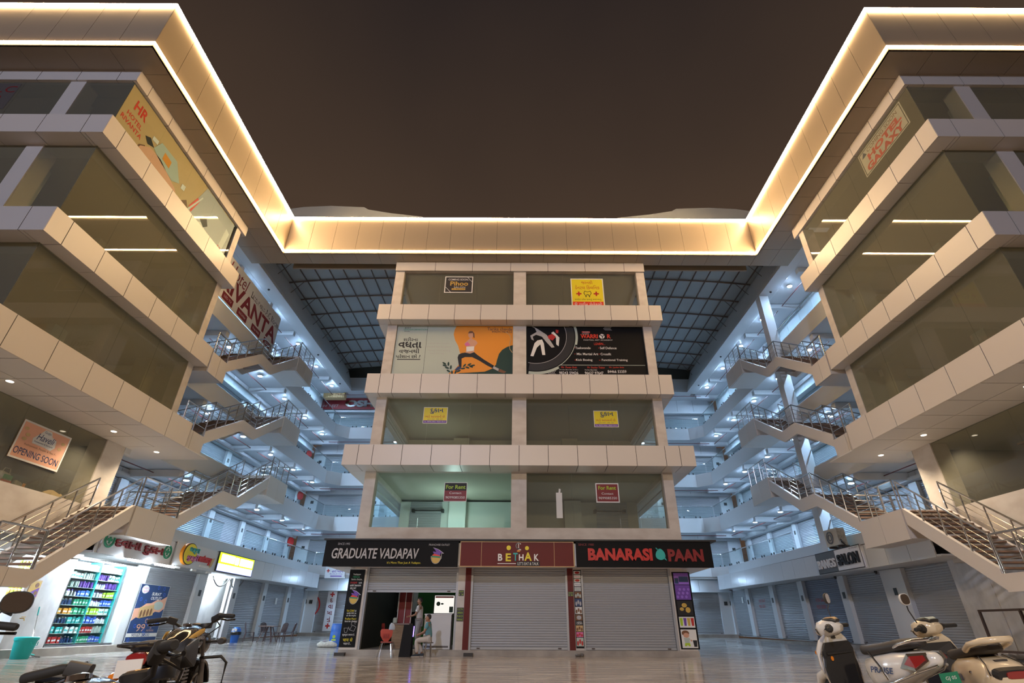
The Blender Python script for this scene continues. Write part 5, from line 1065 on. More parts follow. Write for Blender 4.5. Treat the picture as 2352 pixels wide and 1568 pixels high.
    letter(r, fr, 'ink_pink', [('ધક્કા', -0.60, 1.90, 0.3, 0.1, dict(c=0.01)), ('મુક્કી', -0.56, 1.80, 0.36, 0.12, dict(c=0.01))])
    letter(r, fr, 'ink_white', [('SURAT', 0.18, 1.72, 0.62, 0.12, dict(bold=0.03, shear=0.15)), ('OUTLET', 0.24, 1.56, 0.72, 0.12, dict(bold=0.03, shear=0.15))])
    letter(r, fr, 'ink_peach', [('ONLY', 0.30, 0.74, 0.72, 0.17), ('99', -0.22, 0.50, 0.52, 0.26), ('4 BURGER', 0.42, 0.58, 0.5, 0.06), ('OR', 0.42, 0.49, 0.1, 0.06), ('HOTDOG', 0.42, 0.40, 0.46, 0.06)])
    k = MB(); k.fbox(fr, -0.94, 0.94, 0.18, 0.31, 0, 0.004); o = k.build('phone_band', 'paper', r); letter(o, fr, 'ink_navy', [('90167 28500', -0.1, 0.245, 1.1, 0.10, dict(c=0.008))])
    k = MB()
    for a, b in ((-0.72, 1.5), (0.2, 1.96), (-0.4, 1.42), (0.7, 1.72), (0.75, 0.64), (0.1, 0.66), (-0.6, 0.56), (0.0, 0.4), (-0.75, 0.08), (0.6, 1.94), (0.1, 0.28)): ringpoly(k, fr, a, b, 0.05, 0.07, 0.004, 0.003, 10)
    k.build('doodle_artwork', 'ink_blue', r)
    # advert on the marble wall
    fr = L(-15.235, 17.8, 1.68); r = board('wall_poster', 'small yellow and purple cup advert on the marble wall by the corner shop', 'poster', fr, 0.40, 0.50, 'ink_tan', th=0.012)
    k = MB(); k.fbox(fr, -0.17, 0.17, 0.03, 0.46, 0, 0.003); k.build('yellow_field', 'ink_gold', r); k = MB(); k.poly(fr, [(-0.17, 0.03), (0.17, 0.03), (0.17, 0.30), (-0.17, 0.12)], 0.004); k.build('purple_field', 'ink_purple', r); k = MB(); k.disc(fr, 0.06, 0.36, 0.07, 0.004, 0.003); k.disc(fr, 0.09, 0.14, 0.06, 0.008, 0.003); k.build('cup_artwork', 'ink_brown', r)
    # clinic signs on the far wall
    fr = front(-13.4, 40.93, 0.62); r = board('clinic_sign', 'tall narrow white clinic sign with red crosses and Gujarati letters on the far pier', 'sign', fr, 0.66, 2.62, 'sign_white', th=0.04)
    letter(r, fr, 'ink_darkred', [('દ', 0, 1.92, 0.2, 0.26, dict(bold=0.02)), ('વા', 0, 1.52, 0.32, 0.26, dict(bold=0.02)), ('ખા', 0, 1.12, 0.36, 0.26, dict(bold=0.02)), ('નું', 0, 0.72, 0.26, 0.34, dict(bold=0.02))])
    for b in (2.30, 0.32): k = MB(); cross(k, fr, 0, b, 0.16, 0.05); k.build('cross_emblem', 'ink_red', r)
    fr = front(-13.02, 39.52, 3.88); r = board('clinic_lightbox', 'white hospital lightbox with a red cross hanging at the far left corner', 'sign', fr, 1.40, 0.66, 'sign_white', th=0.12)
    k = MB(); cross(k, fr, -0.5, 0.48, 0.11, 0.035); k.build('cross_emblem', 'ink_red', r); letter(r, fr, 'ink_purple', [('હરિ ઓમ', 0.16, 0.47, 0.8, 0.2, dict(bold=0.02)), ('Bandha & Clinic', 0.1, 0.28, 0.9, 0.09)])
    k = MB(); k.fbox(fr, -0.3, 0.5, 0.10, 0.17, 0, 0.004); k.build('phone_band', 'ink_purple', r)
    fr = front(-14.55, 41.10, 2.20); r = thing('painted_cross', 'red circle and cross painted on the shutter in the far left corner', 'emblem', fr.o); k = MB(); ringpoly(k, fr, -0.42, 0, 0.66, 0.76, 0.03, 0.01); k.build('circle_emblem', 'ink_red', r); k = MB(); cross(k, fr, -0.42, 0, 0.42, 0.10, 0.03, 0.01); k.build('cross_emblem', 'ink_red', r)
    fr = front(-14.9, 41.40, 17.35); r = board('signboard', 'red coaching-class signboard with large silver letters on the far top storey', 'sign', fr, 4.8, 1.10, 'ink_darkred', th=0.06)
    letter(r, fr, 'steel', [('OSH', 0.98, 0.50, 2.5, 0.62, dict(bold=0.06, depth=0.08))]); letter(r, fr, 'ink_grey', [('JEE', -2.05, 0.26, 0.5, 0.24, dict(shear=0.2)), ('NEET', -1.25, 0.30, 0.82, 0.26, dict(shear=0.2))])
    t = thing('ducted_unit', 'ribbed beige box unit hanging in front of the red top-storey signboard', 'box', (-15.8, 40.6, 17.9)); k = MB(); k.box(-16.8, -15.0, 40.3, 40.9, 17.75, 18.28)
    for i in range(12): k.box(-16.75 + 0.145*i, -16.68 + 0.145*i, 40.26, 40.3, 17.78, 18.24)
    k.build('unit_body', 'ink_tan', t, tilt=True)
    for i, lv in enumerate(LV[:3]):
        fr = Fr((-16.98, 40.95, lv + 1.72 + rise(41)), (0.3, 1, 0)); r = thing('fire_disc', 'round red wall disc by the far left corner of the %s-storey walkway' % ORD[i], 'disc', fr.o, 'red wall discs'); k = MB(); k.disc(fr, -0.4, 0, 0.33, 0, 0.05); k.build('disc', 'ink_red', r)
    # hotel banner hung under the roof beam
    fr = L(-14.66, 23.45, 14.93); r = board('hotel_banner', 'big white hotel banner with dark red capitals hung on the left top-storey walkway', 'banner', fr, 6.3, 2.42, 'paper', th=0.015)
    k = MB()
    for i in range(24): k.fbox(fr, -0.1 + 0.135*i, -0.04 + 0.135*i, 1.62, 2.38, 0, 0.006)
    k.build('stripe_artwork', 'ink_white', r)
    letter(r, fr, 'ink_darkred', [('Hotel', -1.85, 1.90, 2.0, 0.76, dict(shear=0.25)), ('RIVANTA', -0.02, 1.04, 6.1, 0.96, dict(bold=0.03))]); letter(r, fr, 'ink_black', [('Luxurious A.C Room', 1.35, 1.82, 3.5, 0.40, dict(bold=0.02))])
    for a, w in ((-2.2, 'LED TV'), (-0.7, 'Hot & Cold Water'), (0.9, 'Free Wifi'), (2.4, 'Parking')):
        k = MB(); k.sweep([fr.pt(a - 0.5, 0.27, 0.006), fr.pt(a + 0.5, 0.27, 0.006)], (0.20, 0.008), 12, p=4, up=fr.n); o = k.build('pill_band', 'ink_darkred', r); letter(o, fr, 'ink_white', [(w, a, 0.27, 0.7, 0.14, dict(c=0.018))])
    # right wing
    fr = R(13.84, 23.78, 3.05); r = board('signboard', 'salon signboard, half slate grey and half white, with raised letters', 'sign', fr, 3.5, 0.87, 'sign_white', th=0.06, edge='ink_black', ew=0.03)
    k = MB(); k.fbox(fr, -1.72, -0.15, 0.03, 0.84, 0, 0.008); k.build('slate_field', 'bike_grey', r)
    letter(r, fr, 'ink_white', [('BANGS', -0.92, 0.38, 1.42, 0.36, dict(bold=0.01, depth=0.06))]); letter(r, fr, 'ink_black', [('SALON', 0.80, 0.42, 1.52, 0.44, dict(bold=0.03, depth=0.07)), ('MO. 97230 50517', 1.3, 0.78, 0.6, 0.05)])
    # small notices on the right-hand shutters
    for y, z, m, lab in ((36.0, 2.0, 'ink_red', 'red painted writing on the shutter near the far end of the right wing'), (29.0, 1.85, 'ink_red', 'two faint red painted lines on the shutter left of the salon sign')):
        fr = R(15.37, y, z); r = thing('painted_notice', lab, 'writing', fr.o, 'writing on shutters'); letter(r, fr, m, [('FOR SALE', 0.1, 0.25, 0.9, 0.16, dict(c=0.01)), ('98251 20330', 0.0, -0.05, 0.85, 0.16, dict(c=0.01))])
    for fr, lab in ((R(15.37, 39.0, 2.2), 'small white paper on the last shutter of the right wing'), (L(-15.37, 36.2, 1.95), 'small white paper on a closed shutter of the left wing')):
        r = thing('paper_notice', lab, 'paper', fr.o); k = MB(); k.fbox(fr, -0.14, 0.14, 0, 0.36, 0.011, 0.014); k.build('sheet', 'paper', r)
    # outdoor unit of an air conditioner on the sign band ledge
    t = thing('ac_outdoor_unit', 'beige air-conditioner outdoor unit on the ledge above the salon sign', 'air conditioner', (14.25, 24.1, 3.92))
    k = MB(); k.box(14.0, 14.36, 23.6, 24.6, 4.10, 4.80); k.build('casing', 'ac_beige', t, tilt=True)
    k = MB(); ringpoly(k, R(13.99, 24.2, 4.45), 0, 0, 0.20, 0.26, 0, 0.015); ringpoly(k, R(13.99, 24.2, 4.45), 0, 0, 0.10, 0.14, 0, 0.015); k.build('fan_grille', 'bike_grey', t)
    k = MB(); k.box(14.0, 14.36, 23.585, 23.6, 4.12, 4.78); k.build('side_panel', 'sack_white', t, tilt=True)
    for y in (23.75, 24.45): k = MB(); k.box(14.0, 14.5, y - 0.03, y + 0.03, 4.02, 4.10); k.box(14.4, 14.46, y - 0.03, y + 0.03, 3.88, 4.04); k.build('bracket', 'rust_iron', t, tilt=True)
    k = MB(); k.tube([(14.1, 23.58, 4.3), (14.0, 23.4, 4.2), (14.1, 23.3, 4.0), (14.3, 24.4, 3.98)], 0.03, 7); k.build('refrigerant_pipe', 'black', t, tilt=True)
    for y, x in ((23.3, 15.0), (26.4, 15.0)):
        t = thing('security_camera', 'small black dome camera under the sign band, %s the salon sign' % ('below the near end of' if y < 25 else 'below the far end of'), 'camera', (x, y, 3.0)); k = MB(); k.lathe([(0.06, 0.06), (0.06, 0.0), (0.04, -0.06)], (x, y, 2.97), 12); k.build('camera_dome', 'black_gloss', t, tilt=True)
gallery_signs()

# ------------------------------------------------------------------ pharmacy: glazed front, shelves, stock
def pharmacy():
    r = thing('pharmacy_front', 'glazed pharmacy front with aluminium frame and a bright lit interior', 'shopfront', (-15.3, 20.7, 0.3))
    k = MB()
    for y in (19.07, 22.30): k.box(-15.34, -15.26, y - 0.03, y + 0.03, 0.31, 3.06)
    k.box(-15.34, -15.26, 19.07, 22.3, 0.31, 0.37); k.box(-15.34, -15.26, 19.07, 22.3, 2.99, 3.06); k.build('frame', 'steel', r)
    k = MB(); e = spread(19.1, 22.27, 3)
    for a, b in zip(e, e[1:]): k.box(-15.31, -15.30, a + 0.003, b - 0.003, 0.37, 2.99)
    k.build('glass_pane', 'clear_glass', r)
    k = MB(); k.box(-17.3, -17.2, 19.06, 22.4, 0.3, 3.1); k.box(-17.2, -15.35, 19.06, 19.1, 0.3, 3.1); k.box(-17.2, -15.35, 22.32, 22.4, 0.3, 3.1); k.box(-17.2, -15.35, 19.1, 22.32, 3.06, 3.1); k.box(-17.2, -15.35, 19.1, 22.32, 0.28, 0.31); k.build('interior_lining', 'sign_white', r)
    for y, nm in ((19.9, 'nearer'), (21.4, 'farther')):
        t = thing('tube_light', 'bare white tube light under the pharmacy sign, %s one' % nm, 'light', (-13.66, y, 3.0), 'pharmacy tube lights'); k = MB(); k.tube([(-13.66, y - 0.6, 2.95), (-13.66, y + 0.6, 2.95)], 0.03, 8); k.build('tube', 'tube_cool', t)
        k = MB(); k.box(-13.80, -13.63, y - 0.62, y + 0.62, 2.985, 3.0); k.build('batten', 'lens_housing', t)
    t = thing('tube_light', 'white tube light on the ceiling inside the pharmacy', 'light', (-15.6, 20.7, 3.0)); k = MB(); k.tube([(-15.55, 19.6, 3.01), (-15.55, 21.9, 3.01)], 0.03, 8); k.build('tube', 'tube_cool', t)
    # shelf case
    S = thing('display_shelf', 'tall display case of glass shelves in two bays behind the pharmacy window', 'shelf', (-15.8, 20.6, 0.32))
    ya, ym, yb = 19.45, 20.85, 22.1; zs = [0.40, 0.70, 1.00, 1.28, 1.56, 1.84, 2.12, 2.40, 2.68]
    k = MB(); k.box(-16.15, -16.1, ya, yb, 0.31, 2.98); k.build('back_panel', 'sign_white', S)
    for y in (ya, ym, yb): k = MB(); k.box(-16.1, -15.62, y - 0.012, y + 0.012, 0.31, 2.98); k.build('upright', 'ink_teal', S)
    for z in zs:
        for a, b in ((ya, ym), (ym, yb)): k = MB(); k.box(-16.1, -15.64, a + 0.012, b - 0.012, z - 0.012, z); k.build('shelf_board', 'ink_mint', S)
    protos = {}
    kinds = {'white carton': ('paper', 'box'), 'purple pouch': ('ink_purple', 'pouch'), 'white bottle': ('sign_white', 'bottle'), 'green carton': ('ink_green', 'box'), 'blue carton': ('ink_blue', 'box'), 'orange carton': ('ink_orange', 'box'), 'dark bottle': ('ink_navy', 'bottle'), 'red carton': ('ink_red', 'box'), 'teal carton': ('ink_teal', 'box'), 'pale pouch': ('ink_mint', 'pouch'), 'brown bottle': ('ink_brown', 'bottle'), 'lime carton': ('ink_lime', 'box')}
    plan = [  # per shelf, bottom first: kinds on the nearer and on the farther bay
        ('red carton', 'dark bottle', 'green carton', 'blue carton'), ('teal carton', 'white carton', 'red carton', 'pale pouch'), ('dark bottle', 'teal carton', 'blue carton', 'white bottle'),
        ('orange carton', 'green carton', 'lime carton', 'white carton'), ('dark bottle', 'green carton', 'white bottle', 'blue carton'), ('white bottle', 'blue carton', 'white bottle', 'lime carton'),
        ('pale pouch', 'purple pouch', 'white bottle', 'purple pouch'), ('white carton', 'pale pouch', 'purple pouch', 'white carton'), ('white carton', 'white carton', 'white bottle', 'white carton')]
    def make(kind):
        m, shape = kinds[kind]; nm = {'box': 'medicine_carton', 'bottle': 'medicine_bottle', 'pouch': 'medicine_pouch'}[shape]
        t = thing(nm, '', shape); ORIG[t.name] = Vector((0, 0, 0)); k = MB()
        if shape == 'box': k.box(-0.06, 0.06, -0.052, 0.052, 0, 0.19); k.build('carton', m, t); k = MB(); k.box(0.060, 0.062, -0.04, 0.04, 0.06, 0.11); k.build('print_band', 'ink_white' if m != 'paper' else 'ink_teal', t)
        elif shape == 'bottle': k.lathe([(0.042, 0), (0.045, 0.02), (0.045, 0.12), (0.022, 0.145), (0.022, 0.16)], n=10); k.build('bottle', m, t, smooth=40); k = MB(); k.lathe([(0.026, 0.16), (0.026, 0.19)], n=10); k.build('cap', 'ink_white' if m != 'sign_white' else 'ink_purple', t)
        else: k.sweep([(0, 0, 0), (0, 0, 0.03), (0, 0, 0.15), (0, 0, 0.2)], [(0.03, 0.05), (0.04, 0.055), (0.035, 0.055), (0.01, 0.05)], 10, p=3, up=(1, 0, 0)); k.build('pouch', m, t, smooth=40); k = MB(); k.disc(Fr((0.042, 0, 0.09), (0, 1, 0)), 0, 0, 0.03, 0, 0.002, n=12); k.build('print_disc', 'ink_white', t)
        return t
    rnd = random.Random(11)
    for i, z in enumerate(zs):
        for h, (a, b) in enumerate(((ya, ym), (ym, yb))):
            n = 11; ks = plan[i][2*h:2*h + 2]
            for q in range(n):
                kind = ks[0] if q < 6 else ks[1]; p = (-15.74 - 0.06*rnd.random(), a + (b - a)*(q + 0.6)/(n + 0.2), z)
                lab = '%s on the %s shelf from the bottom, %s bay, %s from its near end' % (kind, ORD[i], 'nearer' if h == 0 else 'farther', ORD[q])
                if kind not in protos: t = protos[kind] = make(kind); t.location = p; tag(t, lab, None, 'packs on the pharmacy shelves'); t.scale = (1, 1, 0.85 + 0.3*rnd.random())
                else: t = copy_tree(protos[kind], p, None, lab); t.scale = (1, 1, 0.85 + 0.3*rnd.random())
    # till counter goods of the shop left of the marble wall
    t = thing('shop_rack', 'white goods rack inside the corner shop below the staircase', 'rack', (-16.6, 16.2, 0.1)); k = MB(); k.box(-17.0, -16.4, 15.2, 17.0, 0.1, 0.16)
    for z in (0.7, 1.15, 1.6, 2.05): k.box(-17.0, -16.45, 15.2, 17.0, z, z + 0.03)
    k.build('rack_shelf', 'white_plastic', t); k = MB(); k.box(-17.05, -17.0, 15.2, 17.0, 0.1, 2.4); k.build('rack_back', 'ink_teal', t)
    rr_ = random.Random(2)
    cols = (('blue', 'ink_blue'), ('violet', 'ink_violet'), ('white', 'paper'), ('teal', 'ink_teal'))
    for j, z in enumerate((0.73, 1.18, 1.63, 2.08)):
        for q in range(6):
            cn, cm = cols[(j + q) % 4]; y = 15.4 + 0.27*q; t = thing('snack_carton', '%s carton on the %s shelf of the corner shop rack, %s from its near end' % (cn, ORD[j], ORD[q]), 'carton', (-16.7, y, z), 'cartons in the corner shop'); k = MB(); k.box(-16.85, -16.55, y - 0.11, y + 0.11, z, z + 0.2 + 0.12*rr_.random()); k.build('carton', cm, t)
    for q in range(4):
        y = 16.9 + 0.12*q; t = thing('packet_strip', 'hanging strip of yellow snack packets at the corner shop door, %s from the street' % ORD[q], 'packets', (-15.2, y, 2.4), 'hanging snack packets'); k = MB()
        k.tube([(-15.2, y, 2.9), (-15.2, y, 1.3)], 0.006, 5); k.build('hanging_string', 'sack_white', t)
        for i in range(7): k = MB(); k.sweep([(-15.2, y, 1.3 + 0.2*i), (-15.2, y, 1.4 + 0.2*i), (-15.2, y, 1.48 + 0.2*i)], [(0.01, 0.05), (0.03, 0.055), (0.01, 0.05)], 8, up=(1, 0, 0)); k.build('packet', 'ink_gold' if (i + q) % 3 else 'ink_lime', t)
    t = thing('tube_light', 'white tube light on the corner shop ceiling', 'light', (-16.2, 15.8, 2.8)); k = MB(); k.tube([(-16.2, 14.6, 2.8), (-16.2, 17.0, 2.8)], 0.03, 8); k.build('tube', 'tube_cool', t)
pharmacy()

# ------------------------------------------------------------------ things standing on the plaza
def stool_chair(nm, lab, m, loc, rot, group):
    """Moulded plastic chair, straight legs, slatted back; faces +y."""
    t = thing(nm, lab, 'chair', (0, 0, 0), group); ORIG[t.name] = Vector((0, 0, 0))
    k = MB(); k.sweep([(0, -0.20, 0.44), (0, 0.0, 0.425), (0, 0.20, 0.435), (0, 0.235, 0.41)], [(0.20, 0.012), (0.215, 0.012), (0.225, 0.012), (0.21, 0.010)], 12, p=5); k.build('seat', m, t, smooth=40)
    k = MB(); n = 9
    for i in range(n):
        a = -0.17 + 0.34*i/(n-1); k.tube([(a*0.92, -0.20, 0.46), (a, -0.245, 0.62), (a*1.02, -0.285, 0.80 + 0.05*(1 - (a/0.19)**2))], 0.012, 5)
    k.tube([(-0.20, -0.19, 0.44), (-0.205, -0.25, 0.65), (-0.19, -0.285, 0.80), (-0.12, -0.30, 0.86), (0, -0.305, 0.88), (0.12, -0.30, 0.86), (0.19, -0.285, 0.80), (0.205, -0.25, 0.65), (0.20, -0.19, 0.44)], 0.018, 7); k.build('backrest', m, t, smooth=40)
    for sx_ in (-1, 1):
        for y0, y1 in ((-0.18, -0.25), (0.20, 0.24)): k = MB(); k.sweep([(sx_*0.19, y0, 0.43), (sx_*0.215, y1, 0.0)], [(0.022, 0.022), (0.017, 0.017)], 7); k.build('leg', m, t)
    t.location = loc; t.rotation_euler = (0, 0, rot); return t
def furniture():
    g = lambda x, y: (x, y, ground(x, y))
    c = stool_chair('plastic_chair', 'brown plastic chair at the cafe table, the one nearest the blue swing bin', 'chair_brown', g(-14.15, 30.9), math.radians(-70), 'brown plastic chairs')
    for (x, y, a), lab in (((-13.55, 31.5, -110), 'brown plastic chair behind the cafe table, between two others'), ((-12.45, 30.6, 75), 'brown plastic chair with its back to the court, on the right of the cafe table'), ((-12.25, 31.3, 100), 'brown plastic chair at the cafe table farthest from the blue swing bin')):
        copy_tree(c, g(x, y), math.radians(a), lab)
    x, y = -13.15, 30.85; z = ground(x, y); t = thing('cafe_table', 'low brown plastic table between four brown chairs', 'table', (x, y, z)); k = MB(); k.box(x - 0.42, x + 0.42, y - 0.42, y + 0.42, z + 0.70, z + 0.735); k.build('tabletop', 'table_brown', t)
    for sx_ in (-1, 1):
        for s2 in (-1, 1): k = MB(); k.sweep([(x + sx_*0.12, y + s2*0.12, z + 0.70), (x + sx_*0.36, y + s2*0.36, z)], [(0.05, 0.02), (0.03, 0.02)], 6); k.build('leg', 'chair_brown', t)
    x, y = -14.3, 29.7; z = ground(x, y); t = thing('swing_bin', 'small blue litter bin with a dark liner, left of the cafe chairs', 'bin', (x, y, z)); k = MB(); k.lathe([(0.17, 0), (0.22, 0.42)], (x, y, z), 16); k.build('bin_body', 'blue_plastic', t, smooth=40); k = MB(); k.lathe([(0.25, 0.34), (0.26, 0.46), (0.24, 0.48)], (x, y, z), 16); k.build('bin_liner', 'black', t, smooth=40); k = MB(); k.lathe([(0.23, 0.46), (0.22, 0.58), (0.14, 0.68)], (x, y, z), 16); k.build('bin_hood', 'blue_plastic', t, smooth=40); k = MB(); k.box(x - 0.12, x + 0.12, y - 0.22, y - 0.17, z + 0.50, z + 0.62); k.build('bin_flap', 'white_plastic', t)
    x, y = -8.75, 28.3; z = ground(x, y); t = thing('plastic_drum', 'tall blue plastic drum left of the central block', 'drum', (x, y, z)); k = MB(); k.lathe([(0.27, 0), (0.29, 0.03), (0.30, 0.25), (0.29, 0.28), (0.30, 0.31), (0.30, 0.6), (0.29, 0.63), (0.30, 0.66), (0.29, 0.86), (0.26, 0.92)], (x, y, z), 24); k.build('drum_body', 'blue_plastic', t, smooth=40); k = MB(); k.lathe([(0.27, 0.9), (0.27, 0.96), (0.1, 0.97)], (x, y, z), 24); k.build('drum_rim', 'blue_plastic', t, smooth=40); fr = front(x - 0.02, y - 0.305, z + 0.32); k = MB(); k.disc(fr, 0, 0.1, 0.07, 0, 0.004); k.fbox(fr, -0.1, 0.1, -0.06, 0.0, 0, 0.004); k.build('drum_print', 'ink_lime', t)
    x, y = -8.85, 27.4; z = ground(x, y); t = thing('floor_sack', 'crumpled white sacks lying at the foot of the blue drum', 'sack', (x, y, z)); k = MB(); rnd = random.Random(9)
    k.sweep([(x - 0.45, y, z + 0.10), (x - 0.3, y + 0.03, z + 0.13), (x - 0.1, y - 0.02, z + 0.11), (x + 0.15, y + 0.02, z + 0.14), (x + 0.38, y, z + 0.10), (x + 0.46, y, z + 0.08)], [(0.08, 0.06), (0.19, 0.13), (0.16, 0.10), (0.20, 0.14), (0.15, 0.09), (0.05, 0.05)], 12); k.build('sack_body', 'sack_white', t, smooth=60)
    x, y = -14.15, 17.0; z = ground(x, y); t = thing('lidded_bucket', 'turquoise lidded bucket by the kerb below the staircase', 'bucket', (x, y, z)); k = MB(); k.lathe([(0.20, 0), (0.21, 0.01), (0.27, 0.50)], (x, y, z), 28); k.build('bucket_body', 'turquoise', t, smooth=40); k = MB(); k.lathe([(0.285, 0.46), (0.29, 0.53), (0.26, 0.55)], (x, y, z), 28); k.build('bucket_lid', 'turquoise', t, smooth=40); k = MB(); k.tube([(x + 0.27, y - 0.14, z + 0.42), (x + 0.32, y - 0.12, z + 0.34), (x + 0.32, y + 0.06, z + 0.34), (x + 0.28, y + 0.1, z + 0.42)], 0.010, 6); k.build('bucket_handle', 'turquoise', t)
    t = thing('floor_mop', 'string mop with a teal grip leaning on the marble wall', 'mop', (-14.6, 17.7, 0.1)); k = MB(); k.tube([(-14.42, 17.62, 0.16), (-15.2, 18.25, 1.40)], 0.012, 7); k.build('mop_pole', 'steel', t); k = MB(); k.tube([(-15.08, 18.15, 1.21), (-15.22, 18.27, 1.44)], 0.018, 8); k.build('mop_grip', 'ink_teal', t); k = MB(); k.sweep([(-14.42, 17.45, 0.16), (-14.42, 17.62, 0.18), (-14.42, 17.8, 0.16)], [(0.03, 0.03), (0.05, 0.035), (0.03, 0.03)], 8); k.build('mop_clamp', 'ink_teal', t)
    k = MB(); rnd = random.Random(4)
    for i in range(26): a = 2*PI*rnd.random(); q = 0.16 + 0.2*rnd.random(); k.tube([(-14.42, 17.62 + 0.12*(rnd.random() - 0.5), 0.16), (-14.42 + 0.6*q*math.cos(a), 17.62 + 0.8*q*math.sin(a), 0.135), (-14.42 + q*math.cos(a), 17.62 + 1.4*q*math.sin(a), 0.115)], 0.012, 5)
    k.build('mop_fringe', 'grey_cloth', t)
    t = thing('wall_tap', 'small brass wall tap on the marble wall above the mop', 'tap', (-15.2, 17.9, 1.1)); k = MB(); k.tube([(-15.25, 17.75, 1.12), (-15.12, 17.75, 1.12), (-15.09, 17.75, 1.06)], 0.014, 7); k.tube([(-15.15, 17.68, 1.16), (-15.15, 17.82, 1.16)], 0.01, 6); k.build('tap_body', 'ink_gold', t)
    # tilted iron barrier beside the right-hand steps, with debris behind it
    t = thing('iron_frame', 'rusty iron frame barrier standing by the marble wall under the right staircase', 'barrier', (14.3, 16.4, 0.1))
    for y, nm in ((17.8, 'frame_upright'), (16.35, 'frame_upright'), (16.05, 'frame_upright'), (14.6, 'frame_upright')): k = MB(); k.box(14.28, 14.34, y - 0.03, y + 0.03, 0.1, 1.46); k.build(nm, 'rust_iron', t)
    for z in (1.43, 0.36): k = MB(); k.box(14.285, 14.335, 14.6, 17.8, z - 0.03, z + 0.03); k.build('frame_rail', 'rust_iron', t)
    t = thing('rag_heap', 'small heap of dirty sacking behind the rusty iron frame', 'heap', (14.62, 17.3, 0.1)); t['kind'] = 'stuff'; k = MB(); rnd = random.Random(8)
    for i in range(12): k.ball((14.5 + 0.14*rnd.random(), 16.9 + 0.9*rnd.random(), 0.2 + 0.12*rnd.random()), (0.09, 0.14, 0.1), 8)
    k.build('sacking', 'kerb_stone', t, smooth=40)
    # in and before the open shop
    def red_chair(lab, loc, rot):
        t = thing('steel_leg_chair', lab, 'chair', (0, 0, 0), 'red shell chairs'); ORIG[t.name] = Vector((0, 0, 0))
        k = MB(); k.sweep([(0, -0.20, 0.47), (0, 0, 0.45), (0, 0.2, 0.46)], [(0.19, 0.012), (0.21, 0.014), (0.20, 0.012)], 12, p=4); k.build('seat', 'chair_red', t, smooth=40)
        k = MB(); k.sweep([(0, -0.20, 0.48), (0, -0.235, 0.54), (0, -0.26, 0.66), (0, -0.28, 0.80), (0, -0.285, 0.86)], [(0.07, 0.010), (0.12, 0.010), (0.20, 0.012), (0.215, 0.012), (0.18, 0.010)], 14, p=3, up=(0, 1, 0)); k.build('backrest', 'chair_red', t, smooth=40)
        k = MB()
        for i in range(7): a = -0.10 + 0.2*i/6; k.box(a - 0.006, a + 0.006, -0.285, -0.262, 0.58, 0.72)
        k.build('back_slot', 'ink_darkred', t)
        for sx_ in (-1, 1):
            for y0, y1 in ((-0.14, -0.26), (0.16, 0.26)): k = MB(); k.tube([(sx_*0.12, y0*0.5, 0.44), (sx_*0.17, y0, 0.42), (sx_*0.25, y1, 0.0)], 0.012, 7); k.build('leg', 'chrome', t)
        t.location = loc; t.rotation_euler = (0, 0, rot); return t
    a = red_chair('red shell chair on steel legs standing on the paving in front of the open shop', (-4.62, 20.75, 0), math.radians(4))
    copy_tree(a, (-5.2, 23.6, 0.19), math.radians(-60), 'red shell chair in the shade inside the open shop')
    t = thing('white_counter', 'white serving counter at the right side of the open shop', 'counter', (-3.15, 22.9, 0.19)); k = MB(); k.box(-3.66, -2.62, 22.65, 23.3, 0.19, 1.34); k.build('counter_front', 'white_plastic', t); k = MB(); k.box(-3.68, -2.60, 22.63, 23.34, 1.34, 1.38); k.build('counter_top', 'sign_white', t); k = MB(); k.box(-3.6, -2.68, 22.64, 22.66, 0.24, 0.30); k.build('kick_strip', 'bike_grey', t)
    t = thing('lit_menu_screen', 'bright white lit display above the serving counter', 'display', (-3.0, 23.6, 1.38)); k = MB(); k.box(-3.46, -2.66, 23.6, 23.68, 1.42, 2.06); k.build('screen', 'door_glow', t); k = MB(); k.box(-3.5, -2.62, 23.66, 23.72, 1.38, 2.1); k.build('screen_case', 'trim_black', t)
    k = MB(); fr = front(-3.06, 23.595, 1.42); k.fbox(fr, -0.38, 0.38, 0.56, 0.62, 0, 0.004); k.build('screen_strip', 'ink_red', t); k = MB(); k.disc(fr, -0.24, 0.34, 0.08, 0, 0.004); k.disc(fr, -0.08, 0.34, 0.06, 0, 0.004, ry=0.03); k.fbox(fr, 0.22, 0.38, 0.02, 0.24, 0, 0.004); k.build('screen_artwork', 'ink_darkgreen', t)
    t = thing('wooden_counter', 'pale wooden counter with a shelf top in the middle of the open shop', 'counter', (-4.7, 23.2, 0.19)); k = MB(); k.box(-4.95, -4.42, 23.0, 23.7, 0.19, 1.0); k.build('counter_front', 'wood', t); k = MB(); k.box(-5.02, -4.3, 22.96, 23.75, 1.0, 1.05); k.build('counter_top', 'table_brown', t)
    t = thing('bottle_rack', 'dark red rack with pale posts on the wooden counter', 'rack', (-4.65, 23.4, 1.05)); k = MB(); k.box(-4.9, -4.35, 23.5, 23.55, 1.05, 2.2); k.build('rack_back', 'ink_darkred', t)
    for x in (-4.9, -4.62, -4.36): k = MB(); k.tube([(x, 23.42, 1.05), (x, 23.42, 2.2)], 0.018, 7); k.build('rack_post', 'white_plastic', t)
    t = thing('water_jar', 'clear blue water jar on the left end of the wooden counter', 'jar', (-4.93, 22.9, 1.05)); k = MB(); k.lathe([(0.07, 0), (0.09, 0.02), (0.09, 0.16), (0.05, 0.2)], (-4.9, 23.08, 1.05), 14); k.build('jar_body', 'ink_mint', t, smooth=40)
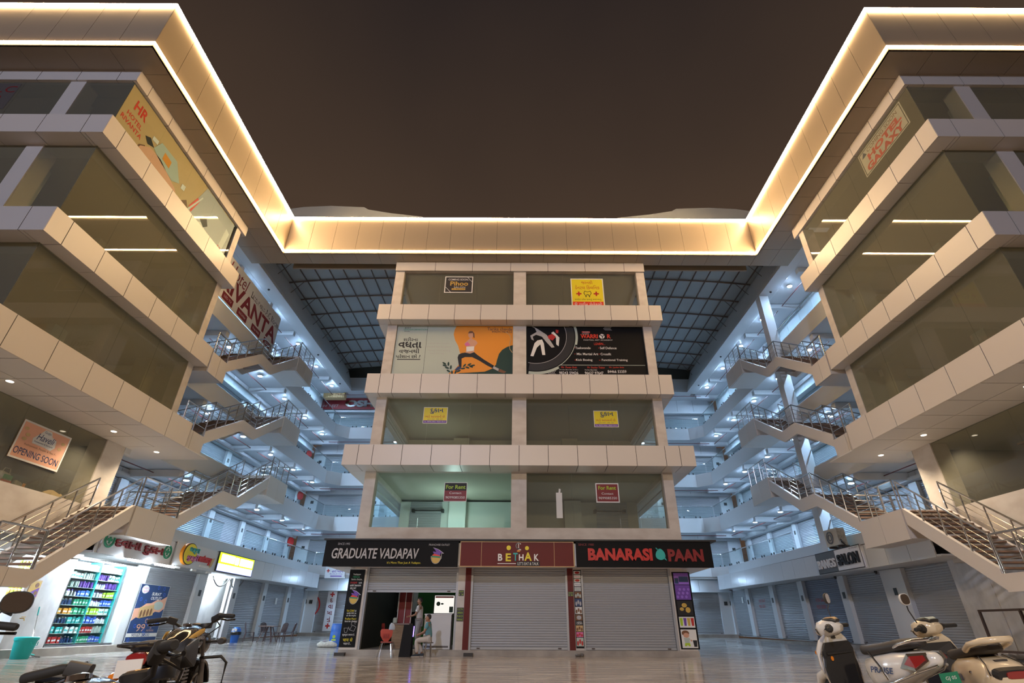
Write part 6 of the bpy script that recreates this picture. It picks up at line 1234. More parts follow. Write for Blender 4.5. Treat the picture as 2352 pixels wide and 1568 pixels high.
    t = thing('cloth_bag', 'pale blue cloth hung over the red chair back', 'cloth', (-4.55, 20.5, 0.86)); k = MB(); k.sweep([(-4.42, 20.445, 0.84), (-4.42, 20.445, 0.90), (-4.44, 20.45, 1.0), (-4.46, 20.46, 1.05)], [(0.10, 0.03), (0.11, 0.05), (0.08, 0.04), (0.02, 0.02)], 10, up=(0, 1, 0)); k.build('cloth_fold', 'shirt_stripe', t, smooth=60)
    t = thing('a_frame_board', 'dark folding menu board with a violet light standing before the open shop', 'menu board', (-4.0, 21.3, 0)); k = MB(); k.hexa([(-4.22, 21.05, 0.0), (-3.82, 21.05, 0.0), (-3.82, 21.1, 0.0), (-4.22, 21.1, 0.0), (-4.18, 21.3, 1.0), (-3.86, 21.3, 1.0), (-3.86, 21.35, 1.0), (-4.18, 21.35, 1.0)]); k.build('front_leaf', 'sign_black', t)
    k = MB(); k.hexa([(-4.22, 21.55, 0.0), (-3.82, 21.55, 0.0), (-3.82, 21.6, 0.0), (-4.22, 21.6, 0.0), (-4.18, 21.35, 1.0), (-3.86, 21.35, 1.0), (-3.86, 21.4, 1.0), (-4.18, 21.4, 1.0)]); k.build('rear_leaf', 'sign_black', t); k = MB(); k.tube([(-3.80, 21.24, 0.62), (-3.80, 21.29, 0.95)], 0.014, 6); k.build('violet_tube', 'violet_tube', t)
    t = thing('step_block', 'small dark stone block against the plinth under the tea poster', 'block', (-6.4, 21.8, 0)); k = MB(); k.box(-6.72, -6.35, 21.75, 21.92, 0, 0.10); k.build('block', 'seat_vinyl', t)
    t = thing('step_block', 'small dark stone block against the plinth before the maroon pier', 'block', (-1.8, 21.8, 0)); k = MB(); k.box(-2.0, -1.66, 21.75, 21.92, 0, 0.10); k.build('block', 'seat_vinyl', t)
    t = thing('debris_clump', 'small dark clump of rubbish on the plinth edge between the closed shops', 'rubbish', (2.2, 21.8, 0)); k = MB(); k.ball((2.2, 21.8, 0.05), (0.12, 0.08, 0.05), 9); k.ball((2.34, 21.82, 0.06), (0.08, 0.06, 0.06), 9); k.build('clump', 'grey_cloth', t, smooth=50)
    # bright shop ceiling lamps
    lamp('shop_ceiling_lamp', 'POINT', (-4.2, 25.3, 3.3), 16, (0.85, 0.92, 1.0), shadow_soft_size=0.15)
furniture()
# ------------------------------------------------------------------ vehicles (built facing +y at the origin, then placed)
def root0(nm, lab, cat): t = thing(nm, lab, cat); ORIG[t.name] = Vector((0, 0, 0)); return t
def wheel(t, y, r, w, rim='bike_grey', spokes=5, ax=0.0):
    k = MB(); n = 36; prof = []
    k.rings([[(ax + w/2*math.cos(a)*1.0, y + (r - w*0.5 + w*0.5*math.sin(a))*math.cos(2*PI*i/n), r + (r - w*0.5 + w*0.5*math.sin(a))*math.sin(2*PI*i/n)) for a in [2*PI*q/10 for q in range(10)]] for i in range(n)], closed=True)
    o = k.build('wheel', 'rubber', t, smooth=50); q = MB()
    q.lathe([(r*0.70, -0.04), (r*0.74, -0.03), (r*0.74, 0.03), (r*0.70, 0.04), (r*0.66, 0.0)], (ax, y, r), 28, axis='x', cap=False); q.lathe([(0.05, -0.06), (0.05, 0.06)], (ax, y, r), 14, axis='x')
    for i in range(spokes): a = 2*PI*i/spokes; q.sweep([(ax, y, r), (ax, y + r*0.7*math.cos(a), r + r*0.7*math.sin(a))], (0.022, 0.02), 6)
    q.build('rim', rim, o, smooth=40)
def script_on(t, fr, body, w, h, m): letter(t, fr, m, [(body, 0, 0, w, h, dict(c=0.002, shear=0.3))])
def mirror(t, base, head, m='trim_black', X=None):
    k = MB(); k.X = X; b, h = Vector(base), Vector(head); k.tube([b, b.lerp(h, 0.55) + Vector((0, 0.02, 0)), h + Vector((0, 0, -0.07))], 0.007, 7); o = k.build('mirror_stem', 'trim_black', t)
    k = MB(); k.X = X; k.sweep([h + Vector((0, 0.035, 0)), h + Vector((0, 0.02, 0)), h + Vector((0, 0, 0)), h + Vector((0, -0.012, 0))], [(0.03, 0.025), (0.065, 0.05), (0.078, 0.062), (0.076, 0.060)], 26, p=2.6); k.build('mirror_shell', m, o, smooth=50)
    k = MB(); k.X = X; k.sweep([h + Vector((0, -0.012, 0)), h + Vector((0, -0.014, 0))], (0.070, 0.054), 26, p=2.6); k.build('mirror_glass', 'chrome', o)
def motorcycle(lab, tankm, stripe, loc, rot, script='Splendor', mirrors=0, guards=False, size=1.0, lean=-4):
    t = root0('motorcycle', lab, 'motorcycle')
    wheel(t, 0.66, 0.30, 0.085); wheel(t, -0.60, 0.30, 0.095)
    # fenders
    for y, a0, a1, nm, m in ((0.66, 20, 165, 'front_fender', tankm), (-0.60, 25, 170, 'rear_fender', 'trim_black')):
        k = MB(); k.rings([[(x, y + (0.335 + 0.012*(1 - abs(x)/0.07))*math.cos(math.radians(a)), 0.30 + (0.335 + 0.02*(1 - (x/0.07)**2))*math.sin(math.radians(a))) for x in (-0.07, -0.05, 0, 0.05, 0.07)] + [(x, y + 0.322*math.cos(math.radians(a)), 0.30 + 0.322*math.sin(math.radians(a))) for x in (0.06, 0, -0.06)] for a in [a0 + (a1 - a0)*i/12 for i in range(13)]]); k.build(nm, m, t, smooth=45)
    # fork, yokes, headlamp
    for s in (-1, 1):
        k = MB(); k.sweep([(s*0.09, 0.66, 0.30), (s*0.09, 0.53, 0.62)], (0.026, 0.026), 10); k.sweep([(s*0.09, 0.53, 0.62), (s*0.09, 0.42, 0.88)], (0.018, 0.018), 10); k.build('fork_leg', 'bike_grey', t, smooth=40)
        k = MB(); k.tube([(s*0.13, -0.60, 0.30), (s*0.13, -0.48, 0.62)], 0.014, 8)
        for i in range(9): f = 0.25 + 0.07*i; k.lathe([(0.028, -0.006), (0.034, 0), (0.028, 0.006)], (s*0.13, -0.60 + 0.12*f, 0.30 + 0.32*f), 10)
        k.build('shock_absorber', 'trim_black', t, smooth=40)
    k = MB(); k.sweep([(-0.12, 0.44, 0.86), (0.12, 0.44, 0.86)], (0.03, 0.022), 8); k.sweep([(0, 0.40, 0.80), (0, 0.46, 0.70)], (0.035, 0.035), 10); k.build('yoke', 'trim_black', t, smooth=40)
    k = MB(); k.sweep([(0, 0.50, 0.80), (0, 0.56, 0.80), (0, 0.64, 0.79), (0, 0.66, 0.79)], [(0.06, 0.06), (0.10, 0.10), (0.11, 0.11), (0.10, 0.10)], 16, p=2.5); k.build('headlamp_cowl', tankm, t, smooth=45); k = MB(); k.sweep([(0, 0.66, 0.79), (0, 0.675, 0.79)], [(0.098, 0.098), (0.08, 0.08)], 16); k.build('headlamp_lens', 'chrome', t)
    k = MB(); k.lathe([(0.075, -0.03), (0.085, 0.02), (0.075, 0.03)], (-0.055, 0.50, 0.945), 16); k.lathe([(0.055, -0.02), (0.06, 0.02), (0.055, 0.03)], (0.075, 0.49, 0.945), 14); o = k.build('instrument_cowl', 'trim_black', t, smooth=40); k = MB(); k.lathe([(0.068, 0.031), (0.06, 0.036)], (-0.055, 0.50, 0.945), 16); k.build('instrument_glass', 'bike_bronze', o)
    # handlebar, grips, levers, switches
    k = MB(); k.tube([(-0.36, 0.24, 1.02), (-0.24, 0.30, 1.03), (-0.12, 0.40, 0.94), (0.0, 0.42, 0.90), (0.12, 0.40, 0.94), (0.24, 0.30, 1.03), (0.36, 0.24, 1.02)], 0.012, 10); k.build('handlebar', 'trim_black', t, smooth=50)
    for s in (-1, 1):
        k = MB(); k.sweep([(s*0.25, 0.295, 1.03), (s*0.27, 0.285, 1.03), (s*0.39, 0.225, 1.018), (s*0.40, 0.22, 1.017)], [(0.017, 0.017), (0.021, 0.021), (0.021, 0.021), (0.017, 0.017)], 12); k.build('grip', 'rubber', t, smooth=45)
        k = MB(); k.sweep([(s*0.22, 0.33, 1.02), (s*0.24, 0.345, 1.005), (s*0.32, 0.315, 0.985), (s*0.40, 0.27, 0.985)], [(0.018, 0.014), (0.012, 0.010), (0.009, 0.008), (0.009, 0.009)], 8); k.build('brake_lever', 'black_gloss', t, smooth=45)
        k = MB(); k.sweep([(s*0.175, 0.345, 1.0), (s*0.25, 0.30, 1.03)], (0.030, 0.032), 10, p=3.5); k.build('switch_block', 'trim_black', t, smooth=45)
        k = MB(); k.sweep([(s*0.22, 0.52, 0.80), (s*0.10, 0.50, 0.80)], (0.012, 0.012), 8); k.sweep([(s*0.26, 0.54, 0.80), (s*0.25, 0.50, 0.80), (s*0.25, 0.47, 0.80)], [(0.035, 0.028), (0.045, 0.035), (0.03, 0.025)], 12); k.build('front_indicator', 'trim_black', t, smooth=45)
        k = MB(); k.sweep([(s*0.06, -0.72, 0.60), (s*0.16, -0.74, 0.60)], (0.012, 0.012), 8); k.sweep([(s*0.18, -0.70, 0.60), (s*0.18, -0.75, 0.60), (s*0.18, -0.80, 0.60)], [(0.028, 0.025), (0.045, 0.035), (0.025, 0.022)], 12); k.build('rear_indicator', 'indicator', t, smooth=45)
        if guards: k = MB(); k.sweep([(s*0.23, 0.38, 1.01), (s*0.27, 0.41, 1.0), (s*0.36, 0.37, 0.99), (s*0.40, 0.28, 0.99)], [(0.006, 0.03), (0.012, 0.06), (0.012, 0.055), (0.006, 0.02)], 10, p=3); k.build('hand_guard', 'trim_black', t, smooth=45)
        if mirrors == s: mirror(t, (s*0.22, 0.33, 1.04), (s*0.34, 0.33, 1.15), 'black')
    for s in (-1, 1): k = MB(); k.tube([(s*0.2, 0.34, 1.0), (s*0.22, 0.46, 0.94), (s*0.08, 0.56, 0.86), (s*0.05, 0.46, 0.72)], 0.006, 6); k.build('control_cable', 'black', t)
    # tank: a rounded drop, high in the middle, cut away behind for the knees
    k = MB(); k.sweep([(0, 0.36, 0.80), (0, 0.33, 0.82), (0, 0.22, 0.835), (0, 0.06, 0.83), (0, -0.08, 0.80), (0, -0.18, 0.76), (0, -0.22, 0.74)], [(0.05, 0.05), (0.115, 0.10), (0.155, 0.125), (0.15, 0.115), (0.115, 0.095), (0.08, 0.06), (0.05, 0.03)], 20, p=2.5); k.build('fuel_tank', tankm, t, smooth=60)
    k = MB(); k.lathe([(0.045, 0.0), (0.045, 0.02), (0.02, 0.026)], (0, 0.16, 0.955), 16); k.build('tank_cap', 'chrome', t, smooth=40)
    for s in (-1, 1):
        k = MB(); pts = [(s*0.125, 0.30, 0.90), (s*0.152, 0.20, 0.905), (s*0.150, 0.06, 0.885), (s*0.125, -0.06, 0.85), (s*0.09, -0.15, 0.80)]; k.sweep(pts, [(0.004, 0.006), (0.006, 0.020), (0.006, 0.028), (0.006, 0.020), (0.004, 0.006)], 8); k.build('tank_stripe', stripe, t, smooth=60)
        k = MB(); pts = [(s*0.130, 0.28, 0.80), (s*0.158, 0.16, 0.79), (s*0.150, 0.02, 0.785), (s*0.115, -0.10, 0.77)]; k.sweep(pts, [(0.004, 0.006), (0.006, 0.018), (0.006, 0.016), (0.004, 0.005)], 8); k.build('tank_stripe', 'bike_grey', t, smooth=60)
        fr = Fr((s*0.163, 0.09, 0.84), (0, s*1.0, 0), (-s*0.1, 0, 1)); script_on(t, fr, script, 0.26, 0.05, 'ink_grey')
    # seat, tail, side covers, carrier
    k = MB(); k.sweep([(0, -0.18, 0.755), (0, -0.28, 0.765), (0, -0.45, 0.785), (0, -0.62, 0.80), (0, -0.76, 0.80), (0, -0.80, 0.785)], [(0.075, 0.025), (0.12, 0.045), (0.135, 0.05), (0.13, 0.05), (0.11, 0.04), (0.06, 0.02)], 14, p=3); k.build('seat', 'seat_vinyl', t, smooth=55)
    k = MB(); k.sweep([(0, -0.30, 0.68), (0, -0.55, 0.70), (0, -0.78, 0.73), (0, -0.86, 0.73)], [(0.11, 0.05), (0.13, 0.055), (0.10, 0.05), (0.06, 0.035)], 12, p=3); k.build('tail_cowl', tankm, t, smooth=50)
    k = MB(); k.sweep([(0, -0.85, 0.72), (0, -0.89, 0.71), (0, -0.90, 0.71)], [(0.07, 0.05), (0.075, 0.05), (0.06, 0.04)], 12, p=3); k.build('tail_lamp', 'tail_red', t, smooth=45)
    for s in (-1, 1):
        k = MB(); k.sweep([(s*0.125, -0.10, 0.60), (s*0.145, -0.22, 0.60), (s*0.135, -0.38, 0.62), (s*0.12, -0.44, 0.63)], [(0.01, 0.06), (0.02, 0.10), (0.02, 0.09), (0.008, 0.04)], 12, p=3); o = k.build('side_cover', tankm, t, smooth=50)
        script_on(o, Fr((s*0.166, -0.24, 0.62), (0, s*1.0, 0)), script, 0.16, 0.035, 'ink_grey')
        k = MB(); k.tube([(s*0.12, -0.50, 0.76), (s*0.17, -0.58, 0.80), (s*0.17, -0.84, 0.82), (s*0.10, -0.98, 0.82)], 0.011, 8); k.build('carrier_bar', 'trim_black', t, smooth=50)
        k = MB(); k.tube([(s*0.14, 0.42, 0.34), (s*0.34, 0.40, 0.38), (s*0.36, 0.40, 0.60), (s*0.30, 0.40, 0.66), (s*0.10, 0.40, 0.66)], 0.014, 8); k.build('crash_guard', 'black', t, smooth=50)
    k = MB()
    for y in (-0.82, -0.88, -0.94): k.tube([(-0.14, y, 0.825), (0.14, y, 0.825)], 0.009, 7)
    k.build('carrier_rack', 'trim_black', t)
    k = MB(); k.box(-0.09, 0.09, -0.99, -0.975, 0.60, 0.72); k.build('number_plate', 'paper', t)
    # frame, engine, exhaust, stand
    k = MB(); k.tube([(0, 0.40, 0.74), (0, 0.10, 0.70), (0, -0.30, 0.68), (0, -0.80, 0.72)], 0.022, 8); k.tube([(0, 0.42, 0.70), (0, 0.30, 0.36), (0, 0.10, 0.24), (0, -0.20, 0.24), (0, -0.30, 0.66)], 0.020, 8); k.tube([(0.09, -0.25, 0.32), (0.09, -0.60, 0.30)], 0.02, 8); k.tube([(-0.09, -0.25, 0.32), (-0.09, -0.60, 0.30)], 0.02, 8); k.build('frame', 'trim_black', t, smooth=50)
    k = MB(); k.sweep([(0, 0.22, 0.40), (0, 0.10, 0.36), (0, -0.12, 0.36), (0, -0.20, 0.38)], [(0.08, 0.07), (0.13, 0.11), (0.14, 0.12), (0.10, 0.09)], 14, p=3)
    for i in range(6): k.box(-0.09, 0.09, 0.10 - 0.075, 0.10 + 0.085, 0.47 + 0.03*i, 0.485 + 0.03*i)
    k.build('engine', 'bike_grey', t, smooth=40); k = MB()
    for s in (-1, 1): k.lathe([(0.085, 0), (0.075, s*0.03), (0.04, s*0.035)], (s*0.135, -0.05, 0.36), 18, axis='x')
    k.build('crankcase_cover', 'chrome', t, smooth=40)
    k = MB(); k.sweep([(0.08, 0.20, 0.44), (0.12, 0.24, 0.30), (0.14, 0.05, 0.22), (0.16, -0.25, 0.24), (0.17, -0.30, 0.25), (0.18, -0.85, 0.34)], [(0.018, 0.018), (0.02, 0.02), (0.022, 0.022), (0.025, 0.025), (0.045, 0.045), (0.05, 0.05)], 12); k.build('exhaust', 'chrome', t, smooth=50)
    for s in (-1, 1): k = MB(); k.tube([(s*0.10, -0.05, 0.28), (s*0.28, -0.05, 0.27)], 0.016, 8); k.build('footrest', 'rubber', t)
    k = MB(); k.tube([(-0.10, -0.18, 0.28), (-0.26, -0.14, 0.0)], 0.014, 8); k.build('side_stand', 'trim_black', t)
    t.location = loc; t.rotation_euler = (0, math.radians(lean), rot); t.scale = (size,)*3; return t
motorcycle('black motorcycle with bronze tank stripes nearest the camera, only its tank and handlebar in the picture', 'bike_black_goldlit', 'bike_bronze', (-1.43, 1.95, 0.0), math.radians(-16), guards=True, size=0.84, lean=-10)
motorcycle('motorcycle at the left picture edge showing only a grip, a lever and a black mirror', 'bike_black', 'ink_gold', (-2.94, 2.83, 0.0), math.radians(35), mirrors=1, size=0.93, lean=0)
motorcycle('black motorcycle with gold tank stripes, parked behind the nearest one', 'bike_black', 'ink_gold', (-3.24, 5.75, 0.0), math.radians(12))

def scooter(lab, body, loc, rot, kind, name, mir):
    """kind 0: leaf-shaped tail lamp, long grab rail; kind 1: rounded classic tail with a wide lamp."""
    t = root0('scooter', lab, 'scooter')
    wheel(t, 0.62, 0.225, 0.09, spokes=5); wheel(t, -0.58, 0.215, 0.10, spokes=5)
    # front mudguard, fork
    k = MB(); k.sweep([(0, 0.86, 0.36), (0, 0.78, 0.45), (0, 0.64, 0.50), (0, 0.50, 0.44)], [(0.05, 0.03), (0.085, 0.05), (0.095, 0.055), (0.07, 0.04)], 14, p=2.6); k.build('front_mudguard', body, t, smooth=55)
    for s in (-1, 1): k = MB(); k.tube([(s*0.075, 0.62, 0.225), (s*0.07, 0.56, 0.50)], 0.02, 8); k.build('fork_leg', 'bike_grey', t)
    # apron (front) and inner leg shield
    k = MB(); rings = []
    for z, y, w, d in ((0.36, 0.44, 0.15, 0.05), (0.46, 0.455, 0.20, 0.08), (0.60, 0.46, 0.235, 0.10), (0.74, 0.45, 0.235, 0.10), (0.84, 0.425, 0.19, 0.085), (0.90, 0.40, 0.12, 0.06)):
        rings.append([(w*math.cos(a), y + (d if math.sin(a) > 0 else 0.03)*math.sin(a), z) for a in [2*PI*q/22 for q in range(22)]])
    k.rings(rings); k.build('front_apron', body, t, smooth=55)
    k = MB(); k.prism([(-0.15, 0.415, 0.30), (0.15, 0.415, 0.30), (0.20, 0.42, 0.42), (0.215, 0.42, 0.58), (0.195, 0.415, 0.66), (0.205, 0.41, 0.74), (0.16, 0.395, 0.82), (-0.16, 0.395, 0.82), (-0.205, 0.41, 0.74), (-0.195, 0.415, 0.66), (-0.215, 0.42, 0.58), (-0.20, 0.42, 0.42)], (0, -0.03, 0)); k.build('leg_shield', 'trim_black', t)
    k = MB(); k.box(-0.17, 0.17, 0.36, 0.39, 0.70, 0.72); k.build('glove_shelf', 'trim_black', t)
    k = MB(); k.sweep([(-0.12, 0.375, 0.66), (-0.12, 0.37, 0.66)], (0.018, 0.024), 12, up=(0, 0, 1)); k.build('shield_reflector', 'indicator', t)
    for s in (-1, 1):
        k = MB(); k.tube([(s*0.15, 0.40, 0.82), (s*0.222, 0.41, 0.70), (s*0.232, 0.42, 0.52), (s*0.20, 0.40, 0.36), (s*0.18, 0.20, 0.29), (s*0.20, -0.10, 0.30)], 0.010, 8); k.build('edge_trim', 'chrome', t, smooth=50)
        k = MB(); k.sweep([(s*0.15, 0.50, 0.72), (s*0.19, 0.48, 0.72)], (0.05, 0.03), 10); k.build('front_indicator', 'indicator', t, smooth=45)
    k = MB(); k.box(-0.17, 0.17, -0.12, 0.42, 0.25, 0.30); k.build('footboard', 'trim_black', t)
    HX = Matrix.Translation((0, 0.42, 0)) @ Matrix.Rotation(math.radians(34), 4, 'Z') @ Matrix.Translation((0, -0.42, 0))
    def HB(): q = MB(); q.X = HX; return q
    # handlebar cowl with dial, headlamp, grips, levers
    k = HB(); k.sweep([(0, 0.54, 0.93), (0, 0.50, 0.95), (0, 0.42, 0.965), (0, 0.34, 0.97), (0, 0.28, 0.955)], [(0.07, 0.05), (0.125, 0.085), (0.155, 0.095), (0.13, 0.075), (0.07, 0.035)], 18, p=2.8); k.build('handlebar_cowl', body, t, smooth=55)
    k = HB(); k.sweep([(0, 0.44, 1.045), (0, 0.35, 1.047), (0, 0.30, 1.03)], [(0.10, 0.02), (0.105, 0.022), (0.08, 0.02)], 16, p=3.2); o = k.build('instrument_cowl', 'trim_black', t, smooth=45)
    k = HB(); k.sweep([(0, 0.42, 1.068), (0, 0.34, 1.070), (0, 0.305, 1.052)], [(0.075, 0.004), (0.08, 0.004), (0.06, 0.004)], 14, p=3); k.build('instrument_glass', 'ink_tan' if kind == 0 else 'ink_mint', o)
    k = HB(); k.sweep([(0, 0.54, 0.93), (0, 0.565, 0.925)], [(0.09, 0.055), (0.06, 0.035)], 14); k.build('headlamp_lens', 'chrome', t)
    k = HB(); k.sweep([(0, 0.43, 0.86), (0, 0.42, 0.92)], (0.06, 0.05), 12); k.build('steering_column', 'trim_black', t)
    for s in (-1, 1):
        k = HB(); k.sweep([(s*0.12, 0.38, 0.965), (s*0.20, 0.36, 0.97)], [(0.05, 0.05), (0.03, 0.03)], 10); k.build('switch_block', 'trim_black', t, smooth=45)
        k = HB(); k.sweep([(s*0.20, 0.36, 0.97), (s*0.34, 0.31, 0.965), (s*0.35, 0.305, 0.965)], [(0.021, 0.021), (0.021, 0.021), (0.015, 0.015)], 12); k.build('grip', 'rubber', t, smooth=45)
        k = HB(); k.sweep([(s*0.19, 0.40, 0.965), (s*0.26, 0.40, 0.955), (s*0.34, 0.365, 0.955)], [(0.012, 0.010), (0.009, 0.008), (0.010, 0.009)], 8); k.build('brake_lever', 'chrome', t, smooth=45)
    mirror(t, (mir*0.15, 0.40, 1.02), (mir*0.20, 0.40, 1.27), 'trim_black' if kind == 0 else 'scooter_white', X=HX)
    # rear body, seat
    if kind == 0: sec = [(-0.10, 0.50, 0.10, 0.12), (-0.16, 0.53, 0.15, 0.17), (-0.34, 0.575, 0.185, 0.165), (-0.56, 0.625, 0.185, 0.145), (-0.76, 0.67, 0.145, 0.105), (-0.90, 0.70, 0.08, 0.065), (-0.95, 0.71, 0.04, 0.03)]
    else: sec = [(-0.10, 0.48, 0.11, 0.13), (-0.17, 0.50, 0.17, 0.18), (-0.36, 0.53, 0.215, 0.20), (-0.60, 0.55, 0.225, 0.19), (-0.80, 0.555, 0.20, 0.165), (-0.92, 0.55, 0.15, 0.125), (-0.96, 0.55, 0.10, 0.085)]
    k = MB(); k.sweep([(0, y, z) for y, z, _, _ in sec], [(a, b) for _, _, a, b in sec], 24, p=2.7); k.build('rear_body', body, t, smooth=60)
    k = MB(); seat = [(-0.06, 0.735, 0.06, 0.03), (-0.10, 0.755, 0.11, 0.05), (-0.28, 0.765, 0.145, 0.055), (-0.42, 0.785, 0.145, 0.055), (-0.60, 0.815, 0.135, 0.055), (-0.76, 0.835, 0.11, 0.045), (-0.82, 0.835, 0.06, 0.025)]; dz = 0 if kind == 0 else -0.03
    k.sweep([(0, y, z + dz) for y, z, _, _ in seat], [(a, b) for _, _, a, b in seat], 16, p=3); k.build('seat', 'seat_vinyl', t, smooth=55)
    if kind == 0:
        for s in (-1, 1):
            k = MB(); k.tube([(s*0.12, -0.58, 0.80), (s*0.165, -0.70, 0.835), (s*0.15, -0.88, 0.87), (s*0.05, -0.97, 0.875)], 0.014, 8); k.build('grab_rail', 'chrome', t, smooth=50)
            k = MB(); k.prism([(s*0.150, -0.62, 0.63), (s*0.140, -0.74, 0.755), (s*0.075, -0.90, 0.765), (s*0.085, -0.925, 0.70), (s*0.150, -0.80, 0.615)], (s*0.022, -0.01, 0.0)); k.build('lamp_surround', 'chrome', t)
            k = MB(); k.prism([(s*0.158, -0.70, 0.665), (s*0.140, -0.77, 0.735), (s*0.092, -0.885, 0.745), (s*0.10, -0.905, 0.705), (s*0.150, -0.81, 0.64)], (s*0.030, -0.012, 0)); k.build('tail_lamp', 'tail_red', t)
            fr = Fr((s*0.187, -0.40, 0.60), (0, s*1.0, 0), (-s*0.05, 0, 1)); letter(t, fr, 'ink_navy', [(name, 0, 0, 0.30, 0.055, dict(c=0.004, shear=0.2, bold=0.02))])
            k = MB(); k.tube([(s*0.19, -0.30, 0.76), (s*0.205, -0.42, 0.62), (s*0.20, -0.46, 0.52)], 0.010, 7); k.build('saree_guard', 'chrome', t)
            k = MB(); k.tube([(s*0.16, -0.20, 0.44), (s*0.19, -0.50, 0.50), (s*0.16, -0.80, 0.60), (s*0.05, -0.96, 0.66)], 0.012, 8); k.build('lower_trim', 'chrome', t, smooth=50)
        k = MB(); k.box(-0.10, 0.10, -0.99, -0.975, 0.44, 0.60); o = k.build('number_plate', 'plate_green', t); fr = front(0, -0.992, 0.44); letter(o, fr, 'ink_white', [('GJ 05', 0, 0.115, 0.12, 0.035, dict(c=0.002)), ('KC 1412', 0, 0.05, 0.15, 0.04, dict(c=0.002))])
    else:
        k = MB(); k.tube([(-0.15, -0.62, 0.79), (-0.17, -0.78, 0.84), (-0.12, -0.92, 0.87), (0, -0.96, 0.875), (0.12, -0.92, 0.87), (0.17, -0.78, 0.84), (0.15, -0.62, 0.79)], 0.026, 10); k.build('grab_rail', body, t, smooth=55)
        k = MB(); k.sweep([(0, -0.925, 0.615), (0, -0.965, 0.60)], [(0.155, 0.05), (0.13, 0.042)], 14, p=4); k.build('lamp_surround', 'trim_black', t)
        k = MB(); k.sweep([(0.03, -0.95, 0.605), (0.03, -0.975, 0.598)], [(0.10, 0.034), (0.09, 0.028)], 12, p=4); k.build('tail_lamp', 'tail_red', t)
        k = MB(); k.box(-0.05, 0.05, -0.86, -0.80, 0.70, 0.712); k.build('lid_badge', 'seat_vinyl', t)
        for s in (-1, 1):
            k = MB(); k.sweep([(s*0.222, -0.28, 0.55), (s*0.228, -0.50, 0.57)], (0.008, 0.03), 10, p=3); o = k.build('name_badge', 'bike_grey', t); fr = Fr((s*0.232, -0.39, 0.56), (0, s*1.0, 0)); letter(o, fr, 'ink_white', [(name, 0, 0, 0.13, 0.025, dict(c=0.004))])
            k = MB(); k.tube([(s*0.10, -0.70, 0.74), (s*0.14, -0.86, 0.68), (s*0.17, -0.93, 0.60)], 0.006, 6); k.build('lid_seam', 'chrome', t)
            k = MB(); k.ball((s*0.21, -0.68, 0.62), 0.014, 8); k.build('side_lock', 'chrome', t)
        k = MB(); k.box(-0.10, 0.10, -1.0, -0.985, 0.38, 0.50); k.build('number_plate', 'paper', t)
    k = MB(); k.sweep([(0.0, -0.10, 0.30), (0, -0.40, 0.30), (0, -0.70, 0.34), (0, -0.86, 0.42)], [(0.10, 0.06), (0.12, 0.09), (0.10, 0.06), (0.06, 0.03)], 12, p=3); k.build('engine', 'trim_black', t, smooth=50)
    k = MB(); k.sweep([(0.14, -0.30, 0.26), (0.15, -0.45, 0.27), (0.16, -0.80, 0.36), (0.16, -0.84, 0.37)], [(0.03, 0.03), (0.055, 0.055), (0.055, 0.055), (0.03, 0.03)], 12); k.build('exhaust', 'bike_grey', t, smooth=50)
    k = MB(); k.tube([(-0.12, -0.20, 0.26), (-0.26, -0.22, 0.0)], 0.014, 8); k.build('side_stand', 'trim_black', t)
    t.location = loc; t.rotation_euler = (0, math.radians(-5), rot); return t
scooter('white scooter with a black leg shield and a red leaf-shaped tail lamp', 'scooter_white', (3.90, 6.62, 0.0), math.radians(10), 0, 'PRAISE', 1)
scooter('cream scooter with a rounded tail, half cut by the lower frame edge', 'scooter_cream', (4.70, 6.30, 0.0), math.radians(-14), 1, 'SUZUKI', -1)

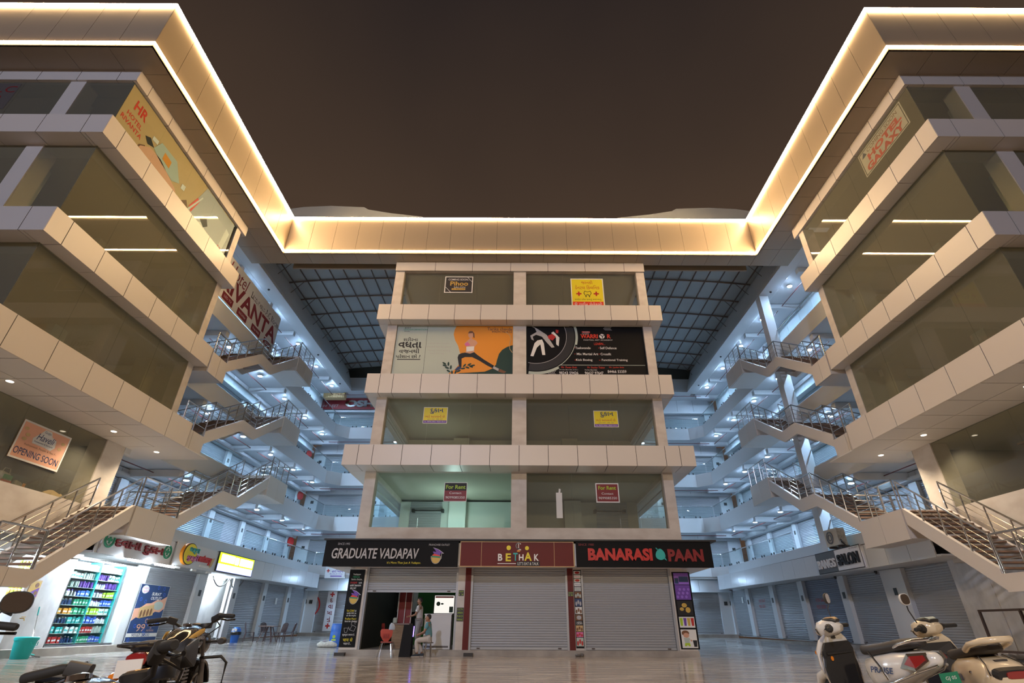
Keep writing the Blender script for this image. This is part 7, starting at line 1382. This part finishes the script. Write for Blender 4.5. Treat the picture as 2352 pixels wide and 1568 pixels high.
# ------------------------------------------------------------------ people at the open shop
def limb(k, pts, rad, n=10, up=(0, 1, 0)): k.sweep(pts, [(r, r) if not isinstance(r, tuple) else r for r in rad], n, up=up)
def skin_mesh(name, verts, edges, radii, m, parent, root=0, levels=1):
    me = bpy.data.meshes.new(name); me.from_pydata(verts, edges, []); me.materials.append(M[m]); o = link(name, me, parent)
    md = o.modifiers.new('skin', 'SKIN'); md.use_smooth_shade = True
    if not me.skin_vertices: return o
    for i, r in enumerate(radii): me.skin_vertices[0].data[i].radius = r if isinstance(r, tuple) else (r, r)
    me.skin_vertices[0].data[root].use_root = True
    s = o.modifiers.new('smooth', 'SUBSURF'); s.levels = levels; s.render_levels = levels + 1
    return o
def figure(lab, J, cloth, loc, rot):
    """J: joints by name, in metres; cloth: materials for shirt, trousers, shoes."""
    t = root0('person', lab, 'person'); g = lambda n: J[n]
    names = ['pelvis', 'belly', 'chest', 'neck', 'head0', 'shL', 'elL', 'wrL', 'paL', 'shR', 'elR', 'wrR', 'paR', 'hpL', 'knL', 'anL', 'hpR', 'knR', 'anR']
    V = [g(n) for n in names]; ix = {n: i for i, n in enumerate(names)}
    E = [(ix[a], ix[b]) for a, b in (('pelvis', 'belly'), ('belly', 'chest'), ('chest', 'neck'), ('neck', 'head0'), ('chest', 'shL'), ('shL', 'elL'), ('elL', 'wrL'), ('wrL', 'paL'), ('chest', 'shR'), ('shR', 'elR'), ('elR', 'wrR'), ('wrR', 'paR'), ('pelvis', 'hpL'), ('hpL', 'knL'), ('knL', 'anL'), ('pelvis', 'hpR'), ('hpR', 'knR'), ('knR', 'anR'))]
    Rr = dict(pelvis=0.12, belly=0.11, chest=0.12, neck=0.055, head0=0.06, shL=0.06, shR=0.06, elL=0.042, elR=0.042, wrL=0.028, wrR=0.028, paL=(0.035, 0.02), paR=(0.035, 0.02), hpL=0.09, hpR=0.09, knL=0.06, knR=0.06, anL=0.042, anR=0.042)
    # fingers and thumb, each its own chain rooted in the palm
    for s in ('L', 'R'):
        w, p = Vector(g('wr' + s)), Vector(g('pa' + s)); d = (p - w).normalized(); side_ = d.cross(Vector((0, 1, 0.2))).normalized(); curl = d.cross(side_).normalized()
        for q, (off, L_) in enumerate(((-0.024, 0.062), (-0.008, 0.075), (0.008, 0.070), (0.024, 0.055))):
            a = p + side_*off; b = a + d*L_*0.55 + curl*0.008; c = b + d*L_*0.40 + curl*0.02
            i = len(V); V += [tuple(b), tuple(c)]; E += [(ix['pa' + s], i), (i, i + 1)]; names += ['f', 'f']; Rr['f'] = 0.0085
        a = w.lerp(p, 0.5) - side_*0.035; b = a - side_*0.02 + d*0.03; i = len(V); V += [tuple(a), tuple(b)]; E += [(ix['wr' + s], i), (i, i + 1)]; names += ['f', 'f']
    skin_mesh('body', V, E, [Rr[n] for n in names], 'skin', t)
    # head: skull, jaw, nose, ears, eyes, mouth in one loft, hair as a child
    h = Vector(g('head')); f = Vector(g('face')).normalized(); up = Vector((0, 0, 1)); r_ = f.cross(up).normalized()
    k = MB(); rs = []
    for dz, a, b, fo in ((-0.115, 0.035, 0.04, 0.035), (-0.095, 0.055, 0.065, 0.02), (-0.05, 0.068, 0.085, 0.008), (0.0, 0.074, 0.095, 0.0), (0.05, 0.073, 0.095, -0.006), (0.09, 0.058, 0.075, -0.008), (0.115, 0.03, 0.04, -0.008)):
        rs.append([h + up*dz + r_*(a*math.cos(2*PI*q/16)) + f*(b*math.sin(2*PI*q/16) + fo) for q in range(16)])
    k.rings(rs); k.sweep([h + up*0.012 + f*0.088, h - up*0.025 + f*0.112, h - up*0.035 + f*0.09], [(0.010, 0.008), (0.015, 0.013), (0.010, 0.006)], 8, up=tuple(f))
    for s in (-1, 1): k.ball(h + r_*(0.076*s) - up*0.005, (0.016, 0.016, 0.030), 8)
    head = k.build('head', 'skin', t, smooth=60)
    k = MB()
    for s in (-1, 1): k.ball(h + r_*(0.028*s) + up*0.012 + f*0.088, 0.010, 8)
    k.build('eye', 'ink_black', head); k = MB(); k.sweep([h + r_*-0.022 - up*0.058 + f*0.093, h - up*0.06 + f*0.100, h + r_*0.022 - up*0.058 + f*0.093], [(0.003, 0.003), (0.006, 0.005), (0.003, 0.003)], 6); k.build('mouth', 'ink_darkred', head)
    k = MB(); rs = []
    for dz, a, b, fo in ((-0.04, 0.070, 0.055, -0.045), (0.0, 0.081, 0.072, -0.034), (0.05, 0.081, 0.092, -0.016), (0.085, 0.068, 0.086, -0.010), (0.12, 0.036, 0.05, -0.010)): rs.append([h + up*dz + r_*(a*math.cos(2*PI*q/14)) + f*(b*math.sin(2*PI*q/14) + fo) for q in range(14)])
    k.rings(rs); k.build('hair', 'hair', t, smooth=60)
    # clothes follow the body
    sh, tr = cloth
    VS = [g('pelvis'), g('belly'), g('chest'), g('shL'), tuple(Vector(g('shL')).lerp(Vector(g('elL')), 0.75)), g('shR'), tuple(Vector(g('shR')).lerp(Vector(g('elR')), 0.75)), tuple(Vector(g('chest')).lerp(Vector(g('neck')), 0.55))]
    skin_mesh('shirt', VS, [(0, 1), (1, 2), (2, 3), (3, 4), (2, 5), (5, 6), (2, 7)], [0.145, 0.142, 0.150, 0.078, 0.068, 0.078, 0.068, 0.08], sh, t)
    VT = [g('pelvis'), g('hpL'), g('knL'), tuple(Vector(g('knL')).lerp(Vector(g('anL')), 0.93)), g('hpR'), g('knR'), tuple(Vector(g('knR')).lerp(Vector(g('anR')), 0.93))]
    skin_mesh('trousers', VT, [(0, 1), (1, 2), (2, 3), (0, 4), (4, 5), (5, 6)], [0.138, 0.108, 0.083, 0.068, 0.108, 0.083, 0.068], tr, t)
    for s in ('L', 'R'):
        a = Vector(g('an' + s)); q = Vector(g('toe' + s)) - a; q.z = 0; q.normalize(); z0 = g('toe' + s)[2]
        b = Vector((a.x, a.y, z0)); k = MB(); k.sweep([b - q*0.075 + up*0.055, b - q*0.05 + up*0.055, b + q*0.03 + up*0.055, b + q*0.12 + up*0.042, b + q*0.185 + up*0.035], [(0.025, 0.025), (0.038, 0.045), (0.042, 0.05), (0.045, 0.034), (0.028, 0.02)], 12, p=2.6); o = k.build('shoe', 'shoe', t, smooth=55)
        k = MB(); k.sweep([b - q*0.085 + up*0.011, b - q*0.04 + up*0.011, b + q*0.12 + up*0.011, b + q*0.195 + up*0.011], [(0.03, 0.011), (0.041, 0.011), (0.049, 0.011), (0.03, 0.011)], 12, p=4); k.build('shoe_sole', 'sole', o)
    t.location = loc; t.rotation_euler = (0, 0, rot); return t
# standing, seen from behind the counter side, turned to the left with one arm raised to the counter
figure('standing person in a pale shirt and grey trousers in the doorway of the open shop', dict(pelvis=(0, 0, 0.93), belly=(0.0, 0, 1.08), chest=(-0.01, 0, 1.30), neck=(-0.02, 0, 1.47), head0=(-0.03, 0, 1.56), head=(-0.035, 0, 1.625), face=(-1, -0.15, -0.05),
    shL=(-0.03, -0.19, 1.41), elL=(-0.12, -0.24, 1.15), wrL=(-0.32, -0.18, 1.08), paL=(-0.40, -0.16, 1.08), shR=(-0.0, 0.19, 1.41), elR=(0.02, 0.24, 1.13), wrR=(-0.10, 0.24, 0.92), paR=(-0.13, 0.23, 0.84),
    hpL=(0, -0.09, 0.90), knL=(-0.04, -0.11, 0.50), anL=(0.03, -0.12, 0.09), toeL=(-0.2, -0.13, 0.0), hpR=(0, 0.09, 0.90), knR=(0.0, 0.11, 0.50), anR=(0.06, 0.12, 0.09), toeR=(-0.2, 0.13, 0.0)), ('shirt_pale', 'trouser_grey'), (-3.80, 22.25, 0.19), 0.0)
t_ = thing('low_stool', 'low stool under the seated person in front of the open shop', 'stool', (-3.24, 21.35, 0)); k_ = MB(); k_.lathe([(0.17, 0.42), (0.18, 0.44), (0.17, 0.45)], (-3.24, 21.35, 0), 18); k_.build('seat', 'grey_cloth', t_)
for a_ in range(4): k_ = MB(); k_.tube([(-3.24 + 0.11*math.cos(PI/4 + a_*PI/2), 21.35 + 0.11*math.sin(PI/4 + a_*PI/2), 0.42), (-3.24 + 0.17*math.cos(PI/4 + a_*PI/2), 21.35 + 0.17*math.sin(PI/4 + a_*PI/2), 0)], 0.014, 7); k_.build('leg', 'chrome', t_)
figure('seated person in a teal shirt and pale trousers, facing left beside the open shop', dict(pelvis=(0, 0, 0.58), belly=(-0.02, 0, 0.72), chest=(-0.03, 0, 0.93), neck=(-0.04, 0, 1.09), head0=(-0.06, 0, 1.16), head=(-0.075, 0, 1.22), face=(-1, -0.25, -0.1),
    shL=(-0.05, -0.18, 1.03), elL=(-0.14, -0.23, 0.79), wrL=(-0.32, -0.14, 0.70), paL=(-0.39, -0.12, 0.68), shR=(-0.02, 0.18, 1.03), elR=(-0.10, 0.24, 0.79), wrR=(-0.30, 0.16, 0.70), paR=(-0.37, 0.14, 0.68),
    hpL=(-0.03, -0.09, 0.55), knL=(-0.44, -0.12, 0.50), anL=(-0.36, -0.12, 0.09), toeL=(-0.6, -0.13, 0.0), hpR=(-0.03, 0.09, 0.55), knR=(-0.42, 0.12, 0.50), anR=(-0.22, 0.12, 0.09), toeR=(-0.45, 0.13, 0.0)), ('shirt_teal', 'trouser_pale'), (-3.24, 21.35, 0.0), 0.0)
